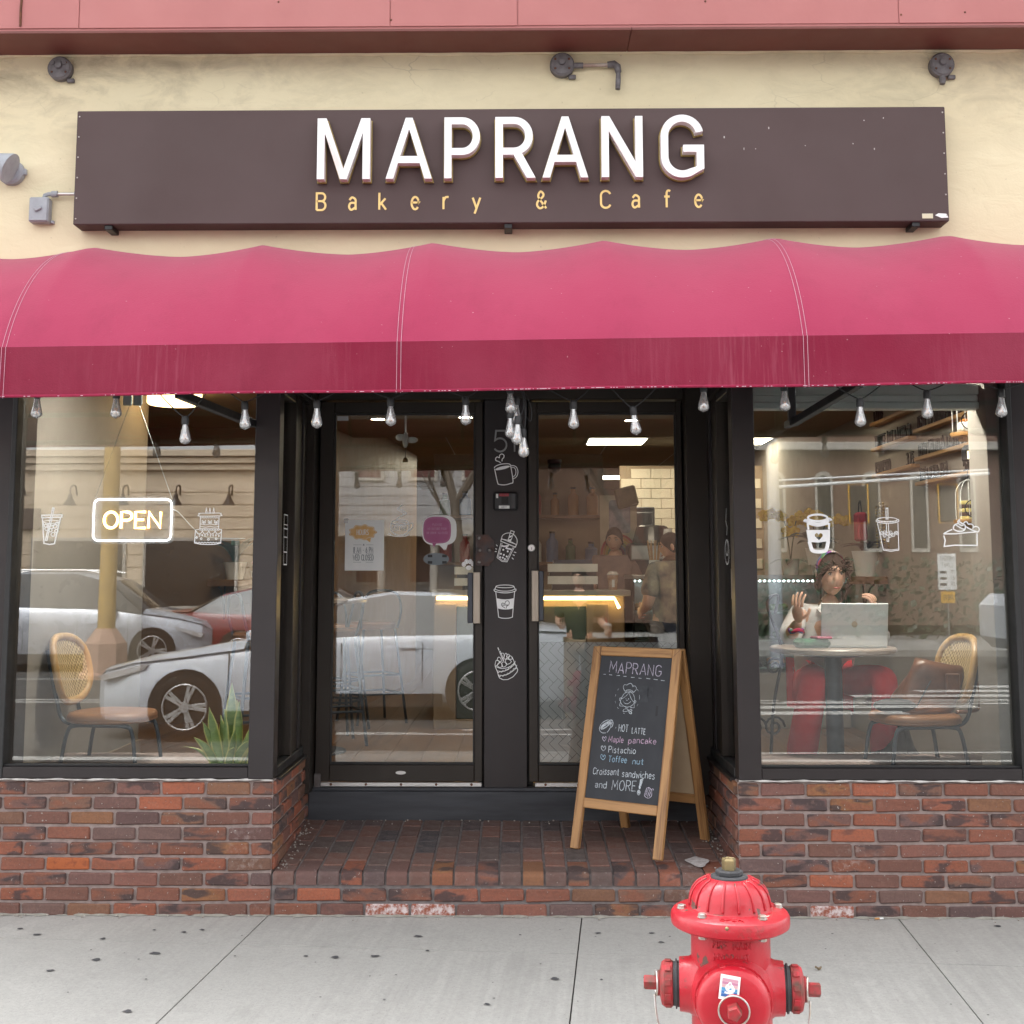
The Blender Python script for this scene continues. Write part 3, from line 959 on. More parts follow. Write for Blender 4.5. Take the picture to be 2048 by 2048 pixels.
def side_window(s, x):
    """narrow pane in the side of the recess; s = which way is into the shop"""
    w = bpy.data.objects.new('side_window', None); link(w, bld)
    t = s
    a, b_ = sorted((x, x + t * .075))
    MB().bbox(a, b_, .086, .80, SILL + .006, SILL + .05, .004).build('sill_rail', M['gasket'], w)
    MB().bbox(*sorted((x - t * .02, x + t * .05)), .086, .86, SILL - .012, SILL + .005, .003).build('sill_plate', M['bronze'], w)
    MB().bbox(a, b_, .43, .50, SILL + .0505, 2.4, .004).build('jamb', M['bronze_b'], w)
    MB().bbox(*sorted((x + t * .012, x + t * .06)), .5005, .80, SILL + .051, 2.4, .003).build('jamb_panel', M['bronze_b'], w)
    MB().bbox(*sorted((x + t * .002, x + t * .07)), .66, .70, SILL + .052, 2.4, .004).build('jamb_rib', M['bronze'], w)
    MB().box(*sorted((x + t * .03, x + t * .036)), .08, .44, SILL + .045, 2.4).build('window_pane', M['glass'], w)
    MB().box(*sorted((x - t * .01, x + t * .09)), .222, RD + .1, 2.405, 2.62).build('head_panel', M['bronze'], w)
    MB().bbox(a, b_, .087, .42, 2.36, 2.4, .003).build('head_rail', M['bronze'], w)
    return w
side_window(-1, RX0 - .004)
side_window(1, RX1 + .004)

# ---------------------------------------------------------------- doors and the post between them
DZ0, DZ1 = .442, 2.435
for a, b_ in ((RX0 - .03, -1.070), (.880, RX1 + .03)):
    frame_bar('door_jamb', a, b_, .80, 1.02, FL + .001, 2.5, bld, 'bronze_b')
frame_bar('door_head', -1.0695, .8795, .90, 1.03, 2.443, 2.56, bld, 'bronze_b')
post = frame_bar('centre_post', -.182, .044, .925, 1.03, FL + .001, 2.4425, bld, 'bronze')
for x in (-.146, .004):
    MB().box(x - .0012, x + .0012, .9235, .926, FL + .004, 2.44).build('panel_seam', M['gasket'], post)
for a, b_ in ((-.21, -.1825), (.0445, .075), (-1.10, -1.04), (.85, .90)):
    MB().box(a, b_, .986, 1.028, FL + .02, 2.44).build('door_stop', M['gasket'], bld)
MB().bbox(-1.0695, .8795, .905, 1.06, FL + .0005, .416, .002).build('sill_strip', M['blackpaint'], bld)
def glass_door(x0, x1, gx0, gx1, hinge):
    d = bpy.data.objects.new('glass_door', None); link(d, bld)
    y0, y1 = .935, .985
    frame_bar('stile', x0 + .004, gx0, y0, y1, DZ0, DZ1, d, 'bronze_b')
    frame_bar('stile', gx1, x1 - .004, y0, y1, DZ0, DZ1, d, 'bronze_b')
    frame_bar('top_rail', gx0 + .0005, gx1 - .0005, y0 + .001, y1, 2.374, DZ1, d, 'bronze_b')
    frame_bar('bottom_rail', gx0 + .0005, gx1 - .0005, y0 + .001, y1, DZ0, .528, d, 'bronze_b')
    for a, b_, c, e in ((gx0, gx0 + .008, .5285, 2.3735), (gx1 - .008, gx1, .5285, 2.3735)):
        MB().box(a, b_, y0 + .012, y0 + .03, c, e).build('glazing_bead', M['gasket'], d)
    MB().box(gx0 + .0085, gx1 - .0085, y0 + .012, y0 + .03, .5285, .539).build('glazing_bead', M['gasket'], d)
    MB().box(gx0 + .0085, gx1 - .0085, y0 + .012, y0 + .03, 2.364, 2.3735).build('glazing_bead', M['gasket'], d)
    MB().box(gx0 + .002, gx1 - .002, y0 + .022, y0 + .028, .53, 2.372).build('door_pane', M['glass'], d)
    sw = MB().bbox(x0 + .035, x1 - .006, y0 - .012, y0 - .001, .418, .441, .003).build('door_sweep', M['alu'], d)
    n = 5
    mb = MB()
    for k in range(n):
        mb.ball((x0 + .09 + (x1 - x0 - .15) * k / (n - 1), y0 - .013, .430), (.007, .004, .007), 8, 5)
    mb.build('sweep_screw', M['rust'], sw)
    return d
door_l = glass_door(-1.066, -.186, -.987, -.232, -1)
door_r = glass_door(.048, .876, .101, .842, 1)
MB().bbox(-1.066, -1.03, .915, .934, .405, .485, .005).build('floor_pivot', mat('worn_steel', (.16, .15, .15), (.08, .06, .055), 25, .55, metal=.6), door_l)
def pull(door, x0, x1, z0, z1, dark_left):
    h = bpy.data.objects.new('door_handle', None); link(h, door)
    xm = x0 + (x1 - x0) * (.42 if dark_left else .6)
    g, k = ((xm, x1), (x0, xm)) if dark_left else ((x0, xm), (xm, x1))
    MB().bbox(g[0], g[1], .885, .897, z0, z1, .003).build('pull_plate', mat('brushed_bronze_plate', (.36, .31, .26), (.29, .25, .21), 6, .38, metal=.75, stretch=(40, 1, 1)), h)
    MB().bbox(k[0], k[1], .8975, .912, z0 + .003, z1 - .003, .003).build('pull_edge', mat('dark_steel_pull', (.06, .065, .08), None, 8, .35, metal=.6), h)
    for z in (z0 + .04, z1 - .04):
        MB().bbox((x0 + x1) / 2 - .012, (x0 + x1) / 2 + .012, .9125, .9345, z - .012, z + .012, .002).build('pull_bracket', M['bronze'], h)
pull(door_l, -.268, -.200, 1.256, 1.525, True)
pull(door_r, .067, .132, 1.268, 1.534, False)
MB().lathe([(.0, 0), (.021, 0), (.021, .006), (.017, .010), (.0, .010)], 20, Matrix.Translation((.069, .9345, 1.652)) @ Matrix.Rotation(R(90), 4, 'X')).build('lock_cylinder', mat('nickel', (.62, .62, .62), (.5, .5, .5), 20, .28, metal=.95), door_r, 35)
MB().box(.0675, .0705, .9225, .9245, 1.643, 1.655).build('keyhole', M['gasket'], door_r)
lp = MB().prism([(-.226, 1.560), (-.160, 1.556), (-.128, 1.59), (-.128, 1.688), (-.16, 1.722), (-.226, 1.722)], .914, .924).build('lock_plate', mat('rusty_black_plate', (.05, .05, .055), (.11, .05, .035), 14, .45, metal=.5, rough2=.7), bld)
mb = MB()
for x, z in ((-.207, 1.704), (-.205, 1.640), (-.207, 1.578), (-.152, 1.640)):
    mb.ball((x, .9135, z), (.010, .005, .010), 10, 5)
mb.build('plate_screw', mat('screw_steel', (.33, .32, .32), (.15, .13, .12), 40, .4, metal=.8), lp, True)
tag(MB().lathe([(0, 0), (.02, 0), (.02, .002), (0, .002)], 20, Matrix.Translation((-.614, .9345, .488)) @ Matrix.Rotation(R(90), 4, 'X') @ Matrix.Scale(1.35, 4, (1, 0, 0)) @ Matrix.Scale(.45, 4, (0, 1, 0))).build('maker_badge', M['alu'], door_l))

# ---------------------------------------------------------------- awning
aw = thing('awning', 'raspberry pink fabric awning with dark red valance over the shop front', 'awning')
AD, RIBS = .90, [-3.45, -2.683, -1.916, -1.149, -.382, .384, 1.151, 1.918, 2.685, 3.45]
TM = R(68)
def aw_pt(x, t):
    """t = 0 at the wall, 1 at the fold"""
    k = next(i for i in range(len(RIBS) - 1) if RIBS[i] <= x <= RIBS[i + 1] + 1e-6)
    u = (x - RIBS[k]) / (RIBS[k + 1] - RIBS[k])
    sag = (1 - abs(2 * u - 1) ** 1.6) 
    a = t * TM
    y = -AD * math.sin(a) / math.sin(TM)
    zt, zf = 3.030 + .0104 * x, 2.428 + .0120 * x
    z = zf + (zt - zf) * (math.cos(a) - math.cos(TM)) / (1 - math.cos(TM))
    s = sag * (.029 * (1 - t) + .034 * math.sin(math.pi * t) ** .7)
    return (x, y + s * .35 * t * (1 - t) * 3, z - s)
XB = [-2.95, -2.03, -.468, 1.124, 2.95]
for a, b_ in zip(XB[:-1], XB[1:]):
    n = max(24, int((b_ - a) / .02))
    mb = MB()
    mb.grid(lambda u, v: aw_pt(a + (b_ - a) * u, v), n, 26)
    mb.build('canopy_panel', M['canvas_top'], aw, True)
    mb = MB()
    def val(u, v):
        x = a + (b_ - a) * u
        zf, zb = 2.428 + .0120 * x, 2.232 + .0117 * x
        w = .0035 * math.sin(x * 6.1) * v + .002 * math.sin(x * 17) * v
        return (x, -AD - .001 + w - .006 * v, zf + (zb - zf) * v + .002 * math.sin(x * 4.3) * v)
    mb.grid(val, n, 8)
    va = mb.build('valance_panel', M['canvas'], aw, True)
    mb = MB().tube([val(k / n, 1) for k in range(n + 1)], .006, 6)
    mb.build('hem', mat('dark_red_hem', (.30, .012, .055), (.22, .01, .04), 30, .8), va, True)
for xs in XB[1:-1]:
    mb = MB()
    for dx in (-.008, .008):
        mb.tube([(aw_pt(xs + dx, k / 30)[0], aw_pt(xs + dx, k / 30)[1] - .0015, aw_pt(xs + dx, k / 30)[2] + .0015) for k in range(31)], .0008, 4)
        mb.tube([(xs + dx, -AD - .006 - .006 * k / 4, 2.428 + .012 * xs - .206 * k / 4) for k in range(5)], .0008, 4)
    mb.build('seam_stitching', M['thread'], aw)
mb = MB()
rg = random.Random(8)
for k in range(230):
    x = rg.uniform(-2.3, 2.3)
    if rg.random() < .55: x = rg.gauss(rg.choice([-.3, .1, .5, 1.5, 1.9]), .16)
    mb.ball((x, -AD - .0145, 2.232 + .0117 * x - .002 + .002 * math.sin(x * 4.3)), (rg.uniform(.002, .006), .0012, .0016), 5, 4)
tag(mb.build('frayed_thread', M['thread'], aw), kind='stuff')
M['blacksteel'] = mat('black_painted_steel', (.018, .018, .02), (.012, .012, .013), 12, .4, metal=.3)
for x in RIBS[1:-1]:
    MB().tube([(aw_pt(x, k / 12)[0], aw_pt(x, k / 12)[1] + .014, aw_pt(x, k / 12)[2] - .014) for k in range(13)], .012, 6).build('rib', M['blacksteel'], aw, True)
MB().tube([(-2.95, -AD + .02, 2.40 - .035), (2.95, -AD + .02, 2.40 + .035)], .013, 8).build('front_bar', M['blacksteel'], aw, True)
MB().tube([(-2.95, -AD + .02, 2.25 - .035), (2.95, -AD + .02, 2.25 + .035)], .013, 8).build('front_bar', M['blacksteel'], aw, True)
def bar(p, q, w, parent, name='arm'):
    p, q = Vector(p), Vector(q)
    d = (q - p)
    Mx = Matrix.Translation(p) @ d.to_track_quat('X', 'Z').to_matrix().to_4x4()
    return MB().bbox(0, d.length, -w / 2, w / 2, -w / 2, w / 2, .003, Mx).build(name, M['blacksteel'], parent)
bar((-1.225, -.01, 2.205), (-1.345, -.86, 2.222), .034, aw)
bar((1.245, -.10, 2.195), (1.345, -.86, 2.262), .034, aw)
bar((1.238, -.10, 2.20), (1.238, -.10, 2.44), .034, aw)
bar((1.238, -.12, 2.195), (1.238, -.002, 2.195), .03, aw)


# ================================================================ sign over the awning
sg = thing('shop_sign', 'long dark brown signboard with raised white MAPRANG letters and gold Bakery & Cafe lettering', 'sign')
M['signboard'] = mat('brown_sign_paint', (.088, .060, .060), (.074, .050, .049), 1.6, .55, rough2=.7, spec=.25, bmp=.04, bscale=160)
M['white_letter'] = mat('white_acrylic', (.86, .86, .87), None, 8, .35)
M['letter_side'] = mat('white_letter_return', (.80, .76, .76), (.72, .62, .60), 9, .5)
M['gold'] = mat('pale_gold_vinyl', (.80, .58, .22), (.74, .52, .19), 14, .4)
SY = -.115
MB().bbox(-2.062, 1.98, SY, -.003, 3.122, 3.668, .004).build('board', M['signboard'], sg)
for x in (-1.90, -.045, 1.83):
    MB().bbox(x - .018, x + .018, SY + .01, -.002, 3.100, 3.121, .002).build('bracket', M['blacksteel'], sg)
mb = MB()
rg = random.Random(4)
for x in (-2.05, 1.968):
    for k in range(6): mb.ball((x, SY - .001, 3.15 + .098 * k), (.004, .002, .004), 6, 4)
for k in range(9):
    mb.ball((rg.uniform(.9, 1.75), SY - .0003, rg.uniform(3.45, 3.64)), (rg.uniform(.0015, .004), .0006, rg.uniform(.002, .007)), 5, 4)
tag(mb.build('paint_chips', mat('paint_chip', (.45, .42, .40), None, 20, .6), sg), kind='stuff')
MB().bbox(1.855, 1.905, SY - .0025, SY - .0005, 3.135, 3.158, .0008).build('maker_label', mat('label_paper', (.62, .58, .38), (.55, .5, .42), 60, .6), sg)
MB().prism([(1.915, 3.150), (1.945, 3.137), (1.975, 3.139), (1.966, 3.157), (1.93, 3.159)], SY - .002, SY - .0004).build('torn_sticker', M['white_letter'], sg)
# letters: outlines in units of the cap height
def ring(cx, cy, rx, ry, t, a0, a1, n=16):
    return arc(cx, cy, rx, ry, a0, a1, n), arc(cx, cy, rx - t, ry - t, a1, a0, n)
T_ = .115
def L_M():
    return [[(0, 0), (T_, 0), (T_, .76), (.36, 0), (.47, 0), (.715, .76), (.715, 0), (.83, 0), (.83, 1), (.69, 1), (.415, .17), (.14, 1), (0, 1)]]
def L_A():
    return [[(0, 0), (.12, 0), (.195, .255), (.545, .255), (.62, 0), (.74, 0), (.425, 1), (.315, 1)], [(.229, .37), (.37, .82), (.511, .37)]]
def L_P(leg=False):
    o, i = ring(.285, .69, .28, .31, T_, 90, -90)
    if not leg:
        out = [(0, 0), (T_, 0), (T_, .38)] + o[::-1] + [(0, 1)]
    else:
        out = [(0, 0), (T_, 0), (T_, .38), (.275, .38), (.475, 0), (.605, 0), (.40, .405)] + [p for p in o[::-1] if p[0] > .395] + [p for p in o[::-1] if p[0] <= .395 and p[1] > .7] + [(0, 1)]
    return [out, [(T_, .495)] + i + [(T_, .885)]]
def L_N():
    return [[(0, 0), (T_, 0), (T_, .76), (.535, 0), (.65, 0), (.65, 1), (.535, 1), (.535, .25), (.125, 1), (0, 1)]]
def L_G():
    o = arc(.33, .67, .33, .345, 12, 180, 18) + arc(.33, .33, .33, .345, 180, 318, 14)
    i = arc(.33, .33, .33 - T_, .345 - T_, 318, 180, 14) + arc(.33, .67, .33 - T_, .345 - T_, 180, 12, 18)
    return [o[:-1] + [(.665, .13), (.665, .52), (.345, .52), (.345, .405), (.55, .405), (.55, .165)] + i[2:]]
def signletter(ch, shapes, x, z, h, wd, parent):
    wmax = max(p[0] for p in shapes[0])
    kx = wd / wmax
    poly = [(x + p[0] * kx, z + p[1] * h) for p in shapes[0]]
    mb = MB()
    bm = bmesh.new()
    loops = [poly] + [[(x + p[0] * kx, z + p[1] * h) for p in s] for s in shapes[1:]]
    edges = []
    for lp_ in loops:
        vs = [bm.verts.new((p[0], SY - .062, p[1])) for p in lp_]
        edges += [bm.edges.new((vs[k], vs[(k + 1) % len(vs)])) for k in range(len(vs))]
    r = bmesh.ops.triangle_fill(bm, edges=edges, use_beauty=True, use_dissolve=False)
    faces = [f for f in bm.faces]
    n0 = len(bm.faces)
    ex = bmesh.ops.extrude_edge_only(bm, edges=edges)
    bmesh.ops.translate(bm, vec=(0, .046, 0), verts=[g for g in ex['geom'] if isinstance(g, bmesh.types.BMVert)])
    bm.faces.ensure_lookup_table()
    me = bpy.data.meshes.new('letter')
    bm.to_mesh(me); bm.free()
    me.materials.append(M['white_letter']); me.materials.append(M['letter_side'])
    for k, p in enumerate(me.polygons):
        p.material_index = 0 if k < n0 else 1
    o = link(bpy.data.objects.new('letter', me), parent)
    # amber backing that shows round the rim, and hidden studs
    mb = MB()
    for lp_ in loops:
        mb.ribbon([(p[0], p[1]) for p in lp_], .010, True, SY - .0155, SY - .004)
    mb.build('amber_backing', mat('amber_backing', (.30, .22, .05), (.22, .16, .05), 20, .5), o)
    return o
zb, LH = 3.314, .289
for ch, sh, x0, x1 in (('M', L_M(), -.967, -.712), ('A', L_A(), -.635, -.412), ('P', L_P(), -.353, -.181), ('R', L_P(True), -.107, .087), ('A', L_A(), .120, .340), ('N', L_N(), .405, .603), ('G', L_G(), .690, .897)):
    signletter(ch, sh, -.035 + (x0 + .035) * .953, zb + .003 * (x0 + 1), LH, (x1 - x0) * .953, sg)
for ch, x in (('B', -.955), ('a', -.803), ('k', -.657), ('e', -.505), ('r', -.352), ('y', -.213), ('&', .090), ('C', .393), ('a', .541), ('f', .694), ('e', .838)):
    mb = MB()
    st, w = text_strokes(ch, .080, wide=.98)
    for k, l in enumerate(st):
        mb.ribbon([(-.04 + (x + .04) * .974 + p[0], 3.186 + .004 * (x + 1) + p[1] * (1.0 if ch in 'BkC&fy' else 1.12)) for p in l], .0095, d0=SY - .002 - k * .0002, d1=SY)
    mb.build('gold_letter', M['gold'], sg)

# ---------------------------------------------------------------- fittings on the wall
M['greybox'] = mat('weathered_grey_metal', (.20, .19, .20), (.10, .09, .095), 30, .6, metal=.3, bmp=.3, bscale=80)
M['paintgrey'] = mat('grey_conduit_paint', (.36, .38, .42), (.28, .29, .32), 16, .5, bmp=.1, bscale=60)
def junction(x, z, name, label, m, holes=True):
    t = thing(name, label, 'electrical box', (x, 0, z))
    Rm = Matrix.Rotation(R(90), 4, 'X')
    MB().lathe([(0, 0), (.058, 0), (.058, .032), (.050, .038), (.050, .042), (.0, .042)], 24, Rm).build('round_box', m, t, 35, (0, -.002, 0))
    mb = MB()
    for a in (35, 145, 215, 325):
        mb.ball((.040 * math.cos(R(a)), -.044, .040 * math.sin(R(a))), (.006, .004, .006), 8, 5)
    mb.build('cover_screw', M['rust'], t)
    mb = MB().lathe([(0, 0), (.017, 0), (.015, .012), (0, .012)], 14, Rm)
    mb.build('hub_plug', m, t, 35, (0, -.044, .008))
    MB().bbox(.03, .066, -.02, -.003, -.065, -.045, .003).build('mount_ear', m, t)
    return t
j1 = junction(-2.185, 3.912, 'junction_box', 'round weathered grey junction box under the cornice above the left end of the sign', M['greybox'])
for x in (-.02, .012, .035):
    MB().lathe([(0, 0), (.012, 0), (.010, .006), (0, .006)], 12, Matrix.Translation((x - .01, -.044, .022)) @ Matrix.Rotation(R(90), 4, 'X')).build('knockout_plug', M['greybox'], j1)
j2 = junction(.211, 3.916, 'junction_box', 'round grey junction box with a rusty pipe stub reaching sideways under the cornice', M['greybox'])
MB().tube([(.055, -.025, -.003), (.10, -.025, -.003)], .014, 10).build('pipe_collar', M['greybox'], j2, 40)
MB().tube([(.10, -.025, -.003), (.235, -.025, 0)], .009, 10).build('rusty_pipe', mat('rusty_pipe', (.5, .46, .42), (.20, .07, .03), 22, .7, stretch=(.3, 1, 1)), j2, 40)
MB().tube([(.215, -.025, .0), (.245, -.027, .002), (.262, -.03, -.012), (.266, -.032, -.04)], [.015, .018, .018, .015], 10).build('pipe_elbow', M['greybox'], j2, 40)
MB().tube([(.266, -.032, -.035), (.264, -.034, -.085), (.262, -.036, -.125)], [.011, .013, .012], 10).build('drop_pipe', M['greybox'], j2, 40)
j3 = junction(2.005, 3.905, 'junction_box', 'round weathered junction box with short drip nipple above the right end of the sign', M['greybox'])
MB().tube([(0, -.025, -.055), (0, -.028, -.075), (-.002, -.03, -.095)], [.014, .017, .012], 10).build('drip_nipple', M['greybox'], j3, 40)
fl = thing('flood_light', 'pale grey round flood light fixture on the cream wall at the left edge', 'wall light', (-2.40, 0, 3.405))
Rm = Matrix.Rotation(R(90), 4, 'X')
MB().lathe([(0, 0), (.062, 0), (.062, .03), (.05, .04), (0, .042)], 24, Rm).build('round_base', M['paintgrey'], fl, 35, (0, -.002, 0))
MB().tube([(0, -.045, .0), (-.035, -.08, .02), (-.075, -.11, .04)], [.02, .017, .016], 10).build('swivel_arm', M['paintgrey'], fl, 40)
MB().lathe([(.03, 0), (.045, .05), (.07, .11), (.072, .12), (.0, .12)], 20, Matrix.Translation((-.075, -.11, .04)) @ Matrix.Rotation(R(115), 4, 'Y')).build('lamp_head', M['paintgrey'], fl, 35)
MB().bbox(.05, .075, -.03, -.01, -.015, .015, .004).build('fixing_lug', M['paintgrey'], fl)
sb = thing('switch_box', 'pale grey metal switch box with conduit beside the left end of the signboard', 'switch box', (-2.243, 0, 3.216))
MB().bbox(-.052, .040, -.055, -.002, -.062, .058, .006).build('box', M['paintgrey'], sb)
MB().bbox(-.048, .036, -.060, -.0555, -.057, .053, .002).build('cover_plate', M['paintgrey'], sb)
MB().bbox(-.022, .012, -.072, -.0605, -.008, .012, .003, Matrix.Rotation(R(-30), 4, 'Y')).build('toggle', M['paintgrey'], sb)
MB().tube([(.01, -.03, .058), (.012, -.03, .072), (.03, -.03, .078), (.05, -.03, .078)], .010, 10).build('conduit_elbow', M['paintgrey'], sb, 40)
for x in (.045, .155): MB().tube([(x, -.03, .078), (x + .028, -.03, .078)], .015, 10).build('coupling', M['paintgrey'], sb, 40)
MB().tube([(.07, -.03, .078), (.160, -.03, .078)], .008, 10).build('conduit', M['alu'], sb, 40)
MB().bbox(.041, .056, -.02, -.002, -.06, -.046, .002).build('mount_tab', M['paintgrey'], sb)

# ================================================================ string of bulbs under the awning
M['bulb_glass'] = glass('clear_bulb_glass', .26, (.96, .96, .96))
_nt = M['bulb_glass'].node_tree
_o = [n for n in _nt.nodes if n.type == 'OUTPUT_MATERIAL'][0]
_d, _m = _nt.nodes.new('ShaderNodeBsdfDiffuse'), _nt.nodes.new('ShaderNodeMixShader')      # whitish diffuse layer painting sky reflections into the bulb glass
_d.inputs[0].default_value = (.8, .8, .82, 1)
_m.inputs[0].default_value = .17
_nt.links.new(_o.inputs[0].links[0].from_socket, _m.inputs[1]); _nt.links.new(_d.outputs[0], _m.inputs[2]); _nt.links.new(_m.outputs[0], _o.inputs[0])
M['socket'] = mat('black_rubber_socket', (.014, .014, .016), None, 20, .45)
M['filament'] = mat('copper_filament', (.75, .32, .12), (.5, .2, .07), 60, .35, metal=.6)
def make_bulb():
    t = thing('light_bulb', None, 'light bulb')
    MB().lathe([(.0, -.034), (.0135, -.034), (.0145, -.030), (.0145, -.008), (.012, 0), (0, .002)], 14).build('socket', M['socket'], t, 35)
    pr = [(.0105, -.034), (.0115, -.042), (.0145, -.058), (.0185, -.075), (.0215, -.088), (.0222, -.095), (.0205, -.102), (.015, -.108), (.008, -.111), (.003, -.114), (0, -.115)][::-1]
    g = MB().lathe(pr, 18, cap=False).build('glass_bulb', M['bulb_glass'], t, True)
    MB().tube([(0, 0, -.035), (0, 0, -.062)], [.005, .002], 6).build('stem', mat('bulb_stem', (.55, .55, .55), None, 20, .3), t)
    pts = [(.0085 * math.cos(2.4 * k), .0085 * math.sin(2.4 * k), -.06 - (.036 if k % 2 else .012)) for k in range(9)]
    MB().tube(pts, .0008, 4).build('filament', M['filament'], t)
    return t
bulbs = [(-1.929, 2.246, 0, 'over the left end of the left window'), (-1.61, 2.246, 0, 'just left of the two clips that hold the OPEN sign'),
 (-1.331, 2.140, 4, 'hanging lowest on its wire in front of the round ceiling lamp'), (-1.094, 2.2, 2, 'at the right edge of the left window beside the corner post'),
 (-.804, 2.205, 1, 'in front of the dark frame left of the left door'), (-.51, 2.213, -1, 'over the middle of the left door glass'),
 (-.211, 2.217, -2, 'over the right stile of the left door'), (-.033, 2.26, 3, 'topmost in the bunch above the house number'),
 (-.006, 2.219, -3, 'second from the top in the bunch, leaning behind the topmost one'), (-.031, 2.163, 0, 'on the left side of the bunch, just right of the number 5'),
 (-.000, 2.136, 3, 'in the middle of the bunch in front of the number 1'), (.018, 2.089, -5, 'lowest in the bunch, beside the right door frame'),
 (.22, 2.2, 0, 'over the left half of the right door glass'), (.456, 2.176, 8, 'hanging low over the right half of the right door glass'),
 (.739, 2.268, 2, 'in front of the dark jamb right of the right door'), (1.058, 2.27, -1, 'beside the black awning bracket over the right window'),
 (1.357, 2.207, 0, 'hanging under the sloping black awning arm'), (1.624, 2.239, -1, 'in front of the menu ledges at the right'), (1.917, 2.243, -3, 'nearest the right end of the right window')]
proto = make_bulb()
BY = -.80
for k, (x, z, tilt, where) in enumerate(bulbs):
    o = proto if k == 0 else copy_tree(proto)
    y = BY if not 7 <= k <= 11 else BY + (-.02, .012, -.005, -.024, .02)[k - 7]
    o.location = (x, y, z)
    o.rotation_euler = (R(tilt * .6), R(tilt), k * 1.3)
    o['label'] = 'clear bulb ' + where
    o['group'] = 'bulbs on the string under the awning'
cab = MB()
prev = None
order = [b for b in bulbs]
ups = [(-2.2, 2.27), (-1.77, 2.285), (-1.49, 2.29), (-1.21, 2.29), (-.93, 2.295), (-.66, 2.29), (-.36, 2.295), (-.10, 2.30)]
for k in range(7):
    b, u0, u1 = bulbs[k], ups[k], ups[k + 1]
    cab.tube(spline([(u0[0], BY, u0[1]), ((u0[0] + b[0]) / 2, BY, (u0[1] + b[1]) / 2 - .012), (b[0] - .012, BY, b[1] + .001), (b[0] + .012, BY, b[1] + .001), ((u1[0] + b[0]) / 2, BY, (u1[1] + b[1]) / 2 - .012), (u1[0], BY, u1[1])], 5), .0026, 5)
ups = [(.05, 2.30), (.33, 2.30), (.60, 2.305), (.90, 2.31), (1.2, 2.31), (1.50, 2.315), (1.77, 2.315), (2.1, 2.32)]
for k in range(7):
    b, u0, u1 = bulbs[12 + k], ups[k], ups[k + 1]
    cab.tube(spline([(u0[0], BY, u0[1]), ((u0[0] + b[0]) / 2, BY, (u0[1] + b[1]) / 2 - .012), (b[0] - .012, BY, b[1] + .001), (b[0] + .012, BY, b[1] + .001), ((u1[0] + b[0]) / 2, BY, (u1[1] + b[1]) / 2 - .012), (u1[0], BY, u1[1])], 5), .0026, 5)
cab.tube(spline([(-.10, BY, 2.30), (-.045, BY, 2.27), (.012, BY + .01, 2.24), (.02, BY + .012, 2.17), (.005, BY + .01, 2.13), (.024, BY + .015, 2.09), (.03, BY + .02, 2.19), (.02, BY + .01, 2.26), (.05, BY, 2.30)], 6), .003, 5)
cab.tube(spline([(.02, BY, 2.25), (.028, BY, 2.15), (.05, BY + .01, 2.12), (.052, BY + .01, 2.17), (.03, BY, 2.23)], 6), .0015, 4)
tag(cab.build('light_cable', M['socket'], None, True), 'thin black cable looping along under the awning between the bulbs', 'cable')

# ================================================================ stickers, numbers and small things on glass and posts
M['vinyl'] = mat('white_vinyl', (.88, .89, .90), (.82, .83, .85), 30, .5)
M['paper'] = mat('white_paper', (.78, .79, .79), (.70, .72, .72), 9, .7)
M['ink'] = mat('grey_blue_ink', (.10, .14, .17), None, 20, .7)
class Draw:
    """strokes given in sketch pixels (y down) on an upright plane"""
    def __init__(s, x, z, k, y, ax=1): s.mb, s.x, s.z, s.k, s.y, s.n, s.ax, s.fat = MB(), x, z, k, y, 0, ax, 1.45 if k > .0004 else 1.1
    def p(s, q): return (s.x + q[0] * s.k, s.z - q[1] * s.k)
    def _y(s): s.n += 1; return s.y - .00006 * (s.n % 12)
    def line(s, pts, w=4, closed=False, smooth=0):
        w = w * s.fat
        if smooth: pts = spline(pts, smooth, closed)
        s.mb.ribbon([s.p(q) for q in pts], w * s.k, closed, s._y()); return s
    def el(s, cx, cy, rx, ry, w=4, a0=0, a1=360, rot=0):
        w = w * s.fat
        c, d = math.cos(R(rot)), math.sin(R(rot))
        pts = [(cx + (px - cx) * c - (py - cy) * d, cy + (px - cx) * d + (py - cy) * c) for px, py in arc(cx, cy, rx, ry, a0, a1, 22)]
        full = abs(a1 - a0) >= 360
        s.mb.ribbon([s.p(q) for q in (pts[:-1] if full else pts)], w * s.k, full, s._y()); return s
    def fill(s, pts, smooth=0):
        if smooth: pts = spline(pts, smooth, True)
        s.mb.poly([s.p(q) for q in pts], s._y()); return s
    def dot(s, cx, cy, rx, ry=None, rot=0):
        ry = ry or rx
        c, d = math.cos(R(rot)), math.sin(R(rot))
        return s.fill([(cx + px * c - py * d, cy + px * d + py * c) for px, py in arc(0, 0, rx, ry, 0, 340, 17)])
    def text(s, t, h, w, x, y, width=None, align='c', **kw):
        q = s.p((x, y)); write(s.mb, t, h * s.k, w * s.k, q[0], q[1], width * s.k if width else None, align, s._y(), **kw); return s
    def done(s, label, cat='sticker', name='sticker', m='vinyl', group=None, parent=None):
        o = s.mb.build(name, M[m] if isinstance(m, str) else m, parent)
        return tag(o, label, cat, group) if parent is None else o
def heart(cx, cy, s, rot=0):
    pts = [(0, .9), (-.5, .45), (-.95, -.1), (-.9, -.6), (-.5, -.85), (-.12, -.65), (0, -.35), (.12, -.65), (.5, -.85), (.9, -.6), (.95, -.1), (.5, .45)]
    c, d = math.cos(R(rot)), math.sin(R(rot))
    return [(cx + s * (x * c - y * d), cy + s * (x * d + y * c)) for x, y in pts]
SG = 'white line-art stickers'
GY = .0435
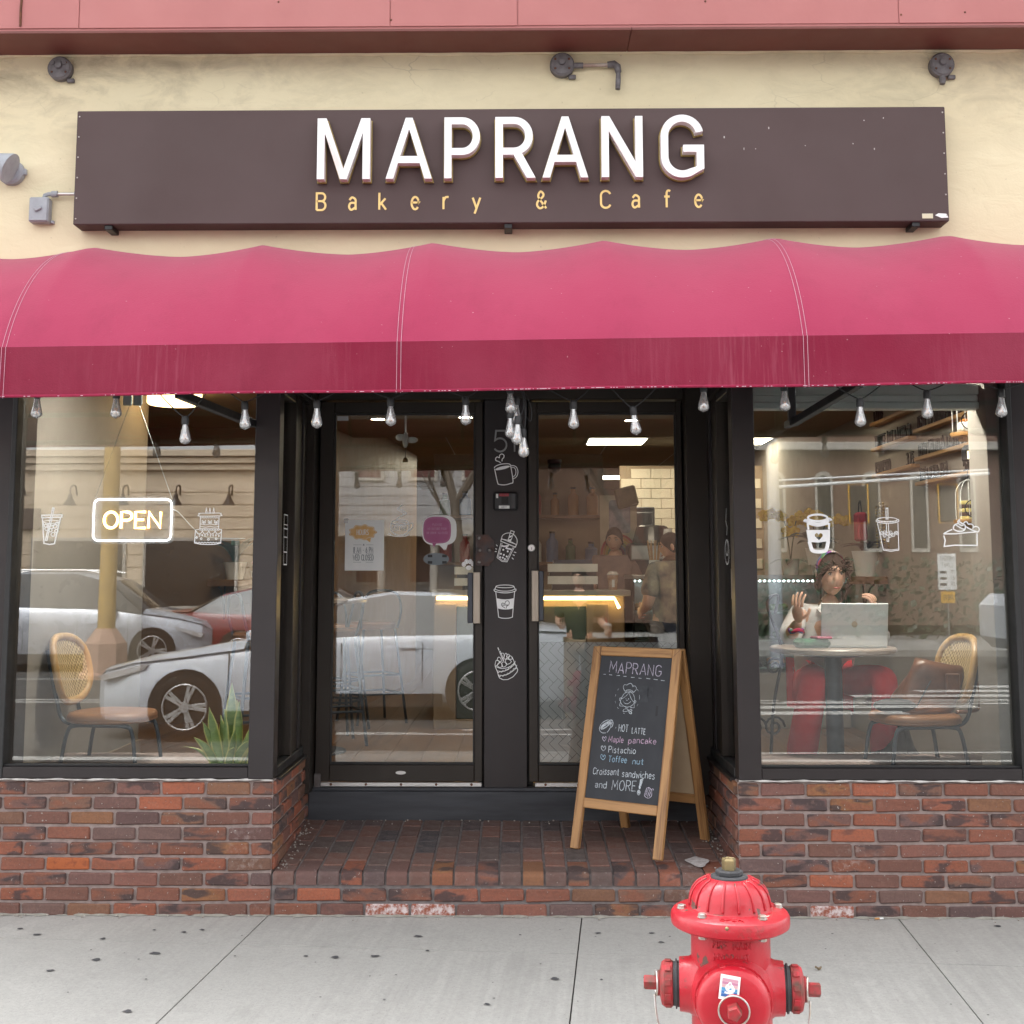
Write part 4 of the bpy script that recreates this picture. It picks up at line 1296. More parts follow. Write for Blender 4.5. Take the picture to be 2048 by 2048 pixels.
# left window: iced drink
d = Draw(-2.2135, 1.8207, .00051, GY)
d.x -= 245 * d.k; d.z += 120 * d.k
d.line([(250, 190), (252, 212), (434, 208), (437, 185)], 7, True).line([(258, 213), (282, 445), (330, 455), (378, 448), (424, 210)], 7)
d.el(343, 250, 78, 14, 4).line([(362, 126), (348, 122), (294, 418), (308, 420)], 6, True).line([(268, 262), (300, 300), (420, 262)], 4, False, 4)
for x, y, r in ((300, 312, 16), (345, 296, 18), (376, 290, 18), (335, 325, 16), (362, 364, 18), (391, 333, 15), (320, 280, 15), (395, 268, 16), (290, 285, 14)): d.el(x, y, r, r * .95, 5)
d.done('iced drink with straw sticker on the left window, left of the OPEN sign', group=None)
# left window: birthday cake
d = Draw(-1.496, 1.819, .00051, GY); d.x -= 1622 * d.k; d.z += 122 * d.k
for x in (1722, 1754, 1789):
    d.line([(x - 6, 150), (x - 6, 172), (x + 6, 172), (x + 6, 150)], 3, True).line([(x, 125), (x - 5, 138), (x, 146), (x + 5, 138)], 3, True)
d.line([(1660, 180), (1668, 172), (1840, 170), (1854, 182), (1850, 196), (1662, 198)], 4, True, 3).line([(1670, 200), (1668, 312)], 4).line([(1840, 198), (1838, 308)], 4)
for k in range(8): d.line([(1672 + k * 21, 204), (1682 + k * 21, 216), (1693 + k * 21, 204)], 3, False, 3)
for x in (1702, 1757, 1814):
    d.line([(x, 250), (x - 16, 236), (x - 16, 262), (x, 250), (x + 16, 236), (x + 16, 262)], 3, True).line([(x, 250), (x - 6, 272)], 3).line([(x, 250), (x + 6, 272)], 3)
d.line([(1672, 268), (1720, 276), (1760, 268), (1800, 276), (1838, 268)], 3, False, 4).line([(1672, 290), (1720, 298), (1760, 290), (1800, 298), (1838, 290)], 3, False, 4)
for k in range(12): d.el(1670 + k * 15, 318, 9, 8, 3)
d.line([(1628, 322), (1622, 440), (1680, 452), (1745, 455), (1810, 452), (1860, 442), (1866, 320)], 5).line([(1628, 322), (1660, 318)], 4).line([(1866, 320), (1838, 316)], 4)
for k in range(4): d.line([(1632 + k * 58, 330), (1652 + k * 58, 360), (1680 + k * 58, 350), (1690 + k * 58, 330)], 4, False, 4)
for k, (x, y) in enumerate([(1640, 385), (1665, 375), (1690, 370), (1716, 372), (1740, 366), (1766, 374), (1790, 372), (1815, 372), (1842, 376)]): d.el(x, y, 4, 8, 3)
for x, y in ((1682, 402), (1748, 408), (1818, 402), (1640, 392)): d.el(x, y, 8, 8, 4)
for k in range(9): d.line([(1626 + k * 26, 444), (1638 + k * 26, 432), (1651 + k * 26, 444)], 4, False, 3)
d.done('tiered birthday cake sticker on the left window, right of the OPEN sign')
# right window: takeaway cup with heart sleeve
d = Draw(1.3095, 1.7885, .000445, GY); d.x -= 52 * d.k; d.z += 88 * d.k
d.el(200, 128, 100, 34, 14).line([(105, 128), (100, 150)], 14).line([(296, 128), (300, 148)], 14).line([(64, 170), (75, 155), (110, 172), (200, 192), (290, 172), (318, 142), (334, 158)], 22, False, 4)
d.line([(95, 182), (102, 250)], 14).line([(318, 180), (312, 246)], 14).line([(104, 190), (200, 212), (312, 188)], 10, False, 4)
sl = [(78, 252), (200, 254), (324, 250), (318, 366), (205, 382), (96, 376)]
hh = heart(206, 320, 42)
_p, _f = fill_loops([[d.p(q) for q in sl], [d.p(q) for q in hh]])
d.mb._add([(q[0], d.y - .0009, q[1]) for q in _p], _f)
d.line([(108, 372), (122, 430), (140, 466), (205, 476), (268, 466), (288, 430), (302, 366)], 26, False, 4)
d.done('takeaway coffee cup sticker with heart on its sleeve, above the seated woman')
# right window: cold cup with ice
d = Draw(1.643, 1.816, .000445, GY); d.x -= 800 * d.k; d.z += 40 * d.k
d.line([(905, 42), (903, 155), (922, 155), (924, 42)], 6, True).el(914, 160, 104, 22, 5).line([(804, 160), (802, 182), (860, 196), (970, 196), (1030, 180), (1026, 156)], 6, False, 3)
for k in range(13): d.line([(820 + k * 16, 172), (820 + k * 16, 190)], 4)
d.line([(812, 196), (864, 474), (940, 486), (1022, 474), (1022, 194)], 5).line([(870, 462), (940, 472), (1018, 462)], 4, False, 4).line([(904, 198), (904, 290)], 5).line([(924, 198), (924, 290)], 5).line([(905, 345), (904, 384), (922, 384), (922, 345)], 5)
for k, (x, y) in enumerate([(852, 300), (884, 292), (912, 308), (944, 294), (998, 296), (880, 326), (934, 330), (970, 320), (1010, 300)]):
    r = 17
    d.line([(x + r * math.cos(R(60 * q + k * 17)), y + r * math.sin(R(60 * q + k * 17))) for q in range(6)], 4, True).line([(x, y), (x + r * math.cos(R(k * 17)), y + r * math.sin(R(k * 17)))], 3).line([(x, y), (x + r * math.cos(R(120 + k * 17)), y + r * math.sin(R(120 + k * 17)))], 3)
d.done('tall cold cup sticker with straw and ice cubes, middle of the right window')
# right window: slice of cream pie
d = Draw(1.946, 1.763, .000445, GY); d.x -= 1487 * d.k; d.z += 165 * d.k
d.line([(1494, 330), (1506, 380), (1494, 442), (1600, 430), (1832, 432), (1836, 310)], 9).line([(1492, 314), (1540, 285), (1584, 268)], 9).line([(1492, 314), (1620, 312), (1740, 300), (1838, 292)], 9).line([(1720, 238), (1780, 272), (1838, 292)], 9)
d.line([(1596, 262), (1600, 235), (1620, 215), (1650, 205), (1644, 188), (1660, 168), (1662, 190), (1690, 208), (1715, 225), (1716, 262), (1690, 284), (1640, 286), (1604, 270), (1596, 262)], 9, False, 4).line([(1622, 222), (1650, 240), (1690, 262), (1712, 262)], 8, False, 4).line([(1640, 200), (1670, 222), (1700, 228)], 8, False, 4)
d.line([(1700, 212), (1712, 194), (1735, 190), (1752, 214), (1775, 212), (1798, 225), (1800, 250)], 8, False, 4).el(1826, 268, 34, 30, 8, -160, 70)
d.done('cream pie slice sticker at the right end of the right window')
# slim stickers on the panes inside the recess
def recess_sticker(x, s, y0, y1, z0, z1, lines, label):
    mb = MB(Matrix(((0, s, 0, x), (1, 0, 0, 0), (0, 0, 1, 0), (0, 0, 0, 1))))
    for l, w in lines: mb.ribbon([(y0 + (y1 - y0) * a, z0 + (z1 - z0) * b) for a, b in l], w)
    tag(mb.build('sticker', M['vinyl']), label, 'sticker')
XL, XR = RX0 - .004 - .0285, RX1 + .004 + .0285
cupl = [([(.1, 0), (.9, 0), (1, .72), (0, .72), (.1, 0)], .006), ([(0, .72), (.06, 1), (.94, 1), (1, .72)], .006), ([(.04, .8), (.96, .8)], .005), ([(.08, .25), (.92, .25)], .006), ([(.04, .55), (.96, .55)], .006)]
recess_sticker(XL, 1, .30, .40, 1.56, 1.80, cupl, 'takeaway cup sticker seen edge-on in the narrow pane left of the left door')
recess_sticker(XL, 1, .10, .19, 1.44, 1.55, [([(0, 0), (1, 0), (.9, .5), (.5, 1), (.1, .5), (0, 0)], .005), ([(.5, 1), (.5, 0)], .004)], 'small cake slice sticker low on the narrow pane left of the left door')
cupr = [([tuple(p) for p in arc(.5, .22, .5, .22, 0, 360)], .006), ([tuple(p) for p in arc(.5, .3, .28, .14, 0, 360)], .006), ([(.5, .52), (.35, .66), (.65, .78), (.45, 1)], .005)]
recess_sticker(XR, -1, .28, .40, 1.56, 1.83, cupr, 'steaming cup sticker in the narrow pane right of the right door')
recess_sticker(XR, -1, .12, .23, 1.40, 1.58, [([(0, 0), (0, .6), (1, .75), (1, 0), (0, 0)], .006), ([(0, .6), (.5, 1), (1, .75)], .006), ([(.3, 0), (.3, .62)], .005)], 'pie slice sticker low on the narrow pane right of the right door')
# post between the doors
PYS = .9225
d = Draw(-.1305, 2.152, .000318, PYS); d.x -= 68 * d.k; d.z += 60 * d.k
d.line([(186, 214), (150, 190), (104, 172), (98, 138), (124, 112), (160, 125), (164, 88), (198, 62), (236, 82), (234, 122), (208, 150), (205, 186)], 13, False, 5)
d.line([(74, 300), (98, 268), (180, 236), (270, 226), (330, 232), (352, 258)], 12, False, 4).line([(80, 312), (130, 540), (160, 574), (250, 582), (350, 556), (390, 520), (350, 262)], 13, False, 3)
d.fill([(92, 326), (120, 300), (200, 272), (280, 260), (334, 262), (330, 280), (270, 308), (190, 328), (120, 336)], 3)
d.line([(356, 262), (400, 258), (450, 290), (472, 360), (456, 430), (420, 468), (386, 480)], 11, False, 4).line([(364, 290), (400, 288), (430, 320), (438, 370), (424, 420), (384, 450)], 10, False, 4)
d.done('coffee mug sticker with a heart of steam, below the house number')
d = Draw(-.126, 1.745, .000318, PYS); d.x -= 78 * d.k; d.z += 1345 * d.k
d.line([(350, 1350), (405, 1368), (335, 1545), (296, 1525)], 10, True).fill([(330, 1440), (372, 1425), (360, 1452), (318, 1478)]).fill([(312, 1500), (356, 1490), (340, 1520), (300, 1535)])
d.line([(190, 1490), (210, 1430), (270, 1395), (340, 1392), (410, 1430), (450, 1500), (448, 1570), (430, 1585)], 10, False, 4).line([(180, 1525), (192, 1485), (440, 1582), (424, 1625)], 12, True).line([(195, 1490), (300, 1505), (430, 1575)], 6)
d.line([(186, 1550), (118, 1798), (200, 1860), (284, 1868), (404, 1625)], 10, False, 1).line([(204, 1560), (140, 1790), (205, 1842), (270, 1850), (380, 1630)], 7)
d.line([(190, 1600), (240, 1612), (300, 1600), (270, 1640), (330, 1655), (366, 1668)], 22, False, 3)
for x, y in ((222, 1668), (296, 1695), (182, 1735), (231, 1753), (278, 1779), (170, 1791), (214, 1799), (248, 1822)): d.dot(x, y, 16)
for a in (((105, 1585), (125, 1608)), ((90, 1650), (116, 1660)), ((80, 1697), (112, 1697)), ((398, 1705), (436, 1716)), ((380, 1750), (410, 1764)), ((364, 1800), (392, 1826))): d.line(a, 11)
d.done('tilted bubble tea cup sticker below the black key box')
d = Draw(-.1285, 1.4585, .000304, PYS); d.x -= 80 * d.k; d.z += 172 * d.k
d.el(268, 200, 155, 24, 10).line([(112, 200), (95, 248)], 11).line([(422, 200), (442, 248)], 11).line([(86, 240), (84, 280), (180, 305), (270, 312), (360, 305), (454, 278), (452, 238)], 11, False, 3).line([(95, 250), (180, 276), (270, 282), (360, 276), (445, 248)], 10, False, 4)
d.line([(108, 290), (158, 728), (210, 745), (270, 749), (340, 745), (396, 728), (434, 290)], 11)
d.fill([(122, 404), (200, 420), (270, 424), (340, 420), (420, 404), (404, 578), (340, 594), (270, 598), (210, 594), (142, 578)])
o = d.done('tall takeaway cup sticker with a white sleeve, beside the door handles')
e = Draw(d.x, d.z, d.k, PYS - .0012)
e.line([(275, 576), (220, 540), (206, 505), (230, 485), (262, 500), (280, 460), (320, 448), (342, 480), (330, 520), (296, 545), (294, 578)], 9, False, 4).text('Coffee', 34, 5, 270, 535, 90)
e.done(None, m='gasket', name='sleeve_lettering', parent=o)
d = Draw(-.1245, 1.134, .000304, PYS); d.x -= 88 * d.k; d.z += 1275 * d.k
d.fill([(132, 1284), (146, 1282), (166, 1330), (154, 1336)]).line([(166, 1350), (230, 1510), (242, 1500), (182, 1345)], 8, True).line([(175, 1390), (236, 1380), (244, 1440), (215, 1470)], 7, False, 4)
d.line([(92, 1604), (130, 1690), (150, 1760), (168, 1800), (230, 1830), (310, 1826), (400, 1780), (470, 1700), (482, 1660), (440, 1570), (384, 1440)], 9)
for pts in ([(94, 1600), (106, 1510), (140, 1500), (170, 1540)], [(130, 1590), (150, 1545), (190, 1540), (220, 1600), (170, 1620)], [(210, 1600), (215, 1535), (260, 1530), (296, 1570), (250, 1612)], [(280, 1560), (275, 1490), (320, 1480), (372, 1520), (330, 1560)], [(316, 1470), (330, 1430), (370, 1430), (386, 1480)], [(245, 1470), (268, 1382), (296, 1400), (290, 1470)], [(290, 1440), (310, 1395), (345, 1420), (320, 1460)], [(130, 1500), (150, 1445), (190, 1470), (196, 1520)]): d.line(pts, 8, True, 3)
d.line([(100, 1606), (200, 1640), (300, 1625), (390, 1580), (420, 1540)], 8, False, 4)
for k in range(6):
    a, b_ = (125 + k * 54, 1690 - (k / 5.) ** 2 * 130 + k * 2), (172 + k * 54, 1690 - ((k + 1) / 5.) ** 2 * 130 + k * 2)
    d.line([a, ((a[0] + b_[0]) / 2, (a[1] + b_[1]) / 2 + 24), b_], 7, False, 3)
    d.line([(a[0] + 26, a[1] + 66), ((a[0] + b_[0]) / 2 + 26, (a[1] + b_[1]) / 2 + 92), (b_[0] + 26, b_[1] + 66)], 7, False, 3)
d.line([(125, 1680), (220, 1688), (320, 1655), (440, 1560)], 7, False, 4).line([(150, 1750), (240, 1756), (340, 1722), (462, 1630)], 7, False, 4)
d.done('round strawberry cake sticker with a candle, lowest on the post')
hn = thing('house_number', 'thin grey metal house number 51 on the post above the mug sticker', 'house number')
M['number'] = mat('grey_metal_numeral', (.30, .31, .31), (.22, .22, .22), 20, .35, metal=.5)
def numeral(ch, x, z, h, w):
    mb = MB()
    for l in text_strokes(ch, h, wide=1.25)[0]:
        mb.ribbon([(x + p[0], z + p[1]) for p in l], w, d0=.905, d1=.914)
    mb.build('digit', M['number'], hn)
numeral('5', -.127, 2.163, .112, .0085)
numeral('1', -.045, 2.163, .112, .0085)
kb = thing('key_box', 'black electronic key box with a red label on the post between the doors', 'key box', (-.067, .9245, 1.898))
MB().bbox(-.066, .064, -.030, 0, -.050, .050, .010).build('housing', mat('black_plastic_shell', (.03, .03, .033), (.022, .022, .025), 20, .45), kb)
MB().bbox(-.058, .054, -.034, -.0305, -.042, .042, .003).build('face', mat('dark_plastic_face', (.045, .045, .05), None, 20, .5), kb)
MB().box(-.034, .016, -.0355, -.0345, .026, .040).build('red_label', mat('red_label', (.42, .018, .025), (.30, .01, .02), 60, .5), kb)
MB().bbox(-.022, .014, -.037, -.0345, -.016, .022, .002).build('button_pad', M['gasket'], kb)
MB().box(-.036, .020, -.0355, -.0345, -.040, -.024).build('white_label', M['paper'], kb)
MB().box(-.051, -.040, -.0355, -.0345, .016, .038).build('small_label', M['paper'], kb)
MB().bbox(.028, .052, -.038, -.0345, -.040, .040, .003).build('card_slot', mat('slot_plastic', (.06, .06, .065), None, 10, .5), kb)
mb = MB()
write(mb, 'SECURED', .007, .0012, -.030, .0295, .042, 'l', -.0357)
write(mb, 'KEY', .008, .0014, -.008, -.036, .026, 'c', -.0357)
mb.build('label_print', M['ink'], kb)

# posters and signs on the left door
DY = .9535
ho = thing('hours_poster', 'white paper opening hours poster with an orange cloud on the left door', 'poster', (-.820, DY, 1.667))
MB().bbox(-.104, .104, -.0022, .0, -.134, .134, .0008).build('sheet', M['paper'], ho)
cl = [(.5 + .46 * math.cos(R(a)) * (1 + .07 * math.cos(R(a * 9))), .5 + .42 * math.sin(R(a)) * (1 + .09 * math.cos(R(a * 9)))) for a in range(0, 360, 6)]
d = Draw(0, 0, 1, -.0026); d.mb.poly([(-.088 + .156 * p[0], .022 + .094 * p[1]) for p in cl], -.0026); d.mb.poly([(.0, .035), (.035, .04), (.03, .015)], -.0027)
d.done(None, m=mat('orange_cloud_print', (.62, .36, .13), (.70, .46, .22), 40, .7), name='cloud_print', parent=ho)
mb = MB()
mb.ribbon([(-.088 + .156 * (.5 + (p[0] - .5) * .93), .022 + .094 * (.5 + (p[1] - .5) * .9)) for p in cl], .0014, True, -.0029)
write(mb, 'HOURS', .028, .0030, -.010, .055, .062, 'c', -.0030)
mb.build('hours_lettering', M['paper'], ho)
mb = MB()
write(mb, '8 AM - 6 PM', .030, .0026, -.006, -.040, .104, 'c', -.0026)
write(mb, 'WED CLOSED', .030, .0026, -.006, -.080, .108, 'c', -.0026)
for z in (.0, -.046, -.092): 
    mb.ribbon([(-.06, z + .002), (-.016, z + .002)], .0012, False, -.0026); mb.ribbon([(.008, z + .002), (.048, z + .002)], .0012, False, -.0026)
mb.poly([(-.009, -.001), (.001, -.001), (-.004, .008)], -.0026)
mb.build('poster_lettering', M['ink'], ho)
tape = film('clear_tape', (.8, .8, .8), .35, .2)
MB().box(-.112, -.09, -.0034, -.0028, .118, .142).build('tape', tape, ho)
d = Draw(-.694, 1.884, .000785, DY - .0006)            # crop px from the door picture
d.x -= 745 * d.k; d.z += 868 * d.k
d.line([(838, 872), (815, 895), (850, 915), (865, 930), (815, 955), (800, 975)], 5, False, 5).line([(826, 878), (806, 900), (838, 922), (848, 936), (806, 960)], 4, False, 5)
d.el(825, 992, 58, 18, 5).el(830, 995, 30, 8, 4, -120, 170).line([(766, 995), (762, 1035), (785, 1065), (825, 1078), (868, 1064), (886, 1030), (884, 995)], 5, False, 4)
d.line([(886, 1005), (905, 996), (914, 1012), (902, 1035), (880, 1050)], 5, False, 4).line([(748, 1064), (770, 1080), (825, 1086), (870, 1080), (890, 1066)], 4, False, 4).text('coffee', 40, 4, 822, 1045, 90)
d.done('steaming coffee cup sticker with the word coffee on the left door')
bb = thing('notice_bubble', 'purple speech bubble notice on a white backing on the left door', 'notice', (-.421, DY, 1.737))
def blob(cx, cz, w, h, n=28, p=3.2):
    return [(cx + w * math.copysign(abs(math.cos(a)) ** (2 / p), math.cos(a)), cz + h * math.copysign(abs(math.sin(a)) ** (2 / p), math.sin(a))) for a in [2 * math.pi * k / n for k in range(n)]]
mb = MB(); mb.poly(blob(0.0, .01, .092, .080), -.0008); mb.poly([(-.02, -.05), (.03, -.06), (.028, -.098)], -.0009); mb.poly([(.005, -.05), (.05, -.05), (.035, -.098)], -.00095)
mb.build('white_backing', M['paper'], bb)
mb = MB(); mb.poly(blob(-.012, .010, .074, .071), -.0016); mb.poly([(-.045, -.04), (-.01, -.052), (-.03, -.082)], -.0017)
mb.build('purple_bubble', mat('plum_print', (.32, .085, .20), (.38, .12, .25), 12, .6), bb)
mb = MB()
for k, t in enumerate(('PLEASE', 'NO OUTSIDE FOOD', 'OR DRINK ALLOWED')): write(mb, t, .011, .0013, -.012, .034 - k * .022, (.05, .10, .112)[k], 'c', -.0021)
mb.ribbon([(p[0] * .93 - .001, p[1] * .93) for p in blob(-.012, .010, .074, .071)], .0012, True, -.0021)
mb.build('bubble_lettering', mat('pink_ink', (.55, .33, .45), None, 20, .7), bb)
pl = thing('oval_plaque', 'grey oval backing with four dark tabs below the purple bubble notice', 'notice', (-.437, DY, 1.594))
MB().poly(blob(0, 0, .068, .032, 28, 2.2), -.0008).build('oval', mat('grey_oval', (.14, .17, .19), (.18, .20, .22), 8, .6), pl)
for x in (-.045, .032):
    for z in (-.018, .016): MB().box(x, x + .024, -.003, -.001, z - .007, z + .007).build('tab', M['gasket'], pl)
d = Draw(-.264, 1.548, .001, DY - .0008)
for x, y in ((-26, -18), (-12, -32), (8, -32), (22, -20)): d.dot(x, y, 6, 8).el(x, y, 9, 11, 3)
d.dot(0, 0, 15, 12)
d.done('small paw print sticker above the left door handle')
tag(MB().box(-.975, -.915, DY - .002, DY, 2.336, 2.360).build('blank_label', film('clear_label', (.55, .57, .6), .7, .3)), 'small blank silver label in the top corner of the left door glass', 'label')
# frosted herringbone film on the right door
hf = thing('herringbone_film', 'frosted film with a dark herringbone pattern on the lower right door', 'window film', (.4715, DY + .008, .0))
fx0, fx1, fz0, fz1 = -.362, .362, .540, 1.158
MB().box(fx0, fx1, -.0012, -.0004, fz0, fz1).build('frosted_sheet', film('frosted_film', (.55, .57, .58), .40, .6), hf)
mb = MB()
a = .034
def clip_seg(p, q):
    t0, t1 = 0.0, 1.0
    dx, dz = q[0] - p[0], q[1] - p[1]
    for pp, qq in ((-dx, p[0] - fx0), (dx, fx1 - p[0]), (-dz, p[1] - fz0), (dz, fz1 - p[1])):
        if abs(pp) < 1e-12:
            if qq < 0: return None
        else:
            r = qq / pp
            if pp < 0: t0 = max(t0, r)
            else: t1 = min(t1, r)
    return ((p[0] + t0 * dx, p[1] + t0 * dz), (p[0] + t1 * dx, p[1] + t1 * dz)) if t0 < t1 else None
c45 = math.cos(R(45))
segs = set()
for i in range(-26, 27):
    for j in range(-26, 27):
        k = (i + j) % 4
        # herringbone of 2x1 blocks on a square grid: draw the border cells that need one
        if k in (0, 1, 3): segs.add((i, j, i + 1, j)) if k != 1 else None
        if k in (0, 1, 2): segs.add((i, j, i, j + 1)) if k != 2 else segs.add((i, j, i, j + 1))
for s_ in segs:
    p, q = [((x - y) * a * c45, (x + y) * a * c45 + .85) for x, y in ((s_[0], s_[1]), (s_[2], s_[3]))]
    g = clip_seg(p, q)
    if g: mb.ribbon(g, .0022, False, -.0018)
mb.build('herringbone_lines', M['gasket'], hf)

# ================================================================ A-frame chalkboard
ab = thing('chalkboard_sign', 'wooden A-frame chalkboard with chalk menu standing on the brick step', 'sandwich board', (.586, .465, .224), R(-33.4))
M['oak'] = wood('oiled_oak', (.44, .235, .09), (.15, .065, .022), 2, 1.6, .5)
M['oak_x'] = wood('oiled_oak_rail', (.44, .235, .09), (.15, .065, .022), 0, 1.6, .5)
M['slate'] = mat('chalk_dusted_slate', (.045, .048, .056), (.026, .028, .034), 3.5, .7, bmp=.04, bscale=120, stretch=(1, 1, .5))
M['mdf'] = mat('bare_hardboard', (.50, .38, .25), (.44, .33, .21), 8, .7)
HT, SP, WD, LEN = .932, .240, .482, .9625
def leaf(front):
    ang = math.atan2(SP, HT) * (1 if front else -1)
    Mx = Matrix.Translation((0, -.012 if front else .012, HT)) @ Matrix.Rotation(-ang, 4, 'X')
    if not front: Mx = Matrix.Translation((0, .012, HT)) @ Matrix.Rotation(-ang, 4, 'X')
    r = bpy.data.objects.new('board_frame' , None); link(r, ab); r.matrix_local = Mx
    y0, y1 = -.012, .012
    MB().bbox(-WD / 2, -WD / 2 + .045, y0, y1, -LEN, -.0, .003).build('stile', M['oak'], r)
    MB().bbox(WD / 2 - .045, WD / 2, y0, y1, -LEN, -.0, .003).build('stile', M['oak'], r)
    MB().bbox(-WD / 2 + .0455, WD / 2 - .0455, y0 + .0006, y1, -.044, -.0008, .003).build('top_rail', M['oak_x'], r)
    MB().bbox(-WD / 2 + .0455, WD / 2 - .0455, y0 + .0006, y1, -.772, -.726, .003).build('bottom_rail', M['oak_x'], r)
    MB().box(-WD / 2 + .046, WD / 2 - .046, -.003, .003, -.7255, -.0445).build('panel', M['slate'] if front else M['mdf'], r)
    return r
fr, bk = leaf(True), leaf(False)
# mitre lines at the top corners and the top hinges
mb = MB()
for s in (-1, 1): mb.ribbon([(s * (WD / 2 - .002), -.002), (s * (WD / 2 - .044), -.043)], .0014, False, -.0125)
mb.build('mitre_joint', M['gasket'], fr)
for s in (-1, 1): MB().bbox(s * .15 - .025, s * .15 + .025, -.012, .012, HT + .0005, HT + .003, .001).build('hinge', M['blacksteel'], ab)
def chalk(name, c):
    m, nt, b, out = nodes(name)
    n = noise(nt, coords(nt), 340, 3, .7)
    n2 = noise(nt, coords(nt), 60, 3, .6)
    f = math_(nt, 'MULTIPLY', ramp(nt, n, [(.34, (0, 0, 0)), (.52, (1, 1, 1))]), ramp(nt, n2, [(.2, (.35, .35, .35)), (.6, (1, 1, 1))]))
    nt.links.new(mix(nt, f, (.05, .053, .06), c), b.inputs['Base Color'])
    b.inputs['Roughness'].default_value = .95
    return m
CW, CP, CB, CV = chalk('white_chalk', (.62, .68, .74)), chalk('pink_chalk', (.58, .40, .55)), chalk('blue_chalk', (.36, .56, .72)), chalk('lilac_chalk', (.60, .55, .68))
U0, V0 = -WD / 2 + .046, -.0445
def b2(p): return (U0 + p[0], V0 - p[1])
CY = -.0036
rc = random.Random(2)
def chalk_text(s, p0, p1, h, m, name='chalk_text', w=.0034, double=False, **kw):
    a, b_ = b2(p0), b2(p1)
    mb = MB()
    W = b_[0] - a[0]
    st, tw = text_strokes(s, h, jit=.045, rnd=rc, **kw)
    k = W / tw
    for rep_ in range(2 if double else 1):
        for i, l in enumerate(st):
            ox, oz = rc.uniform(-.0012, .0012) * rep_ * 1.6, rc.uniform(-.001, .001) * rep_
            pts = [(a[0] + p[0] * k + ox, a[1] + p[1] + oz + (b_[1] - a[1]) / W * p[0] * k) for p in l]
            mb.ribbon(pts, w, False, CY - .0001 * (i % 6) - .0005 * rep_)
    return mb.build(name, m, fr)
chalk_text('MAPRANG', (0.0556, 0.0808), (0.3381, 0.0882), .052, CV, double=True, w=.0036)
chalk_text('HOT', (0.1424, 0.3594), (0.1923, 0.3604), .032, CW)
chalk_text('LATTE', (0.2146, 0.3634), (0.2872, 0.366), .027, CW)
chalk_text('Maple', (0.0941, 0.4128), (0.1737, 0.4098), .027, CP)
chalk_text('pancake', (0.2024, 0.4119), (0.3472, 0.4047), .028, CP)
chalk_text('Pistachio', (0.1003, 0.4627), (0.2453, 0.4578), .029, CW)
chalk_text('Toffee', (0.1054, 0.5045), (0.203, 0.5027), .028, CB)
chalk_text('nut', (0.2356, 0.5059), (0.2919, 0.5033), .027, CB)
chalk_text('Croissant', (0.0298, 0.5697), (0.1685, 0.5627), .030, CW)
chalk_text('sandwiches', (0.1872, 0.5689), (0.357, 0.5638), .030, CW)
chalk_text('and', (0.0488, 0.6295), (0.109, 0.6281), .031, CW)
chalk_text('MORE', (0.1399, 0.6342), (0.2661, 0.6263), .045, CW)
def chalk_draw(strokes, m, w=.0022, name='chalk_drawing'):
    mb = MB()
    for i, (pts, ww) in enumerate(strokes):
        mb.ribbon([b2(p) for p in pts], ww or w, False, CY - .0001 * (i % 8))
    return mb.build(name, m, fr)
dash = [(0.0234, 0.0909), (0.0367, 0.0915), (0.0570, 0.0916), (0.0737, 0.0933), (0.0980, 0.0948), (0.1165, 0.0931), (0.1372, 0.0966), (0.1531, 0.0962), (0.1787, 0.0997), (0.1968, 0.0991), (0.2201, 0.1013), (0.2372, 0.1023), (0.2623, 0.1006), (0.2828, 0.1024), (0.3027, 0.1033), (0.3243, 0.1050), (0.3404, 0.1067), (0.3613, 0.1074)]
chalk_draw([(dash[2 * k:2 * k + 2], 0) for k in range(9)], CW, .003)
S_ = lambda pts, n=5, c=False: spline(pts, n, c) + ([spline(pts, n, c)[0]] if c else [])
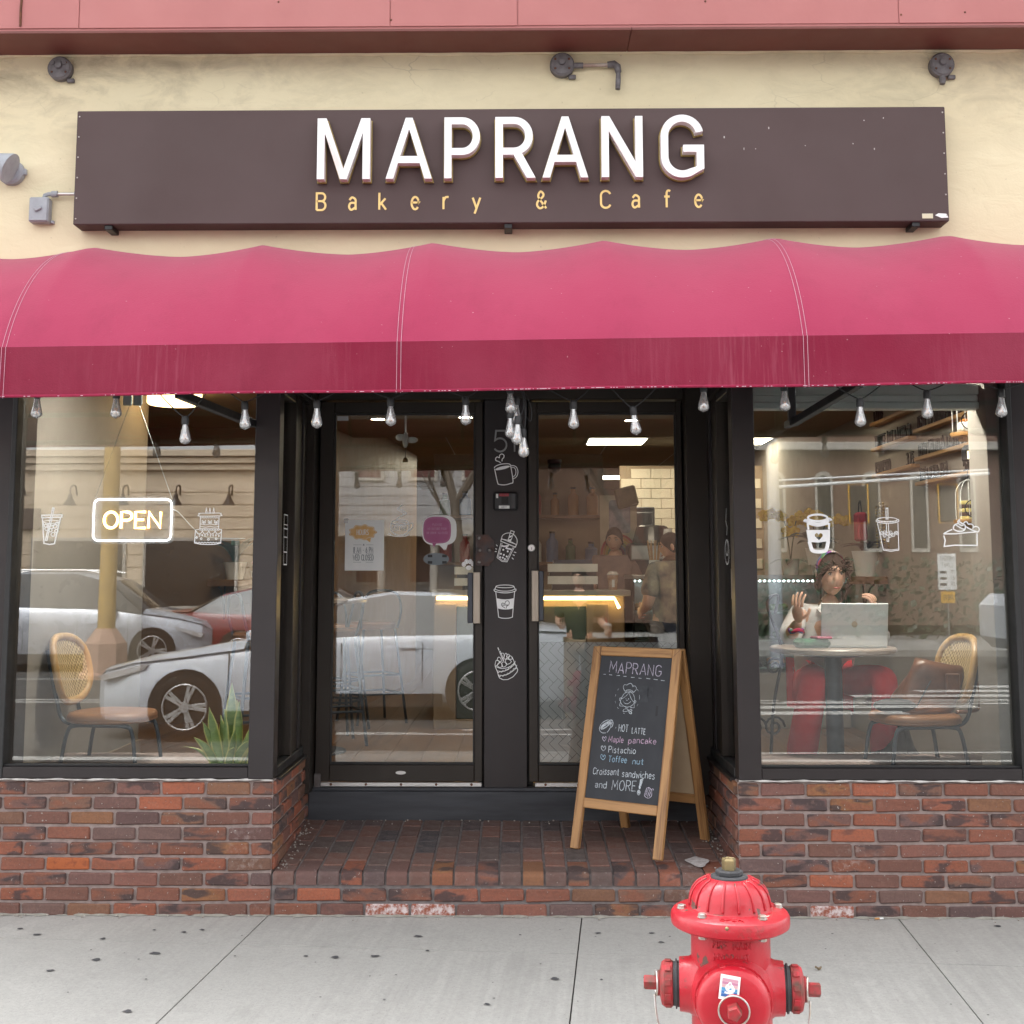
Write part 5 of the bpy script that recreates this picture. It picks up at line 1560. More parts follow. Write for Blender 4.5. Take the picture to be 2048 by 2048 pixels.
face = [(S_([(0.1751, 0.1708), (0.1527, 0.1783), (0.1391, 0.2011), (0.1356, 0.2174), (0.1457, 0.2324), (0.1632, 0.2412), (0.1797, 0.2421), (0.1980, 0.2349), (0.2099, 0.2204), (0.2100, 0.1991), (0.1994, 0.1790), (0.1848, 0.1714)], 5, True), 0),
 (S_([(0.1766, 0.1722), (0.1648, 0.1878), (0.1499, 0.1999), (0.1383, 0.2059)]), 0), (S_([(0.1783, 0.1721), (0.1841, 0.1885), (0.1975, 0.2084), (0.2112, 0.2176)]), 0), (S_([(0.1488, 0.2134), (0.1584, 0.2244), (0.1724, 0.2274), (0.1828, 0.2232), (0.1916, 0.2138)]), 0),
 (S_([(0.1661, 0.2095), (0.1710, 0.2111), (0.1741, 0.2076)]), 0), ([(0.1627, 0.2018), (0.1643, 0.2054)], .004), ([(0.1775, 0.2019), (0.1788, 0.2055)], .004),
 (S_([(0.1558, 0.1700), (0.1478, 0.1602), (0.1429, 0.1473), (0.1476, 0.1367), (0.1614, 0.1375), (0.1690, 0.1320), (0.1823, 0.1289), (0.1910, 0.1374), (0.1938, 0.1445), (0.2056, 0.1402), (0.2152, 0.1510), (0.2110, 0.1620), (0.1998, 0.1715)]), 0), (S_([(0.1545, 0.1702), (0.1592, 0.1638), (0.1751, 0.1596), (0.1921, 0.1638), (0.1998, 0.1715)]), 0), (S_([(0.1561, 0.1727), (0.1624, 0.1678), (0.1758, 0.1654), (0.1899, 0.1688), (0.1958, 0.1719)]), 0),
 (S_([(0.1377, 0.2012), (0.1310, 0.2019), (0.1292, 0.2101), (0.1339, 0.2149)]), 0), (S_([(0.2119, 0.2101), (0.2184, 0.2115), (0.2180, 0.2195), (0.2127, 0.2214)]), 0), ([(0.1356, 0.2174), (0.1333, 0.2390), (0.1549, 0.2407)], 0), ([(0.2115, 0.2202), (0.2133, 0.2438), (0.1923, 0.2447)], 0),
 ([(0.1689, 0.2433), (0.1688, 0.2512)], 0), ([(0.1754, 0.2431), (0.1759, 0.2515)], 0), (S_([(0.1546, 0.2608), (0.1619, 0.2533), (0.1726, 0.2514), (0.1843, 0.2575), (0.1714, 0.2637), (0.1578, 0.2644)], 4, True), 0), (S_([(0.1846, 0.2602), (0.1948, 0.2538), (0.2027, 0.2556), (0.1972, 0.2628)], 4, True), 0), (S_([(0.1861, 0.2613), (0.1928, 0.2712), (0.2019, 0.2721), (0.1988, 0.2639)], 4, True), .004), ([(0.1582, 0.2724), (0.1657, 0.2734)], 0)]
for a0 in range(0, 360, 27):
    if a0 in (81, 108, 270, 243, 297): continue
    pts = [(1035 + 240 * math.cos(R(-a0 - k * 3)), 800 + 250 * math.sin(R(-a0 - k * 3))) for k in range(4)]
    q0 = dash[0]
    face.append(([( (p[0] * .423 + 222.9 - 432) / 600. * .39 + .034 * ((p[1] * .423 + 260 - 262) / 1063.) * 2.0, (p[1] * .423 + 260 - 262 - ((p[0] * .423 + 222.9 - 432) / 600. * 62)) / 1063. * .681) for p in pts], .0016))
chalk_draw(face, CW, .0024)
chalk_draw([(S_([(0.0361, 0.3526), (0.0432, 0.3328), (0.0604, 0.3174), (0.0814, 0.3101), (0.0937, 0.3216), (0.0960, 0.3401), (0.0899, 0.3569), (0.0805, 0.3693)]), 0), (S_([(0.0361, 0.3526), (0.0418, 0.3654), (0.0564, 0.3730), (0.0753, 0.3715)]), 0), (S_([(0.0459, 0.3541), (0.0496, 0.3402), (0.0695, 0.3244), (0.0852, 0.3185), (0.0890, 0.3275), (0.0745, 0.3426), (0.0566, 0.3528)], 4, True), .006), (S_([(0.0506, 0.3482), (0.0604, 0.3389), (0.0755, 0.3291), (0.0831, 0.3241)]), .008), (S_([(0.0872, 0.3129), (0.0976, 0.3090), (0.1072, 0.3200), (0.1065, 0.3362), (0.0980, 0.3452)]), .004), (S_([(0.0919, 0.3178), (0.0997, 0.3209), (0.0980, 0.3345)]), .003), ([(0.1251, 0.3433), (0.1273, 0.3439)], .008)], CW, .003, 'chalk_cup')
for c_, m_ in (([(0.0715, 0.4115), (0.0630, 0.4045), (0.0587, 0.3957), (0.0626, 0.3903), (0.0697, 0.3970), (0.0748, 0.3896), (0.0791, 0.3931), (0.0779, 0.4013), (0.0715, 0.4115)], CV), ([(0.0709, 0.4573), (0.0617, 0.4491), (0.0578, 0.4394), (0.0639, 0.4340), (0.0710, 0.4425), (0.0762, 0.4338), (0.0827, 0.4383), (0.0807, 0.4480), (0.0723, 0.4572)], CW), ([(0.0761, 0.4997), (0.0643, 0.4918), (0.0603, 0.4816), (0.0662, 0.4741), (0.0743, 0.4851), (0.0799, 0.4750), (0.0855, 0.4809), (0.0845, 0.4905), (0.0761, 0.4997)], CB)):
    chalk_draw([(spline(c_, 4), 0)], m_, .0030, 'chalk_heart')
chalk_draw([([(0.2862, 0.5717), (0.2841, 0.6154)], .004), ([(0.2989, 0.5708), (0.2874, 0.6162)], .004), ([(0.2863, 0.5723), (0.2989, 0.5708)], .004), ([(0.2920, 0.5749), (0.2853, 0.6100)], .009), (S_([(0.2826, 0.6209), (0.2771, 0.6322), (0.2852, 0.6429), (0.2918, 0.6301)], 4, True), .004), ([(0.2818, 0.6263), (0.2865, 0.6361)], .010)], CW, .003, 'chalk_mark')
chalk_draw([(S_([(0.3220, 0.6100), (0.3164, 0.6317), (0.3166, 0.6448), (0.3352, 0.6525), (0.3503, 0.6425), (0.3506, 0.6215), (0.3407, 0.6073), (0.3271, 0.6066)], 4, True), 0)] + [(pts, 0) for pts in ([(0.3250, 0.6121), (0.3200, 0.6391)], [(0.3327, 0.6084), (0.3233, 0.6438)], [(0.3410, 0.6099), (0.3316, 0.6452)], [(0.3473, 0.6168), (0.3396, 0.6440)], [(0.3321, 0.6033), (0.3553, 0.6156)], [(0.3517, 0.6083), (0.3587, 0.6099), (0.3580, 0.6153)])] + [([(0.3319, 0.6473), (0.3335, 0.6475)], .004), ([(0.3421, 0.6424), (0.3438, 0.6429)], .004)], CV, .0028, 'chalk_berry')
mb = MB()
for pts, w_ in (([(0.2808, 0.4239), (0.2809, 0.3555)], .02), ([(0.0886, 0.7006), (0.1167, 0.6641)], .012)): pass
for _s in (([(0.2546, 0.1366), (0.2586, 0.2153)], .05), ([(0.2877, 0.1388), (0.2912, 0.1910)], .03), ([(0.0396, 0.0845), (0.0570, 0.0479)], .012)): chalk_draw([_s], mat('wiped_chalk', (.058, .062, .070), (.040, .043, .050), 30, .9), .02, 'chalk_smear')
chalk_draw([([(0.3341, 0.2286), (0.3355, 0.2755)], .012)], mat('wet_slate', (.022, .023, .027), None, 10, .6), .012, 'wet_mark')

# ================================================================ fire hydrant
hy = thing('fire_hydrant', 'bright red fire hydrant with brass operating nut on the sidewalk', 'fire hydrant', (.529, -2.5, .006), R(-7.5))
def redpaint():
    m, nt, b, out = nodes('red_hydrant_paint')
    v = coords(nt)
    n = noise(nt, v, 6, 5)
    col = ramp(nt, n, [(.3, (.40, .006, .016)), (.7, (.49, .008, .023))])
    ch = noise(nt, v, 26, 6, .7)
    geo = nt.nodes.new('ShaderNodeNewGeometry')
    pt = ramp(nt, geo.outputs['Pointiness'], [(.52, (0, 0, 0)), (.60, (1, 1, 1))])
    k = math_(nt, 'MULTIPLY', ramp(nt, ch, [(.60, (0, 0, 0)), (.63, (1, 1, 1))]), math_(nt, 'ADD', math_(nt, 'MULTIPLY', pt, .9), .0))
    k2 = ramp(nt, noise(nt, v, 17, 4, .6), [(.665, (0, 0, 0)), (.685, (1, 1, 1))])
    f = math_(nt, 'MAXIMUM', k, k2)
    col = mix(nt, f, col, (.10, .055, .04))
    nt.links.new(col, b.inputs['Base Color'])
    b.inputs['Roughness'].default_value = .42
    b.inputs['Coat Weight'].default_value = .22
    b.inputs['Coat Roughness'].default_value = .12
    h = math_(nt, 'SUBTRACT', noise(nt, v, 48, 5, .65), math_(nt, 'MULTIPLY', f, 1.2))
    gr = ramp(nt, noise(nt, v, 9, 6, .7), [(.5, (0, 0, 0)), (.75, (.35, .35, .35))])
    nt.links.new(mix(nt, gr, col, (.30, .02, .03)), b.inputs['Base Color'])
    bump(nt, b, h, .3, .005)
    return m
M['red'] = redpaint()
M['chipped'] = mat('chipped_red_paint', (.48, .012, .028), (.11, .05, .035), 34, .5, detail=7, bmp=.2, bscale=80)
M['castblack'] = mat('black_weather_shield', (.045, .047, .052), (.03, .03, .034), 30, .5, bmp=.1, bscale=90)
M['brass'] = mat('worn_brass', (.42, .33, .17), (.30, .24, .14), 20, .34, metal=.9)
M['boltsteel'] = mat('zinc_bolt', (.66, .66, .66), (.48, .42, .34), 40, .34, metal=.85)
hz = .0
MB().lathe([(.16, 0), (.16, .03), (.13, .036), (.108, .05), (.100, .10), (.098, .30), (.099, .40), (.098, .60), (.098, .634)], 48).build('barrel', M['red'], hy, 35)
for s in (-1, 1):       # shoulders where the hose nozzles leave the barrel
    Mx = Matrix.Translation((0, 0, .486)) @ Matrix.Rotation(R(90) * s, 4, 'Y')
    MB().lathe([(.092, .03), (.086, .07), (.074, .092), (.066, .104), (.0635, .128), (.0, .128)], 32, Mx).build('nozzle_body', M['red'], hy, 40)
    MB().lathe([(.054, .1285), (.054, .134), (.0585, .134), (.0585, .138), (.052, .138), (.052, .143)], 32, Mx).build('nozzle_gasket', M['castblack'], hy, 30)
    cap = MB().lathe([(.050, .143), (.054, .145), (.0545, .166), (.050, .172), (.028, .178), (.0, .178)], 32, Mx).build('hose_cap', M['chipped'], hy, 35)
    mb = MB()
    for k in range(10):
        a = 2 * math.pi * k / 10
        mb.bbox(.0535, .0575, -.008, .008, .148, .164, .0015, Mx @ Matrix.Rotation(a, 4, 'Z'))
    mb.build('cap_lug', M['chipped'], cap)
    MB().lathe([(.030, .178), (.030, .182), (.022, .1825), (0, .1825)], 20, Mx).build('cap_washer', M['chipped'], cap, 35)
    MB().lathe([(.0175, .1828), (.0175, .214), (.015, .217), (0, .217)], 5, Mx).build('cap_nut', M['chipped'], cap)
    ringp = [Mx @ Vector((.029 * math.cos(a), .029 * math.sin(a), .186 + .004 * math.sin(a))) for a in [2 * math.pi * k / 24 for k in range(24)]]
    MB().tube(ringp, .0028, 6, True).build('wire_loop', M['boltsteel'], hy, True)
    x = s * .19
    MB().tube(spline([(x, -.012, .462), (x - s * .002, -.018, .43), (x - s * .006, -.022, .405), (x - s * .010, -.022, .392)], 5), .0028, 6).build('wire_tail', M['boltsteel'], hy, True)
    for k in range(5):
        zc_ = .385 - k * .019
        lk = [(s * (.182 - .004 * k) + (.005 * math.cos(a) if k % 2 else 0), -.022 + (0 if k % 2 else .005 * math.cos(a)), zc_ + .012 * math.sin(a)) for a in [2 * math.pi * q / 14 for q in range(14)]]
        MB().tube(lk, .0018, 5, True).build('chain_link', M['boltsteel'], hy, True)
Mp = Matrix.Translation((0, 0, .484)) @ Matrix.Rotation(R(90), 4, 'X')
MB().lathe([(.100, .05), (.098, .085), (.093, .11), (.092, .118)], 40, Mp).build('pumper_body', M['red'], hy, 40)
pc = MB().lathe([(.086, .118), (.088, .122), (.0875, .140), (.080, .152), (.072, .156), (.050, .1585), (.036, .160), (.034, .172), (.0, .172)], 40, Mp).build('pumper_cap', M['red'], hy, 35)
mb = MB()
for k in range(12): mb.bbox(.086, .0895, -.008, .008, .124, .138, .002, Mp @ Matrix.Rotation(2 * math.pi * (k + .5) / 12, 4, 'Z'))
mb.build('cap_lug', M['red'], pc)
MB().lathe([(.0195, .1725), (.0175, .205), (.015, .208), (0, .208)], 5, Mp).build('cap_nut', M['chipped'], pc)
MB().tube([Mp @ Vector((.036 * math.cos(a), .036 * math.sin(a), .180 + .006 * math.sin(a))) for a in [2 * math.pi * k / 28 for k in range(28)]], .0024, 6, True).build('wire_loop', M['boltsteel'], hy, True)
# bonnet: flange with rolled rim, ribbed dome
bon = MB().lathe([(.098, .634), (.139, .632), (.146, .637), (.1475, .645), (.147, .660), (.143, .667), (.136, .671), (.106, .678), (.104, .680), (0, .680)], 56).build('bonnet_flange', M['red'], hy, 30)
dome = [(.1045, .676), (.101, .684), (.0985, .700), (.093, .716), (.083, .730), (.070, .740), (.055, .7465), (.044, .749), (0, .749)]
MB().lathe(dome, 56).build('bonnet_dome', M['red'], hy, 40)
for k in range(16):
    a = 2 * math.pi * (k + .5) / 16
    pts = [((r + .0008) * math.cos(a), (r + .0008) * math.sin(a), z) for r, z in dome[1:7]]
    MB().tube(spline(pts, 3), [.0034] * 15 + [.002], 6).build('dome_rib', M['red'], bon, True)
MB().lathe([(.047, .7485), (.046, .7525), (.040, .7545), (0, .7545)], 32).build('shield_disc', M['castblack'], hy, 30)
MB().lathe([(.0335, .7545), (.0345, .757), (.0345, .764), (.032, .767), (0, .767)], 8).build('weather_shield', M['castblack'], hy)
nut = MB().lathe([(.0185, .767), (.0185, .790), (.0165, .795), (.010, .796), (.009, .7935), (0, .7935)], 5, Matrix.Rotation(R(20), 4, 'Z')).build('operating_nut', M['brass'], hy)
for a in (-125, -52, 10, 72, 128, 190):
    p = (.121 * math.cos(R(a)), .121 * math.sin(R(a)))
    bt = MB().lathe([(.0125, 0), (.0125, .002), (.0105, .0025), (.0105, .0085), (.009, .010), (0, .010)], 6, Matrix.Translation((p[0], p[1], .6735))).build('flange_bolt', M['boltsteel'], hy)
    MB().lathe([(.010, 0), (.010, .008), (0, .008)], 6, Matrix.Translation((p[0], p[1], .6225))).build('bolt_nut', M['boltsteel'], hy)
MB().ball((-.012, -.1445, .661), (.005, .004, .005), 10, 6).build('flange_rivet', M['brass'], hy, True)
MB().ball((-.078, -.0615, .486 - .01), (.006, .006, .006), 10, 6).build('drain_plug', M['rust'], hy, True)
def wrap_text(s, h, w, r, z, span, zrow=None):
    mb = MB()
    st, tw = text_strokes(s, h)
    for l in st:
        pts = [(p[0] / tw * span - span / 2, p[1]) for p in l]
        d3 = []
        for a, b_ in zip(pts[:-1], pts[1:]):
            for q in range(2): d3.append((a[0] + (b_[0] - a[0]) * q / 2, a[1] + (b_[1] - a[1]) * q / 2))
        d3.append(pts[-1])
        mb.tube([(r * math.sin(p[0] / r), -r * math.cos(p[0] / r), z + p[1]) for p in d3], w, 5)
    return mb
wrap_text('FIRE MAIN', .015, .0017, .0982, .6, .094).build('cast_lettering', M['red'], hy, True)
wrap_text('HYDRANT', .018, .0018, .0982, .570, .088).build('cast_lettering', M['red'], hy, True)
mb = MB(Matrix.Translation((0, -.1205, .6752)) @ Matrix.Rotation(R(-75), 4, 'X'))
write(mb, 'OPEN', .009, .003, 0, -.004, .055, 'c', -.0012, .002)
mb.build('cast_lettering', M['red'], hy)
st = thing('square_sticker', 'small square white-edged sticker with pink and blue drawing on the red hydrant', 'sticker', (.499, -2.6605, .537), R(-7.5))
st.rotation_euler = (R(-14), R(8), R(-7.5))
MB().box(-.0235, .0235, -.0012, .0, -.0275, .0275).build('white_edge', M['paper'], st)
for k, c in enumerate([(.60, .30, .38), (.55, .22, .34), (.66, .40, .42), (.08, .30, .52), (.04, .18, .45), (.03, .12, .36)]):
    MB().box(-.0185, .0185, -.0016 , -.0013, .020 - (k + 1) * .0068, .020 - k * .0068 - .0004).build('colour_band', mat('sticker_print', c, None, 30, .5), st)
d = Draw(0, 0, .001, -.0019)
d.el(0, 0, 8, 7, 3, -60, 250).el(4, 3, 7, 5, 3).el(0, -7, 3, 5, 2).line([(-11, 11), (11, 13)], 3)
d.done(None, m='white_letter', name='swirl_print', parent=st)

# cigarette end and dry leaf on the sidewalk
p = (1.577, -0.0314, 0.014)
cb = thing('cigarette_butt', 'cigarette butt with orange tip at the foot of the right brick wall', 'cigarette butt', (p[0], p[1], .016), R(8))
MB().tube([(-.02, 0, 0), (0, 0, 0)], .004, 8).build('filter', mat('orange_filter', (.55, .27, .10), None, 60, .8), cb)
MB().tube([(.0005, 0, 0), (.018, 0, 0)], .004, 8).build('paper_tube', M['paper'], cb)
p = (1.142, -0.7509, 0.014)
mb = MB()
mb.grid(lambda u, v: ((u - .5) * .03, (v - .5) * .018 * math.sin(math.pi * (u * .9 + .05)), .004 + .005 * math.cos(u * 5) + .004 * (v - .5) ** 2 * 8), 8, 4)
tag(mb.build('dry_leaf', mat('dry_leaf', (.30, .24, .16), (.2, .15, .1), 90, .8), None, True, (p[0], p[1], .012), (0, 0, .4)), 'small curled dry leaf on the sidewalk right of the hydrant', 'leaf')


# ================================================================ inside the cafe
cafe = thing('cafe_room', None, None)
tag(cafe, 'warm brown cafe interior seen through the shop windows', None, None, 'structure')
M['wall_tan'] = mat('tan_wall_paint', (.27, .20, .13), (.235, .17, .11), 3, .6)
M['wall_orange'] = mat('ochre_brown_wall_paint', (.30, .165, .07), (.26, .14, .06), 3, .42)
M['wall_brown'] = mat('brown_wall_paint', (.20, .12, .062), (.17, .10, .05), 3, .5)
M['wall_pale'] = mat('pale_beige_wall_paint', (.29, .265, .235), (.26, .235, .21), 3, .6)
M['ceil'] = mat('ceiling_paint', (.26, .20, .135), (.235, .18, .12), 2, .8)
M['ceil_tile'] = mat('ceiling_tile', (.30, .25, .19), (.27, .225, .17), 30, .9)
M['floor_wood'] = wood('brown_plank_floor', (.20, .105, .05), (.11, .055, .026), 1, .5, .35)
M['darkwood'] = wood('dark_shelf_wood', (.17, .085, .04), (.09, .045, .022), 0, .8, .45)
M['shelfwood'] = wood('honey_ledge_wood', (.42, .23, .09), (.27, .14, .05), 1, .8, .5)
M['steel_in'] = mat('stainless_counter', (.45, .46, .46), (.38, .39, .39), 6, .3, metal=.7)
M['blackiron'] = mat('black_wrought_iron', (.02, .021, .024), (.014, .014, .016), 20, .45, metal=.3)
CEIL, CEIL2, YB = 2.64, 2.80, 13.4
def slab(name, x0, x1, y0, y1, z0, z1, m, parent=cafe):
    return MB().box(x0, x1, y0, y1, z0, z1).build(name, M[m], parent)
for k in range(26):
    x0 = -2.9 + k * .21
    MB().bbox(x0 + .001, x0 + .209, RD + .121 if RX0 - .2 < x0 + .1 < RX1 + .2 else .09, YB, FL - .06, FL - .0005 * (k % 3), .002).build('floor_plank', M['floor_wood'], cafe)
slab('left_wall', -2.45, -2.352, .085, 2.15, .2, 2.7, 'wall_pale')
slab('left_skirting', -2.352, -2.338, .09, 2.15, FL, FL + .10, 'wall_tan')
slab('shelf_wall', -2.9, -1.475, 3.9, 4.0, .2, 2.7, 'wall_brown')
MB().prism([(0, .2), (3.95, .2), (3.95, 2.85), (0, 2.85)], -.06, .0, Matrix.Translation((-1.475, 4.0, 0)) @ Matrix.Rotation(R(85.5), 4, 'Z')).build('ochre_wall', M['wall_orange'], cafe)
slab('partition', -.74, .74, 5.25, 5.35, .2, 2.56, 'wall_tan')
slab('right_wall', 2.452, 2.56, .085, YB, .2, 2.9, 'wall_pale')
slab('right_column', 2.185, 2.451, .10, .34, .2, 2.66, 'wall_pale')
slab('back_left_wall', -3.0, -2.9, 3.95, YB, .2, 2.9, 'wall_brown')
slab('alcove_side', -3.0, -2.9, 1.9, 3.95, .2, 2.9, 'wall_brown')
slab('alcove_return', -2.9, -2.45, 1.9, 1.99, .2, 2.9, 'wall_brown')
slab('back_wall', -2.9, 2.452, YB, YB + .1, .2, 2.9, 'wall_tan')
slab('front_ceiling', -2.9, 2.452, .235, 4.55, CEIL, CEIL + .05, 'ceil')
slab('ceiling_step', -2.9, 2.452, 4.551, 4.60, CEIL, CEIL2 + .1, 'ceil')
for i in range(5):
    for j in range(11):
        x0, y0 = -1.47 + i * .785, 4.6 + j * .81
        MB().bbox(x0 + .006, x0 + .779, y0 + .006, y0 + .804, CEIL2, CEIL2 + .02, .003).build('ceiling_tile', M['ceil_tile'], cafe)
slab('ceiling_grid', -2.9, 2.451, 4.6, YB, CEIL2 + .004, CEIL2 + .03, 'steel_in')
slab('kitchen_door', 1.0, 1.9, YB - .05, YB - .001, FL, 2.4, 'steel_in')
# white glazed wall tiles behind the counter
tl = MB().box(1.02, 2.451, 6.90, 6.95, .4, 2.6).build('tiled_wall', M['wall_tan'], cafe)
M['glaze'] = mat('cream_glazed_tile', (.60, .53, .42), (.54, .47, .37), 4, .12, spec=.6)
tmesh = MB().bbox(-.098, .098, -.008, 0, -.048, .048, .003).mesh('wall_tile', M['glaze'])
for r in range(12):
    for c in range(7):
        x = 1.13 + c * .2 + (.1 if r % 2 else 0)
        if x < 2.36:
            o = link(bpy.data.objects.new('tile', tmesh), tl, (x, 6.899, 1.42 + r * .1), (random.uniform(-.02, .02), 0, random.uniform(-.02, .02)))

# lamps
M['led'] = emit('led_panel', (1.0, .88, .66), 3.5)
M['led_warm'] = emit('warm_downlight', (1.0, .84, .62), 26)
M['fill_spot'] = emit('added_fill_light', (1.0, .92, .80), 135)  # strong lens for the fill lamps added near the windows
M['strip'] = emit('led_strip', (1.0, .66, .22), 4.5)
M['shade'] = emit('lit_paper_shade', (1.0, .66, .30), 1.6)
def panel(x, y, where):
    t = thing('ceiling_light', 'square white ceiling light panel ' + where, 'ceiling light', (x, y, CEIL2), group='light panels in the cafe ceiling')
    MB().bbox(-.29, .29, -.30, .30, -.012, -.002, .003).build('frame', M['steel_in'], t)
    MB().box(-.27, .27, -.28, .28, -.016, -.0125).build('diffuser', M['led'], t)
panel(.945, 6.35, 'nearest, seen in the right door')
panel(2.12, 6.35, 'seen beside the right corner post')
panel(1.2, 10.9, 'far at the back, above the poster')
panel(2.12, 10.3, 'far at the back near the right wall')
panel(-.55, 8.5, 'behind the partition')
def down(x, y, z, where, lens='led_warm'):
    t = thing('downlight', 'small round recessed ceiling light ' + where, 'ceiling light', (x, y, z), group='downlights in the cafe ceiling')
    MB().lathe([(.055, 0), (.075, 0), (.078, -.008), (.055, -.010)], 24, cap=False).build('ring', M['wall_pale'], t, 35)
    MB().lathe([(0, -.004), (.054, -.004), (.054, -.002), (0, -.002)], 20).build('lens', M[lens], t)
for a, w in (((-1.017, 3.3, 2.568), 'left of the bell in the left door'), ((-0.3782, 3.2, 2.581), 'at the right side of the left door'), ((0.8283, 3.4, 2.614), 'behind the bulb in the right door'), ((1.995, 2.7, 2.558), 'in the right window beside the awning bracket')):
    down(a[0], a[1], CEIL - .001, w)
for x, y, w in ((1.62, .50, 'added to brighten the table with the laptop'), (1.86, .52, 'added to brighten the chair with the brown bag'), (-1.75, .45, 'added to brighten the left window chair'), (-1.25, .50, 'added to brighten the snake plant')): down(x, y, CEIL - .001, w, 'fill_spot')  # unseen lamps added to brighten the things just behind the glass
for x, y, w in ((-1.8, 1.6, 'over the high table'), (1.3, 1.9, 'between the table and the pastry case'), (-.3, 1.9, 'just inside the doors'), (-2.0, 3.2, 'over the plant shelf')): down(x, y, CEIL - .001, w)
a = (-2.119, 1.9, 2.563)
pn = thing('pendant_lamp', 'round drum ceiling lamp with glowing warm shade behind the left window', 'ceiling lamp', (a[0], a[1], a[2] - .01))
MB().lathe([(0, 0), (.155, 0), (.165, .01), (.165, .11), (.155, .12), (0, .12)], 32).build('shade', M['shade'], pn, 35)
MB().lathe([(.02, .12), (.02, .2)], 10).build('stem', M['blackiron'], pn)

# neon OPEN sign hung behind the left window
op = thing('open_sign', 'glowing OPEN sign in yellow-white letters inside a white rounded border, hung in the left window', 'neon sign', (-1.811, .12, 1.766))
M['acrylic'] = film('clear_acrylic', (.8, .82, .84), .10, .1)
M['neon_white'] = emit('white_neon', (.95, .95, 1.0), 1.3)
M['neon_amber'] = emit('amber_neon', (1.0, .80, .42), 2.6)
M['neon_glow'] = emit('amber_tube_jacket', (1.0, .52, .06), .6)
def rrect(w, h, r, n=6):
    out = []
    for cx_, cz_, a0 in ((w - r, h - r, 0), (-w + r, h - r, 90), (-w + r, -h + r, 180), (w - r, -h + r, 270)):
        out += arc(cx_, cz_, r, r, a0, a0 + 90, n)
    return out
MB().prism(rrect(.197, .110, .03), .004, .008).build('backing', M['acrylic'], op)
MB().tube([(p[0], 0, p[1]) for p in rrect(.183, .097, .026)], .0034, 8, True).build('border_tube', M['neon_white'], op, True)
mb, mg = MB(), MB()
xx = -.133
for ch, w in (('O', .064), ('P', .050), ('E', .046), ('N', .056)):
    gw, st_ = GL[ch]
    for l in st_:
        pts = [(xx + p[0] / gw * w, 0.001, -.0375 + p[1] * .075) for p in l]
        mb.tube(pts, .0054, 6)
        mg.tube([(p[0], .0035, p[2]) for p in pts], .0074, 6)
    xx += w + .0165
mb.build('letter_tube', M['neon_amber'], op, True)
mg.build('tube_jacket', M['neon_glow'], op, True)
for s, cx_ in ((-1, -1.843), (1, -1.798)):
    MB().tube([(s * .18, .006, .105), (cx_ + 1.811, .004, .546)], .0016, 5).build('hanging_chain', M['steel_in'], op)
MB().tube(spline([(.185, .01, .05), (.215, .01, .035), (.275, .02, -.03), (.33, .03, -.075), (.43, .05, -.085), (.52, .06, -.085)], 6), .002, 6).build('power_cable', M['acrylic'] if False else mat('clear_cable', (.55, .58, .58), None, 20, .4), op)
for x, w in ((-1.845, 'left'), (-1.797, 'right')):
    c_ = thing('glass_clip', ('pale glass clip holding the OPEN sign chain, ' + ('the left one' if w == 'left' else 'the right one')), 'clip', (x, .10, 2.325))
    MB().bbox(-.021, .019, -.01, .01, -.02, .06, .003).build('clip_plate', mat('pale_glass_clip', (.70, .80, .77), None, 8, .2), c_)

# ---------------------------------------------------------------- furniture
M['leather'] = mat('cognac_leather', (.27, .125, .055), (.21, .09, .04), 5, .38, bmp=.12, bscale=140)
M['frame_tube'] = mat('slate_blue_steel_tube', (.05, .065, .085), (.035, .045, .06), 20, .4, metal=.3)
M['rimwood'] = wood('golden_bent_wood', (.52, .33, .15), (.38, .20, .06), 2, .6, .35)
def cane():
    m, nt, b, out = nodes('woven_cane')
    v = coords(nt, (75, 75, 75))
    w1 = nt.nodes.new('ShaderNodeTexChecker'); w1.inputs['Scale'].default_value = 1.0
    nt.links.new(v, w1.inputs['Vector'])
    n = noise(nt, coords(nt), 30, 3)
    col = mix(nt, math_(nt, 'MULTIPLY', w1.outputs['Fac'], .75), ramp(nt, n, [(.3, (.50, .36, .17)), (.7, (.60, .45, .24))]), (.17, .11, .05))
    nt.links.new(col, b.inputs['Base Color'])
    b.inputs['Roughness'].default_value = .6
    bump(nt, b, w1.outputs['Fac'], .4, .003)
    return m
M['cane'] = cane()
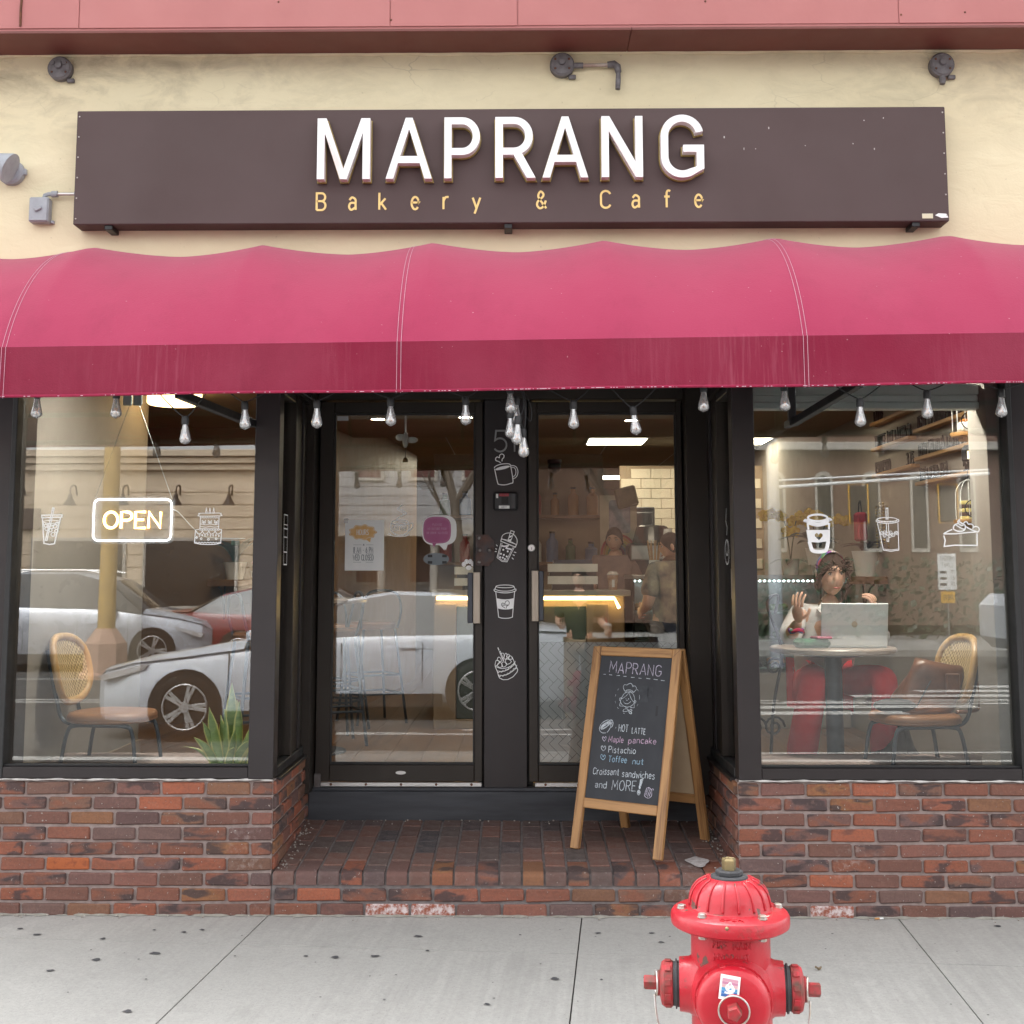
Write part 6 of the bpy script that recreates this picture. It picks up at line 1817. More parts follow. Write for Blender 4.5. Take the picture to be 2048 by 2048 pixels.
def make_chair():
    """faces +x; seat 0.43 above the floor"""
    t = thing('cafe_chair', None, 'chair')
    seat = [(.235 * math.copysign(abs(math.cos(a)) ** .75, math.cos(a)), .225 * math.copysign(abs(math.sin(a)) ** .75, math.sin(a))) for a in [2 * math.pi * k / 36 for k in range(36)]]
    mb = MB()
    levels = [(.93, .400), (1.0, .412), (1.0, .432), (.95, .447), (.8, .452), (.4, .448)]
    n = 36
    vs = [(p[0] * s, p[1] * s, z) for s, z in levels for p in seat]
    fs = [(i * n + k, i * n + (k + 1) % n, (i + 1) * n + (k + 1) % n, (i + 1) * n + k) for i in range(len(levels) - 1) for k in range(n)]
    fs += [tuple(range(n))[::-1], tuple((len(levels) - 1) * n + k for k in range(n))]
    mb._add(vs, fs).build('seat', M['leather'], t, True)
    MB().tube([(p[0] * .99, p[1] * .99, .410) for p in seat], .004, 6, True).build('seat_piping', M['leather'], t, True)
    tb = M['frame_tube']
    for s in (-1, 1):
        y = s * .17
        MB().tube(spline([(.245, y * 1.12, 0), (.215, y * 1.05, .22), (.19, y, .355), (.15, y, .388), (.0, y, .392), (-.14, y, .390), (-.185, y, .355), (-.215, y * 1.05, .2), (-.25, y * 1.12, 0)], 5), .0115, 8).build('leg_frame', tb, t, True)
        y = s * .12
        MB().tube(spline([(-.05, y, .392), (-.19, y, .394), (-.248, y, .425), (-.275, y, .50), (-.305, y, .60), (-.345, y, .76)], 5), .0115, 8).build('back_upright', tb, t, True)
    MB().tube([(.0, -.17, .392), (.0, .17, .392)], .010, 8).build('cross_bar', tb, t)
    # oval back leaning backwards, slightly wrapped
    rim, inner = [], []
    def bp(u, v, off=0.0):
        lean = R(14)
        curve = .035 * (u / .2) ** 2
        return (-.285 - math.sin(lean) * v + math.cos(lean) * (curve + off), u, .66 + math.cos(lean) * v + math.sin(lean) * (curve + off))
    ov = [(.205 * math.copysign(abs(math.cos(a)) ** .8, math.cos(a)), .170 * math.copysign(abs(math.sin(a)) ** .8, math.sin(a))) for a in [2 * math.pi * k / 40 for k in range(40)]]
    MB().tube([bp(u, v) for u, v in ov], .021, 8, True).build('back_rim', M['rimwood'], t, True)
    mb = MB()
    vs, n = [], 40
    for s in (1.0, .66, .33): vs += [bp(u * s, v * s, .004) for u, v in ov]
    vs.append(bp(0, 0, .004))
    fs = [(i * n + k, i * n + (k + 1) % n, (i + 1) * n + (k + 1) % n, (i + 1) * n + k) for i in range(2) for k in range(n)] + [(2 * n + k, 2 * n + (k + 1) % n, 3 * n) for k in range(n)]
    mb._add(vs, fs).build('cane_panel', M['cane'], t, True)
    return t
def place(o, x, y, rz, label, group=None, z=FL):
    o.location = (x, y, z); o.rotation_euler = (0, 0, R(rz)); o['label'] = label
    if group: o['group'] = group
    return o
chair = make_chair()
chair.scale = (.88, .9, .97)
place(chair, -2.03, .62, -6, 'cane back chair with brown leather seat in the left window, its back to the left', 'cane back chairs in the cafe')
place(copy_tree(chair), 1.955, .60, 188, 'cane back chair in the right window with a brown bag on its seat', 'cane back chairs in the cafe')
place(copy_tree(chair), -1.34, 1.75, 100, 'cane back chair seen through the narrow pane left of the left door', 'cane back chairs in the cafe')
def make_stool():
    t = thing('bar_stool', None, 'bar stool')
    tb = M['frame_tube']
    for i, (sx, sy) in enumerate(((1, 1), (1, -1), (-1, 1), (-1, -1))):
        MB().tube([(sx * .20, sy * .20, 0), (sx * .13, sy * .13, .70)], .011, 6).build('leg', tb, t)
    for z, r in ((.22, .178), (.36, .164)):
        q = [(r, r, z), (-r, r, z), (-r, -r, z), (r, -r, z)]
        MB().tube(q, .009, 6, True).build('foot_ring', tb, t)
    MB().lathe([(0, .70), (.17, .70), (.18, .715), (.18, .74), (.165, .755), (0, .758)], 24).build('seat', M['leather'], t, 35)
    MB().tube(spline([(-.13, -.15, .71), (-.17, -.16, .86), (-.18, -.10, .98), (-.18, .10, .98), (-.17, .16, .86), (-.13, .15, .71)], 5), .010, 6).build('backrest', tb, t)
    return t
stool = make_stool()
place(stool, -1.62, 2.25, 30, 'dark metal bar stool beside the high table behind the left window, the nearer one', 'bar stools at the high tables')
place(copy_tree(stool), -1.25, 2.75, 200, 'dark metal bar stool behind the high table near the corner post', 'bar stools at the high tables')
place(copy_tree(stool), -1.33, 3.4, 75, 'dark metal bar stool at the left edge of the left door', 'bar stools at the high tables')
place(copy_tree(stool), -1.12, 4.0, 120, 'dark metal bar stool farther inside the left door', 'bar stools at the high tables')
def make_table(h, r, label):
    t = thing('round_table', label, 'table')
    MB().lathe([(0, h - .03), (r - .01, h - .03), (r, h - .022), (r, h - .006), (r - .006, h), (0, h)], 40).build('table_top', M['tabletop'], t, 35)
    MB().lathe([(.045, .02), (.045, h - .05)], 16, cap=False).build('column', M['frame_tube'], t, 40)
    MB().lathe([(0, h - .05), (.15, h - .05), (.16, h - .031), (0, h - .031)], 20).build('top_plate', M['frame_tube'], t, 40)
    MB().lathe([(0, 0), (.24, 0), (.235, .012), (.06, .03), (.045, .05), (0, .05)], 28).build('foot', M['frame_tube'], t, 35)
    return t
M['tabletop'] = wood('grey_brown_table_top', (.28, .21, .16), (.18, .13, .10), 0, .6, .35)
place(make_table(.96, .36, ''), -1.33, 2.35, 0, 'high round table on a dark column behind the left window')
place(make_table(.735, .325, ''), 1.655, .98, 0, 'small round table with the laptop on it in the right window')
bs = thing('pedestal_stool', 'black bell-shaped pedestal stool with a round top beside the brown chair', 'stool', (1.70, .98 - .3, FL))
bs.location = (2.0, 1.12, FL)
MB().lathe([(0, 0), (.215, 0), (.235, .03), (.235, .065), (.21, .10), (.15, .14), (.105, .20), (.078, .30), (.07, .40), (0, .40)], 36).build('base', mat('glossy_black_iron', (.022, .018, .016), None, 8, .22), bs, 40)
MB().lathe([(0, .40), (.12, .405), (.145, .42), (.145, .44), (.12, .455), (0, .455)], 32).build('stool_top', M['darkwood'], bs, 40)

bcs = thing('blind_cassette', 'pale grooved roller blind cassette along the top of the right window', 'blind', (1.62, .16, 2.335))
M['pale_rail'] = mat('pale_green_rail', (.84, .88, .86), (.80, .84, .82), 5, .5)
for z0, z1, y_ in ((-.045, -.012, .0), (-.010, .022, .012), (.024, .075, .0)): MB().bbox(-.53, .56, y_, .07, z0, z1, .004).build('rail', M['pale_rail'], bcs)

# snake plant in a white pot by the left window
spt = thing('snake_plant', 'snake plant with yellow edged leaves in a white pot, corner of the left window', 'plant', (-1.355, .27, FL))
MB().lathe([(0, 0), (.085, 0), (.105, .20), (.11, .205), (.11, .225), (.098, .225), (.095, .2), (0, .2)], 28).build('pot', mat('white_glazed_pot', (.70, .70, .68), None, 6, .25), spt, 40)
M['leaf_green'] = mat('banded_leaf', (.38, .48, .18), (.20, .31, .12), 26, .4, stretch=(.5, .5, 2.0))
M['leaf_edge'] = mat('yellow_leaf_edge', (.68, .66, .25), (.58, .57, .2), 12, .4)
def snake_leaf(h, w, az, lean, twist, bend=0.0):
    mb = MB()
    n = 14
    vs, cols = [], []
    for k in range(n + 1):
        t = k / n
        ww = w * (.42 + .58 * math.sin(math.pi * min(1, t * .75 + .18))) * (1 - max(0, t - .72) ** 1.6 / .13 * 1.0 if t > .72 else 1)
        ww = max(ww, .0008)
        out = lean * t + bend * t * t
        z = h * t * math.cos(lean * .5) - bend * .25 * t ** 3
        a = twist * t
        for q, dep in ((-1, .006), (-.72, .0), (0, -.007), (.72, .0), (1, .006)):
            lx, ly = q * ww * math.cos(a), q * ww * math.sin(a) + dep
            # local frame: outward = az
            ph = math.sin(az * 3.7) * .6          # the blades turn their faces towards the window
            x = math.cos(az) * (out * h) + lx * math.cos(ph) - ly * math.sin(ph)
            y = math.sin(az) * (out * h) + lx * math.sin(ph) + ly * math.cos(ph)
            vs.append((x, y, z))
    fs, mi = [], []
    for k in range(n):
        for q in range(4):
            fs.append((k * 5 + q, k * 5 + q + 1, k * 5 + q + 6, k * 5 + q + 5)); mi.append(1 if q in (0, 3) else 0)
    mb._add(vs, fs); mb.mi = mi
    return mb
for k, (h, w, az, lean, tw, bend, dx, dy) in enumerate([(.46, .031, -90, .02, .3, 0, .0, .0), (.42, .034, -20, .30, -.3, .18, .03, -.02), (.34, .026, 200, .22, .4, .0, -.035, -.02), (.33, .025, -110, .10, -.5, .0, -.01, -.035),
        (.33, .028, -35, .25, .5, .55, .02, -.045), (.30, .022, 230, .30, .2, .1, -.05, .01), (.26, .024, -60, .15, .8, .1, .01, -.05), (.31, .022, 10, .36, -.4, .1, .05, .0), (.22, .018, 180, .55, .2, .3, -.06, -.01), (.36, .024, 80, .1, .5, 0, .0, .04), (.27, .02, -10, .28, .3, .0, .055, -.02), (.25, .026, 215, .35, .3, .2, -.05, -.03), (.38, .026, -75, .06, .2, .05, .035, -.01), (.29, .024, 190, .14, -.3, .0, -.02, .02), (.20, .022, -55, .2, .3, .2, .0, -.06)]):
    snake_leaf(h * .90, w * 1.02, R(az), lean, tw, bend).build('leaf', [M['leaf_green'], M['leaf_edge']], spt, True, (dx, dy, .19))

# shelf with plants on the brown wall behind the left window
def shelf(x0, x1, y, z, d, label, side=1):
    t = thing('wall_shelf', label, 'shelf', ((x0 + x1) / 2, y, z))
    w = (x1 - x0) / 2
    MB().bbox(-w, w, -d, 0, -.05, 0, .004).build('board', M['darkwood'], t)
    for x in (-w * .8, -w * .1, w * .6):
        MB().tube(spline([(x, -d + .02, -.052), (x, -d * .55, -.085), (x, -d * .2, -.17), (x, -.005, -.26)], 5), .007, 6).build('bracket', M['blackiron'], t, True)
        MB().tube([(x, -.006, -.052), (x, -.006, -.30)], .007, 6).build('bracket_rail', M['blackiron'], t)
    return t
SHZ = 1.475
shelf(-2.32, -1.49, 3.89, SHZ, .24, 'dark wooden shelf with curved iron brackets behind the left window')
def potted(x, y, z, r, h, name, label, leafm, n, lh, lw, droop, seed, potm='white_pot', flowers=None):
    t = thing(name, label, 'plant', (x, y, z))
    MB().lathe([(0, 0), (r * .72, 0), (r, h * .95), (r * 1.04, h), (r * .9, h), (r * .86, h * .8), (0, h * .8)], 22).build('pot', M[potm], t, 40)
    rg = random.Random(seed)
    for k in range(n):
        a = 2 * math.pi * k / n + rg.uniform(-.3, .3)
        L = lh * rg.uniform(.7, 1.15)
        mb = MB()
        vs = []
        for q in range(7):
            tt = q / 6
            ww = lw * math.sin(math.pi * (.12 + .86 * tt)) 
            o_ = L * (.25 * tt + .75 * tt * tt) * .75
            zz = h * .85 + L * (tt - droop * tt * tt)
            vs += [(math.cos(a) * o_ - math.sin(a) * ww, math.sin(a) * o_ + math.cos(a) * ww, zz), (math.cos(a) * o_, math.sin(a) * o_, zz - ww * .25), (math.cos(a) * o_ + math.sin(a) * ww, math.sin(a) * o_ - math.cos(a) * ww, zz)]
        mb._add(vs, [f for q in range(6) for f in ((q * 3, q * 3 + 1, q * 3 + 4, q * 3 + 3), (q * 3 + 1, q * 3 + 2, q * 3 + 5, q * 3 + 4))]).build('leaf', M[leafm], t, True)
    return t
M['white_pot'] = mat('white_ceramic', (.72, .72, .70), (.66, .66, .64), 6, .3)
M['basket'] = mat('woven_basket', (.42, .32, .2), (.2, .14, .08), 60, .8, bmp=.4, bscale=90)
M['teal_leaf'] = mat('teal_green_leaf', (.035, .12, .10), (.02, .075, .065), 8, .4)
M['dark_leaf'] = mat('dark_green_leaf', (.035, .065, .03), (.02, .04, .02), 8, .35)
M['maroon_leaf'] = mat('maroon_leaf', (.09, .035, .035), (.05, .02, .025), 8, .4)
potted(-2.13, 3.74, SHZ, .085, .13, 'potted_plant', 'teal leaved plant in a white pot on the shelf behind the left window', 'teal_leaf', 9, .42, .035, .55, 3)
potted(-1.66, 3.74, SHZ, .055, .09, 'potted_plant', 'small spiky plant in a woven basket at the right end of the shelf', 'dark_leaf', 10, .09, .008, .2, 4, 'basket')
pm = thing('stand_mixer', 'small red stand mixer on the shelf between the two plants', 'mixer', (-1.94, 3.74, SHZ))
M['red_enamel'] = mat('red_enamel', (.40, .03, .05), (.33, .025, .04), 6, .25)
MB().lathe([(0, 0), (.045, 0), (.045, .012), (.02, .02), (.018, .11), (0, .11)], 16).build('stand', M['red_enamel'], pm, 40)
MB().ball((-.012, 0, .125), (.055, .03, .03), 14, 8).build('mixer_head', M['red_enamel'], pm, True)
MB().lathe([(0, .012), (.025, .02), (.036, .06), (.037, .064), (0, .06)], 16, Matrix.Translation((-.04, 0, 0))).build('bowl', M['steel_in'], pm, 40)
wp_ = thing('wall_notice', 'white paper notice low on the brown wall at the right edge of the left window', 'notice', (-1.50, 3.70, 1.53))
MB().bbox(-.13, .0, 0, .004, -.06, .06, .001).build('sheet', M['paper'], wp_)

# counter, pastry case and things on them
CYF, CZ = 3.55, FL + .96
ct = thing('service_counter', 'beige service counter with glass front and glowing amber edge behind the doors', 'counter', (0, CYF, FL))
MB().bbox(-.62, .78, .06, .70, 0, .955, .006).build('body', M['wall_tan'], ct)
MB().bbox(-.64, .82, -.02, .74, .956, 1.0, .004).build('worktop', M['wall_pale'], ct)
for x0, x1 in ((-.62, -.46), (.50, .66)): MB().bbox(x0, x1, .0, .0595, 0, .90, .003).build('pilaster', M['wall_tan'], ct)
MB().bbox(-.455, .495, .03, .0590, .07, .88, .003).build('glass_front', mat('green_black_glass', (.035, .045, .032), (.045, .055, .04), 4, .12), ct)
MB().bbox(-.62, .66, .02, .0595, .0, .066, .003).build('plinth', M['wall_tan'], ct)
MB().tube([(-.60, -.012, .94), (.70, -.012, .94), (.735, -.012, .87)], .011, 8).build('light_strip', M['strip'], ct)
cz = CZ + .04
def books(x, y, z, ws, label_fn):
    for k, (w, h, m, lab) in enumerate(ws):
        t = thing('book', lab, 'book', (x, y, z))
        MB().bbox(-w / 2, w / 2, -.11, .11, .004, h - .004, .002).build('pages', M['paper'], t)
        for z0 in (0, h - .0038): MB().box(-w / 2 - .003, w / 2 + .003, -.113, .113, z0, z0 + .0038).build('cover', m, t)
        MB().box(-w / 2 - .003, w / 2 + .003, -.1165, -.1135, 0, h).build('spine', m, t)
        if k == 0 and w > .3 and label_fn:
            mb = MB(); write(mb, 'PHP', .024, .004, -.10, .010, .07, 'l', -.1172); mb.build('spine_lettering', mat('orange_ink', (.5, .2, .06), None, 20, .6), t)
        z += h + .001
whitec, darkc = mat('white_book_cloth', (.70, .72, .70), None, 8, .6), mat('black_book_cloth', (.02, .02, .025), None, 8, .5)
bluec = mat('dark_blue_book_cloth', (.03, .045, .08), None, 8, .5)
books(.40, CYF + .14, CZ + .04, [(.30, .042, darkc, 'black book at the bottom of the stack on the counter, right door'), (.36, .058, whitec, 'white book second from the bottom of the stack in the right door'), (.34, .030, darkc, 'thin dark book between two white books, right door'), (.36, .058, whitec, 'upper white book of the stack in the right door'), (.28, .03, bluec, 'dark blue book on top of the stack in the right door')], True)
books(-.30, CYF + .14, CZ + .04, [(.22, .03, darkc, 'thin black book under the white books in the left door'), (.34, .055, whitec, 'lower white book on the counter in the left door'), (.30, .026, bluec, 'thin blue book between the white books in the left door'), (.34, .055, whitec, 'upper white book on the counter in the left door')], False)
pc_ = thing('pastry_case', 'glass pastry display case with lit shelves behind the right window', 'display case', (1.62, CYF + .05, FL))
MB().bbox(-.78, .80, .02, .75, 0, .40, .006).build('base', M['wall_pale'], pc_)
for z in (.42, .62, .82): MB().bbox(-.77, .79, .10, .70, z, z + .012, .002).build('shelf', mat('pale_glass_shelf', (.32, .40, .38), None, 6, .2), pc_)
MB().bbox(-.78, .80, .02, .75, 1.08, 1.11, .004).build('case_top', M['steel_in'], pc_)
MB().box(-.78, .80, .016, .022, .42, 1.08).build('front_glass', glass('case_glass', .04, (.9, .96, .94)), pc_)
for x in (-.78, .785): MB().bbox(x, x + .015, .02, .70, .405, 1.079, .002).build('end_frame', M['blackiron'], pc_)
mb = MB()
for k in range(44): mb.ball((-.76 + k * .0355, .045, 1.066), (.009, .006, .006), 6, 4)
tag(mb.build('led_dots', emit('cool_led', (.85, .95, 1.0), 6), pc_), kind='stuff')
MB().box(-.76, .78, .70, .715, .42, 1.07).build('case_back', M['steel_in'], pc_)
rg = random.Random(12)
food_m = [mat('golden_pastry', (.45, .24, .07), (.28, .13, .04), 30, .6, bmp=.4, bscale=50), mat('green_salad', (.16, .24, .05), (.07, .13, .03), 40, .6, bmp=.5, bscale=40), mat('cream_cake', (.62, .55, .42), (.5, .36, .22), 16, .6), mat('chocolate_cake', (.10, .05, .03), (.06, .03, .02), 20, .5), mat('orange_fruit', (.62, .27, .05), (.5, .18, .03), 20, .5)]
nm = ['golden pastry', 'green salad', 'cream cake', 'chocolate cake', 'orange fruit tart']
for r_, z in enumerate((.432, .632, .832)):
    for c in range(6):
        k = rg.randrange(5)
        x = -.66 + c * .25 + rg.uniform(-.03, .03)
        t = thing('food_tray', '%s tray on the %s shelf of the pastry case, %s' % (nm[k], ('bottom', 'middle', 'top')[r_], ('at the left end', 'second from the left', 'left of the centre', 'right of the centre', 'second from the right', 'at the right end')[c]), 'food tray', (1.62 + x, CYF + .32, FL + z + .001), group='trays in the pastry case')
        MB().lathe([(0, 0), (.09, 0), (.10, .012), (.095, .012), (.085, .005), (0, .005)], 18).build('plate', M['white_pot'], t)
        mb = MB()
        for q in range(7):
            a = q * .9
            mb.ball((.05 * math.cos(a) * (q > 0), .05 * math.sin(a) * (q > 0), .025 + rg.uniform(0, .02)), (.03, .028, .022), 8, 6)
        mb.build('pastry', food_m[k], t, True)
tz = FL + 1.11
# things on top of the case and counter
def cupstack(x, y, z, n, label):
    t = thing('cup_stack', label, 'paper cups', (x, y, z), group='stacks of paper cups on the pastry case')
    for k in range(n):
        MB().lathe([(.030, 0), (.040, .095), (.042, .095), (.042, .100), (.038, .100)], 18, Matrix.Translation((0, 0, .1 + (n - k - 1) * .016)) @ Matrix.Rotation(R(180), 4, 'X'), cap=True).build('cup', M['paper'], t, 40)
cupstack(1.14, CYF + .35, tz + .09, 11, 'left of the three stacks of upside-down white paper cups')
cupstack(1.26, CYF + .35, tz + .09, 10, 'middle stack of upside-down white paper cups')
cupstack(1.37, CYF + .35, tz + .09, 11, 'right of the three stacks of upside-down white paper cups')
MB_ = MB().bbox(-.2, .2, -.12, .12, 0, .09, .004)
tag(MB_.build('cup_tray', M['darkwood'], None, False, (1.26, CYF + .35, tz)), 'dark wooden box under the paper cup stacks', 'tray')
em = thing('coffee_machine', 'dark espresso machine behind the cup stacks', 'coffee machine', (1.12, CYF + 1.3, FL + .95))
MB().bbox(-.22, .22, -.2, .2, 0, .42, .02).build('body', mat('dark_machine_metal', (.05, .05, .055), None, 6, .35, metal=.5), em)
MB().bbox(-.20, .20, -.24, -.201, .28, .40, .008).build('group_head', M['steel_in'], em)
MB().lathe([(0, .42), (.17, .42), (.13, .56), (.11, .57), (0, .57)], 20).build('bean_hopper', mat('smoked_plastic', (.06, .035, .03), None, 6, .2), em)
sw = thing('straw_jar', 'jar of pale wooden stirrers at the left end of the pastry case', 'jar', (1.02, CYF + .22, tz))
MB().lathe([(0, 0), (.04, 0), (.04, .11), (.036, .11), (.036, .01), (0, .01)], 18).build('jar', M['white_pot'], sw, 40)
mb = MB()
for k in range(16):
    a = k * .7
    mb.tube([(.02 * math.cos(a), .02 * math.sin(a), .02), (.05 * math.cos(a), .05 * math.sin(a), .24 + .02 * math.sin(k * 3))], .004, 4)
mb.build('stirrer', M['shelfwood'], sw)
def orchid(x, y, z, label, seed, hgt):
    t = thing('orchid', label, 'plant', (x, y, z))
    MB().lathe([(0, 0), (.05, 0), (.065, .11), (.07, .115), (.06, .115), (0, .10)], 20).build('pot', M['white_pot'], t, 40)
    rg = random.Random(seed)
    for q in range(2):
        s = -1 if q else 1
        pts = spline([(0, 0, .1), (s * .015, -.01, hgt * .5), (s * .05, -.02, hgt * .9), (s * .13, -.03, hgt), (s * .20, -.04, hgt * .97)], 6)
        MB().tube(pts, .004, 6).build('stem', M['dark_leaf'], t, True)
        for k in range(4):
            c_ = pts[-1 - k * 5]
            mb = MB()
            for a in range(5):
                an = R(90 + a * 72 + rg.uniform(-12, 12))
                cx_, cz_ = c_[0] + .026 * math.cos(an), c_[2] + .026 * math.sin(an) - .01
                mb.ball((cx_, c_[1] - .01, cz_), (.022, .006, .02), 8, 5)
            mb.ball((c_[0], c_[1] - .02, c_[2] - .012), (.010, .010, .010), 6, 5)
            mb.build('flower', M['orchid'], t, True)
    for a in (20, 160, 250, 330):
        L = .17
        mb = MB()
        vs = []
        for q in range(6):
            tt = q / 5
            w = .026 * math.sin(math.pi * (.1 + .88 * tt))
            vs += [(math.cos(R(a)) * L * tt - math.sin(R(a)) * w, math.sin(R(a)) * L * tt + math.cos(R(a)) * w, .11 + .06 * tt - .10 * tt * tt), (math.cos(R(a)) * L * tt + math.sin(R(a)) * w, math.sin(R(a)) * L * tt - math.cos(R(a)) * w, .11 + .06 * tt - .10 * tt * tt)]
        mb._add(vs, [(2 * q, 2 * q + 1, 2 * q + 3, 2 * q + 2) for q in range(5)]).build('leaf', M['dark_leaf'], t, True)
M['orchid'] = mat('yellow_orchid', (.62, .48, .07), (.50, .30, .05), 60, .5)
orchid(2.02, CYF + .12, tz, 'yellow orchid on the pastry case behind the heart cup sticker', 5, .46)
orchid(2.24, CYF + .16, tz, 'yellow orchid in front of the tiled wall, the right one', 9, .42)
shelf(2.02, 2.44, 2.95, 1.50, .30, 'dark wooden shelf with curved brackets on the right wall behind the cold cup sticker')
potted(2.33, 2.78, 1.50, .085, .17, 'potted_plant', 'maroon leaved plant in a white pot on the right shelf', 'maroon_leaf', 8, .26, .035, .75, 8)
potted(2.12, 3.3, 1.58, .07, .12, 'potted_plant', 'big dark leaved plant behind the soap bottle', 'dark_leaf', 7, .36, .05, .8, 15)
so = thing('soap_bottle', 'clear pump bottle on the right shelf', 'bottle', (2.10, 2.74, 1.50))
MB().lathe([(0, 0), (.032, 0), (.034, .01), (.034, .11), (.014, .13), (.014, .145), (0, .145)], 18).build('bottle', film('pale_liquid', (.5, .5, .42), .6, .15), so, 40)
MB().tube([(0, 0, .145), (0, 0, .18), (-.03, 0, .18)], .005, 6).build('pump', M['white_pot'], so)
# menu ledges with standing letters on the right wall
WX = 2.4515
def ledge(y0, y1, z, left, right, label):
    t = thing('menu_ledge', label, 'menu ledge', (WX, 0, z), group='wooden menu ledges on the right wall')
    MB().bbox(-.055, -.001, y1, y0, -.022, 0, .002).build('ledge_board', M['shelfwood'], t)
    Mx = Matrix(((0, 1, 0, -.036), (-1, 0, 0, 0), (0, 0, 1, 0), (0, 0, 0, 1)))
    h = .074
    L = y0 - y1
    xs = -y0 + .03
    mb = MB(Mx)
    write(mb, left, h, .0105, xs, .001, None, 'l', 0, .010, wide=.72)
    mb.build('menu_letters', M['gasket'], t)
    if right:
        mb = MB(Mx)
        write(mb, right, h, .0105, -y1 - .02, .001, None, 'r', 0, .010, wide=.8)
        mb.build('price_digits', M['gasket'], t)
ledge(2.80, 1.97, 2.535, 'LATTE', '5.60', 'topmost short menu ledge reading LATTE 5.60')
ledge(2.80, 1.97, 2.362, 'TOFFEE NUT LATTE', '6.10', 'menu ledge reading TOFFEE NUT LATTE 6.10')
ledge(2.80, 1.93, 2.185, 'ESPRESSO', '3.75', 'lowest left menu ledge reading ESPRESSO 3.75')
ledge(1.87, .98, 2.385, 'ICED VIETNAMESE COFFEE', '5.75', 'upper right menu ledge reading ICED VIETNAMESE COFFEE 5.75')
ledge(1.87, .95, 2.215, 'ICED MATCHA LATTE', '7.50', 'middle right menu ledge reading ICED MATCHA LATTE 7.50')
ledge(1.87, .93, 2.065, 'THAI ICED TEA', '5.65', 'lowest right menu ledge reading THAI ICED TEA 5.65')
def cage(x, y, z, label, fill):
    t = thing('bird_cage', label, 'bird cage', (x, y, z), group='white wire cages hanging by the right window')
    MB().lathe([(0, -.02), (.075, -.02), (.08, -.012), (.08, 0), (0, 0)], 24).build('wood_base', M['shelfwood'], t, 40)
    mb = MB()
    for k in range(10):
        a = 2 * math.pi * k / 10
        pts = [(.068, 0), (.068, .12), (.060, .16), (.035, .195), (.0, .21)]
        mb.tube(spline([(r * math.cos(a), r * math.sin(a), h) for r, h in pts], 4), .0016, 4)
    mb.build('wire_bars', mat('white_wire', (.6, .6, .58), None, 20, .5), t)
    MB().tube([(.045 * math.cos(a), -.07, .055 + .045 * math.sin(a)) for a in [2 * math.pi * k / 20 for k in range(20)]], .003, 5, True).build('wire_ring', M['blackiron'], t)
    if fill == 'pumpkin':
        mb = MB()
        for k in range(8): mb.ball((.025 * math.cos(k * .785), .025 * math.sin(k * .785), .03), (.022, .022, .028), 8, 6)
        mb.build('pumpkin', M['white_pot'], t, True)
        MB().ball((0, 0, .062), (.03, .03, .012), 10, 6).build('orange_leaf', food_m[4], t, True)
    else:
        for k in range(5):
            MB().lathe([(0, k * .02), (.045, k * .02), (.047, k * .02 + .009), (.045, k * .02 + .018), (0, k * .02 + .018)], 18).build('macaron', food_m[3] if k % 2 else M['yellow_mac'], t, 40)
    MB().tube([(0, 0, .21), (0, 0, .27)], .002, 4).build('hook', M['blackiron'], t)
    MB().bbox(-.03, .10, -.03, .03, -.045, -.021, .003).build('wall_block', M['shelfwood'], t)
M['yellow_mac'] = mat('yellow_macaron', (.55, .45, .16), None, 30, .6)
cage(2.345, .82, 2.250, 'white wire cage with a small white pumpkin beside the matcha latte ledge', 'pumpkin')
cage(2.345, .82, 1.795, 'white wire cage with striped macarons above the pie sticker', 'mac')
ln = thing('lantern', 'small black lantern with lit window between the two cages', 'lantern', (2.36, .84, 2.10))
MB().lathe([(0, 0), (.032, 0), (.036, .01), (.036, .06), (.02, .085), (0, .09)], 6).build('housing', M['blackiron'], ln)
MB().box(-.018, .018, -.0372, -.0365, .012, .052).build('lit_window', emit('lantern_glow', (1, .8, .4), 1.2), ln)
gb = thing('gift_bag', 'small red fabric bag hanging on the right wall above the shelf', 'bag', (2.40, 3.0, 1.84))
MB().bbox(-.07, .0, -.055, .055, -.10, .10, .015).build('bag_body', mat('red_felt', (.36, .035, .06), (.28, .03, .05), 20, .9), gb)
MB().tube(spline([(-.035, -.04, .10), (-.035, -.02, .17), (-.035, .02, .17), (-.035, .04, .10)], 5), .005, 5).build('handle', M['blackiron'], gb)
hb = thing('bead_string', 'strings of glinting beads hanging beside the red bag', 'beads', (2.41, 2.55, 1.95))
mb = MB()
for s in range(4):
    for k in range(14): mb.ball((-.01 - .01 * s, .05 * s - .08, -.02 * k + .03 * math.sin(s)), .008, 6, 5)
tag(mb.build('bead', M['brass'], hb, True), kind='stuff')
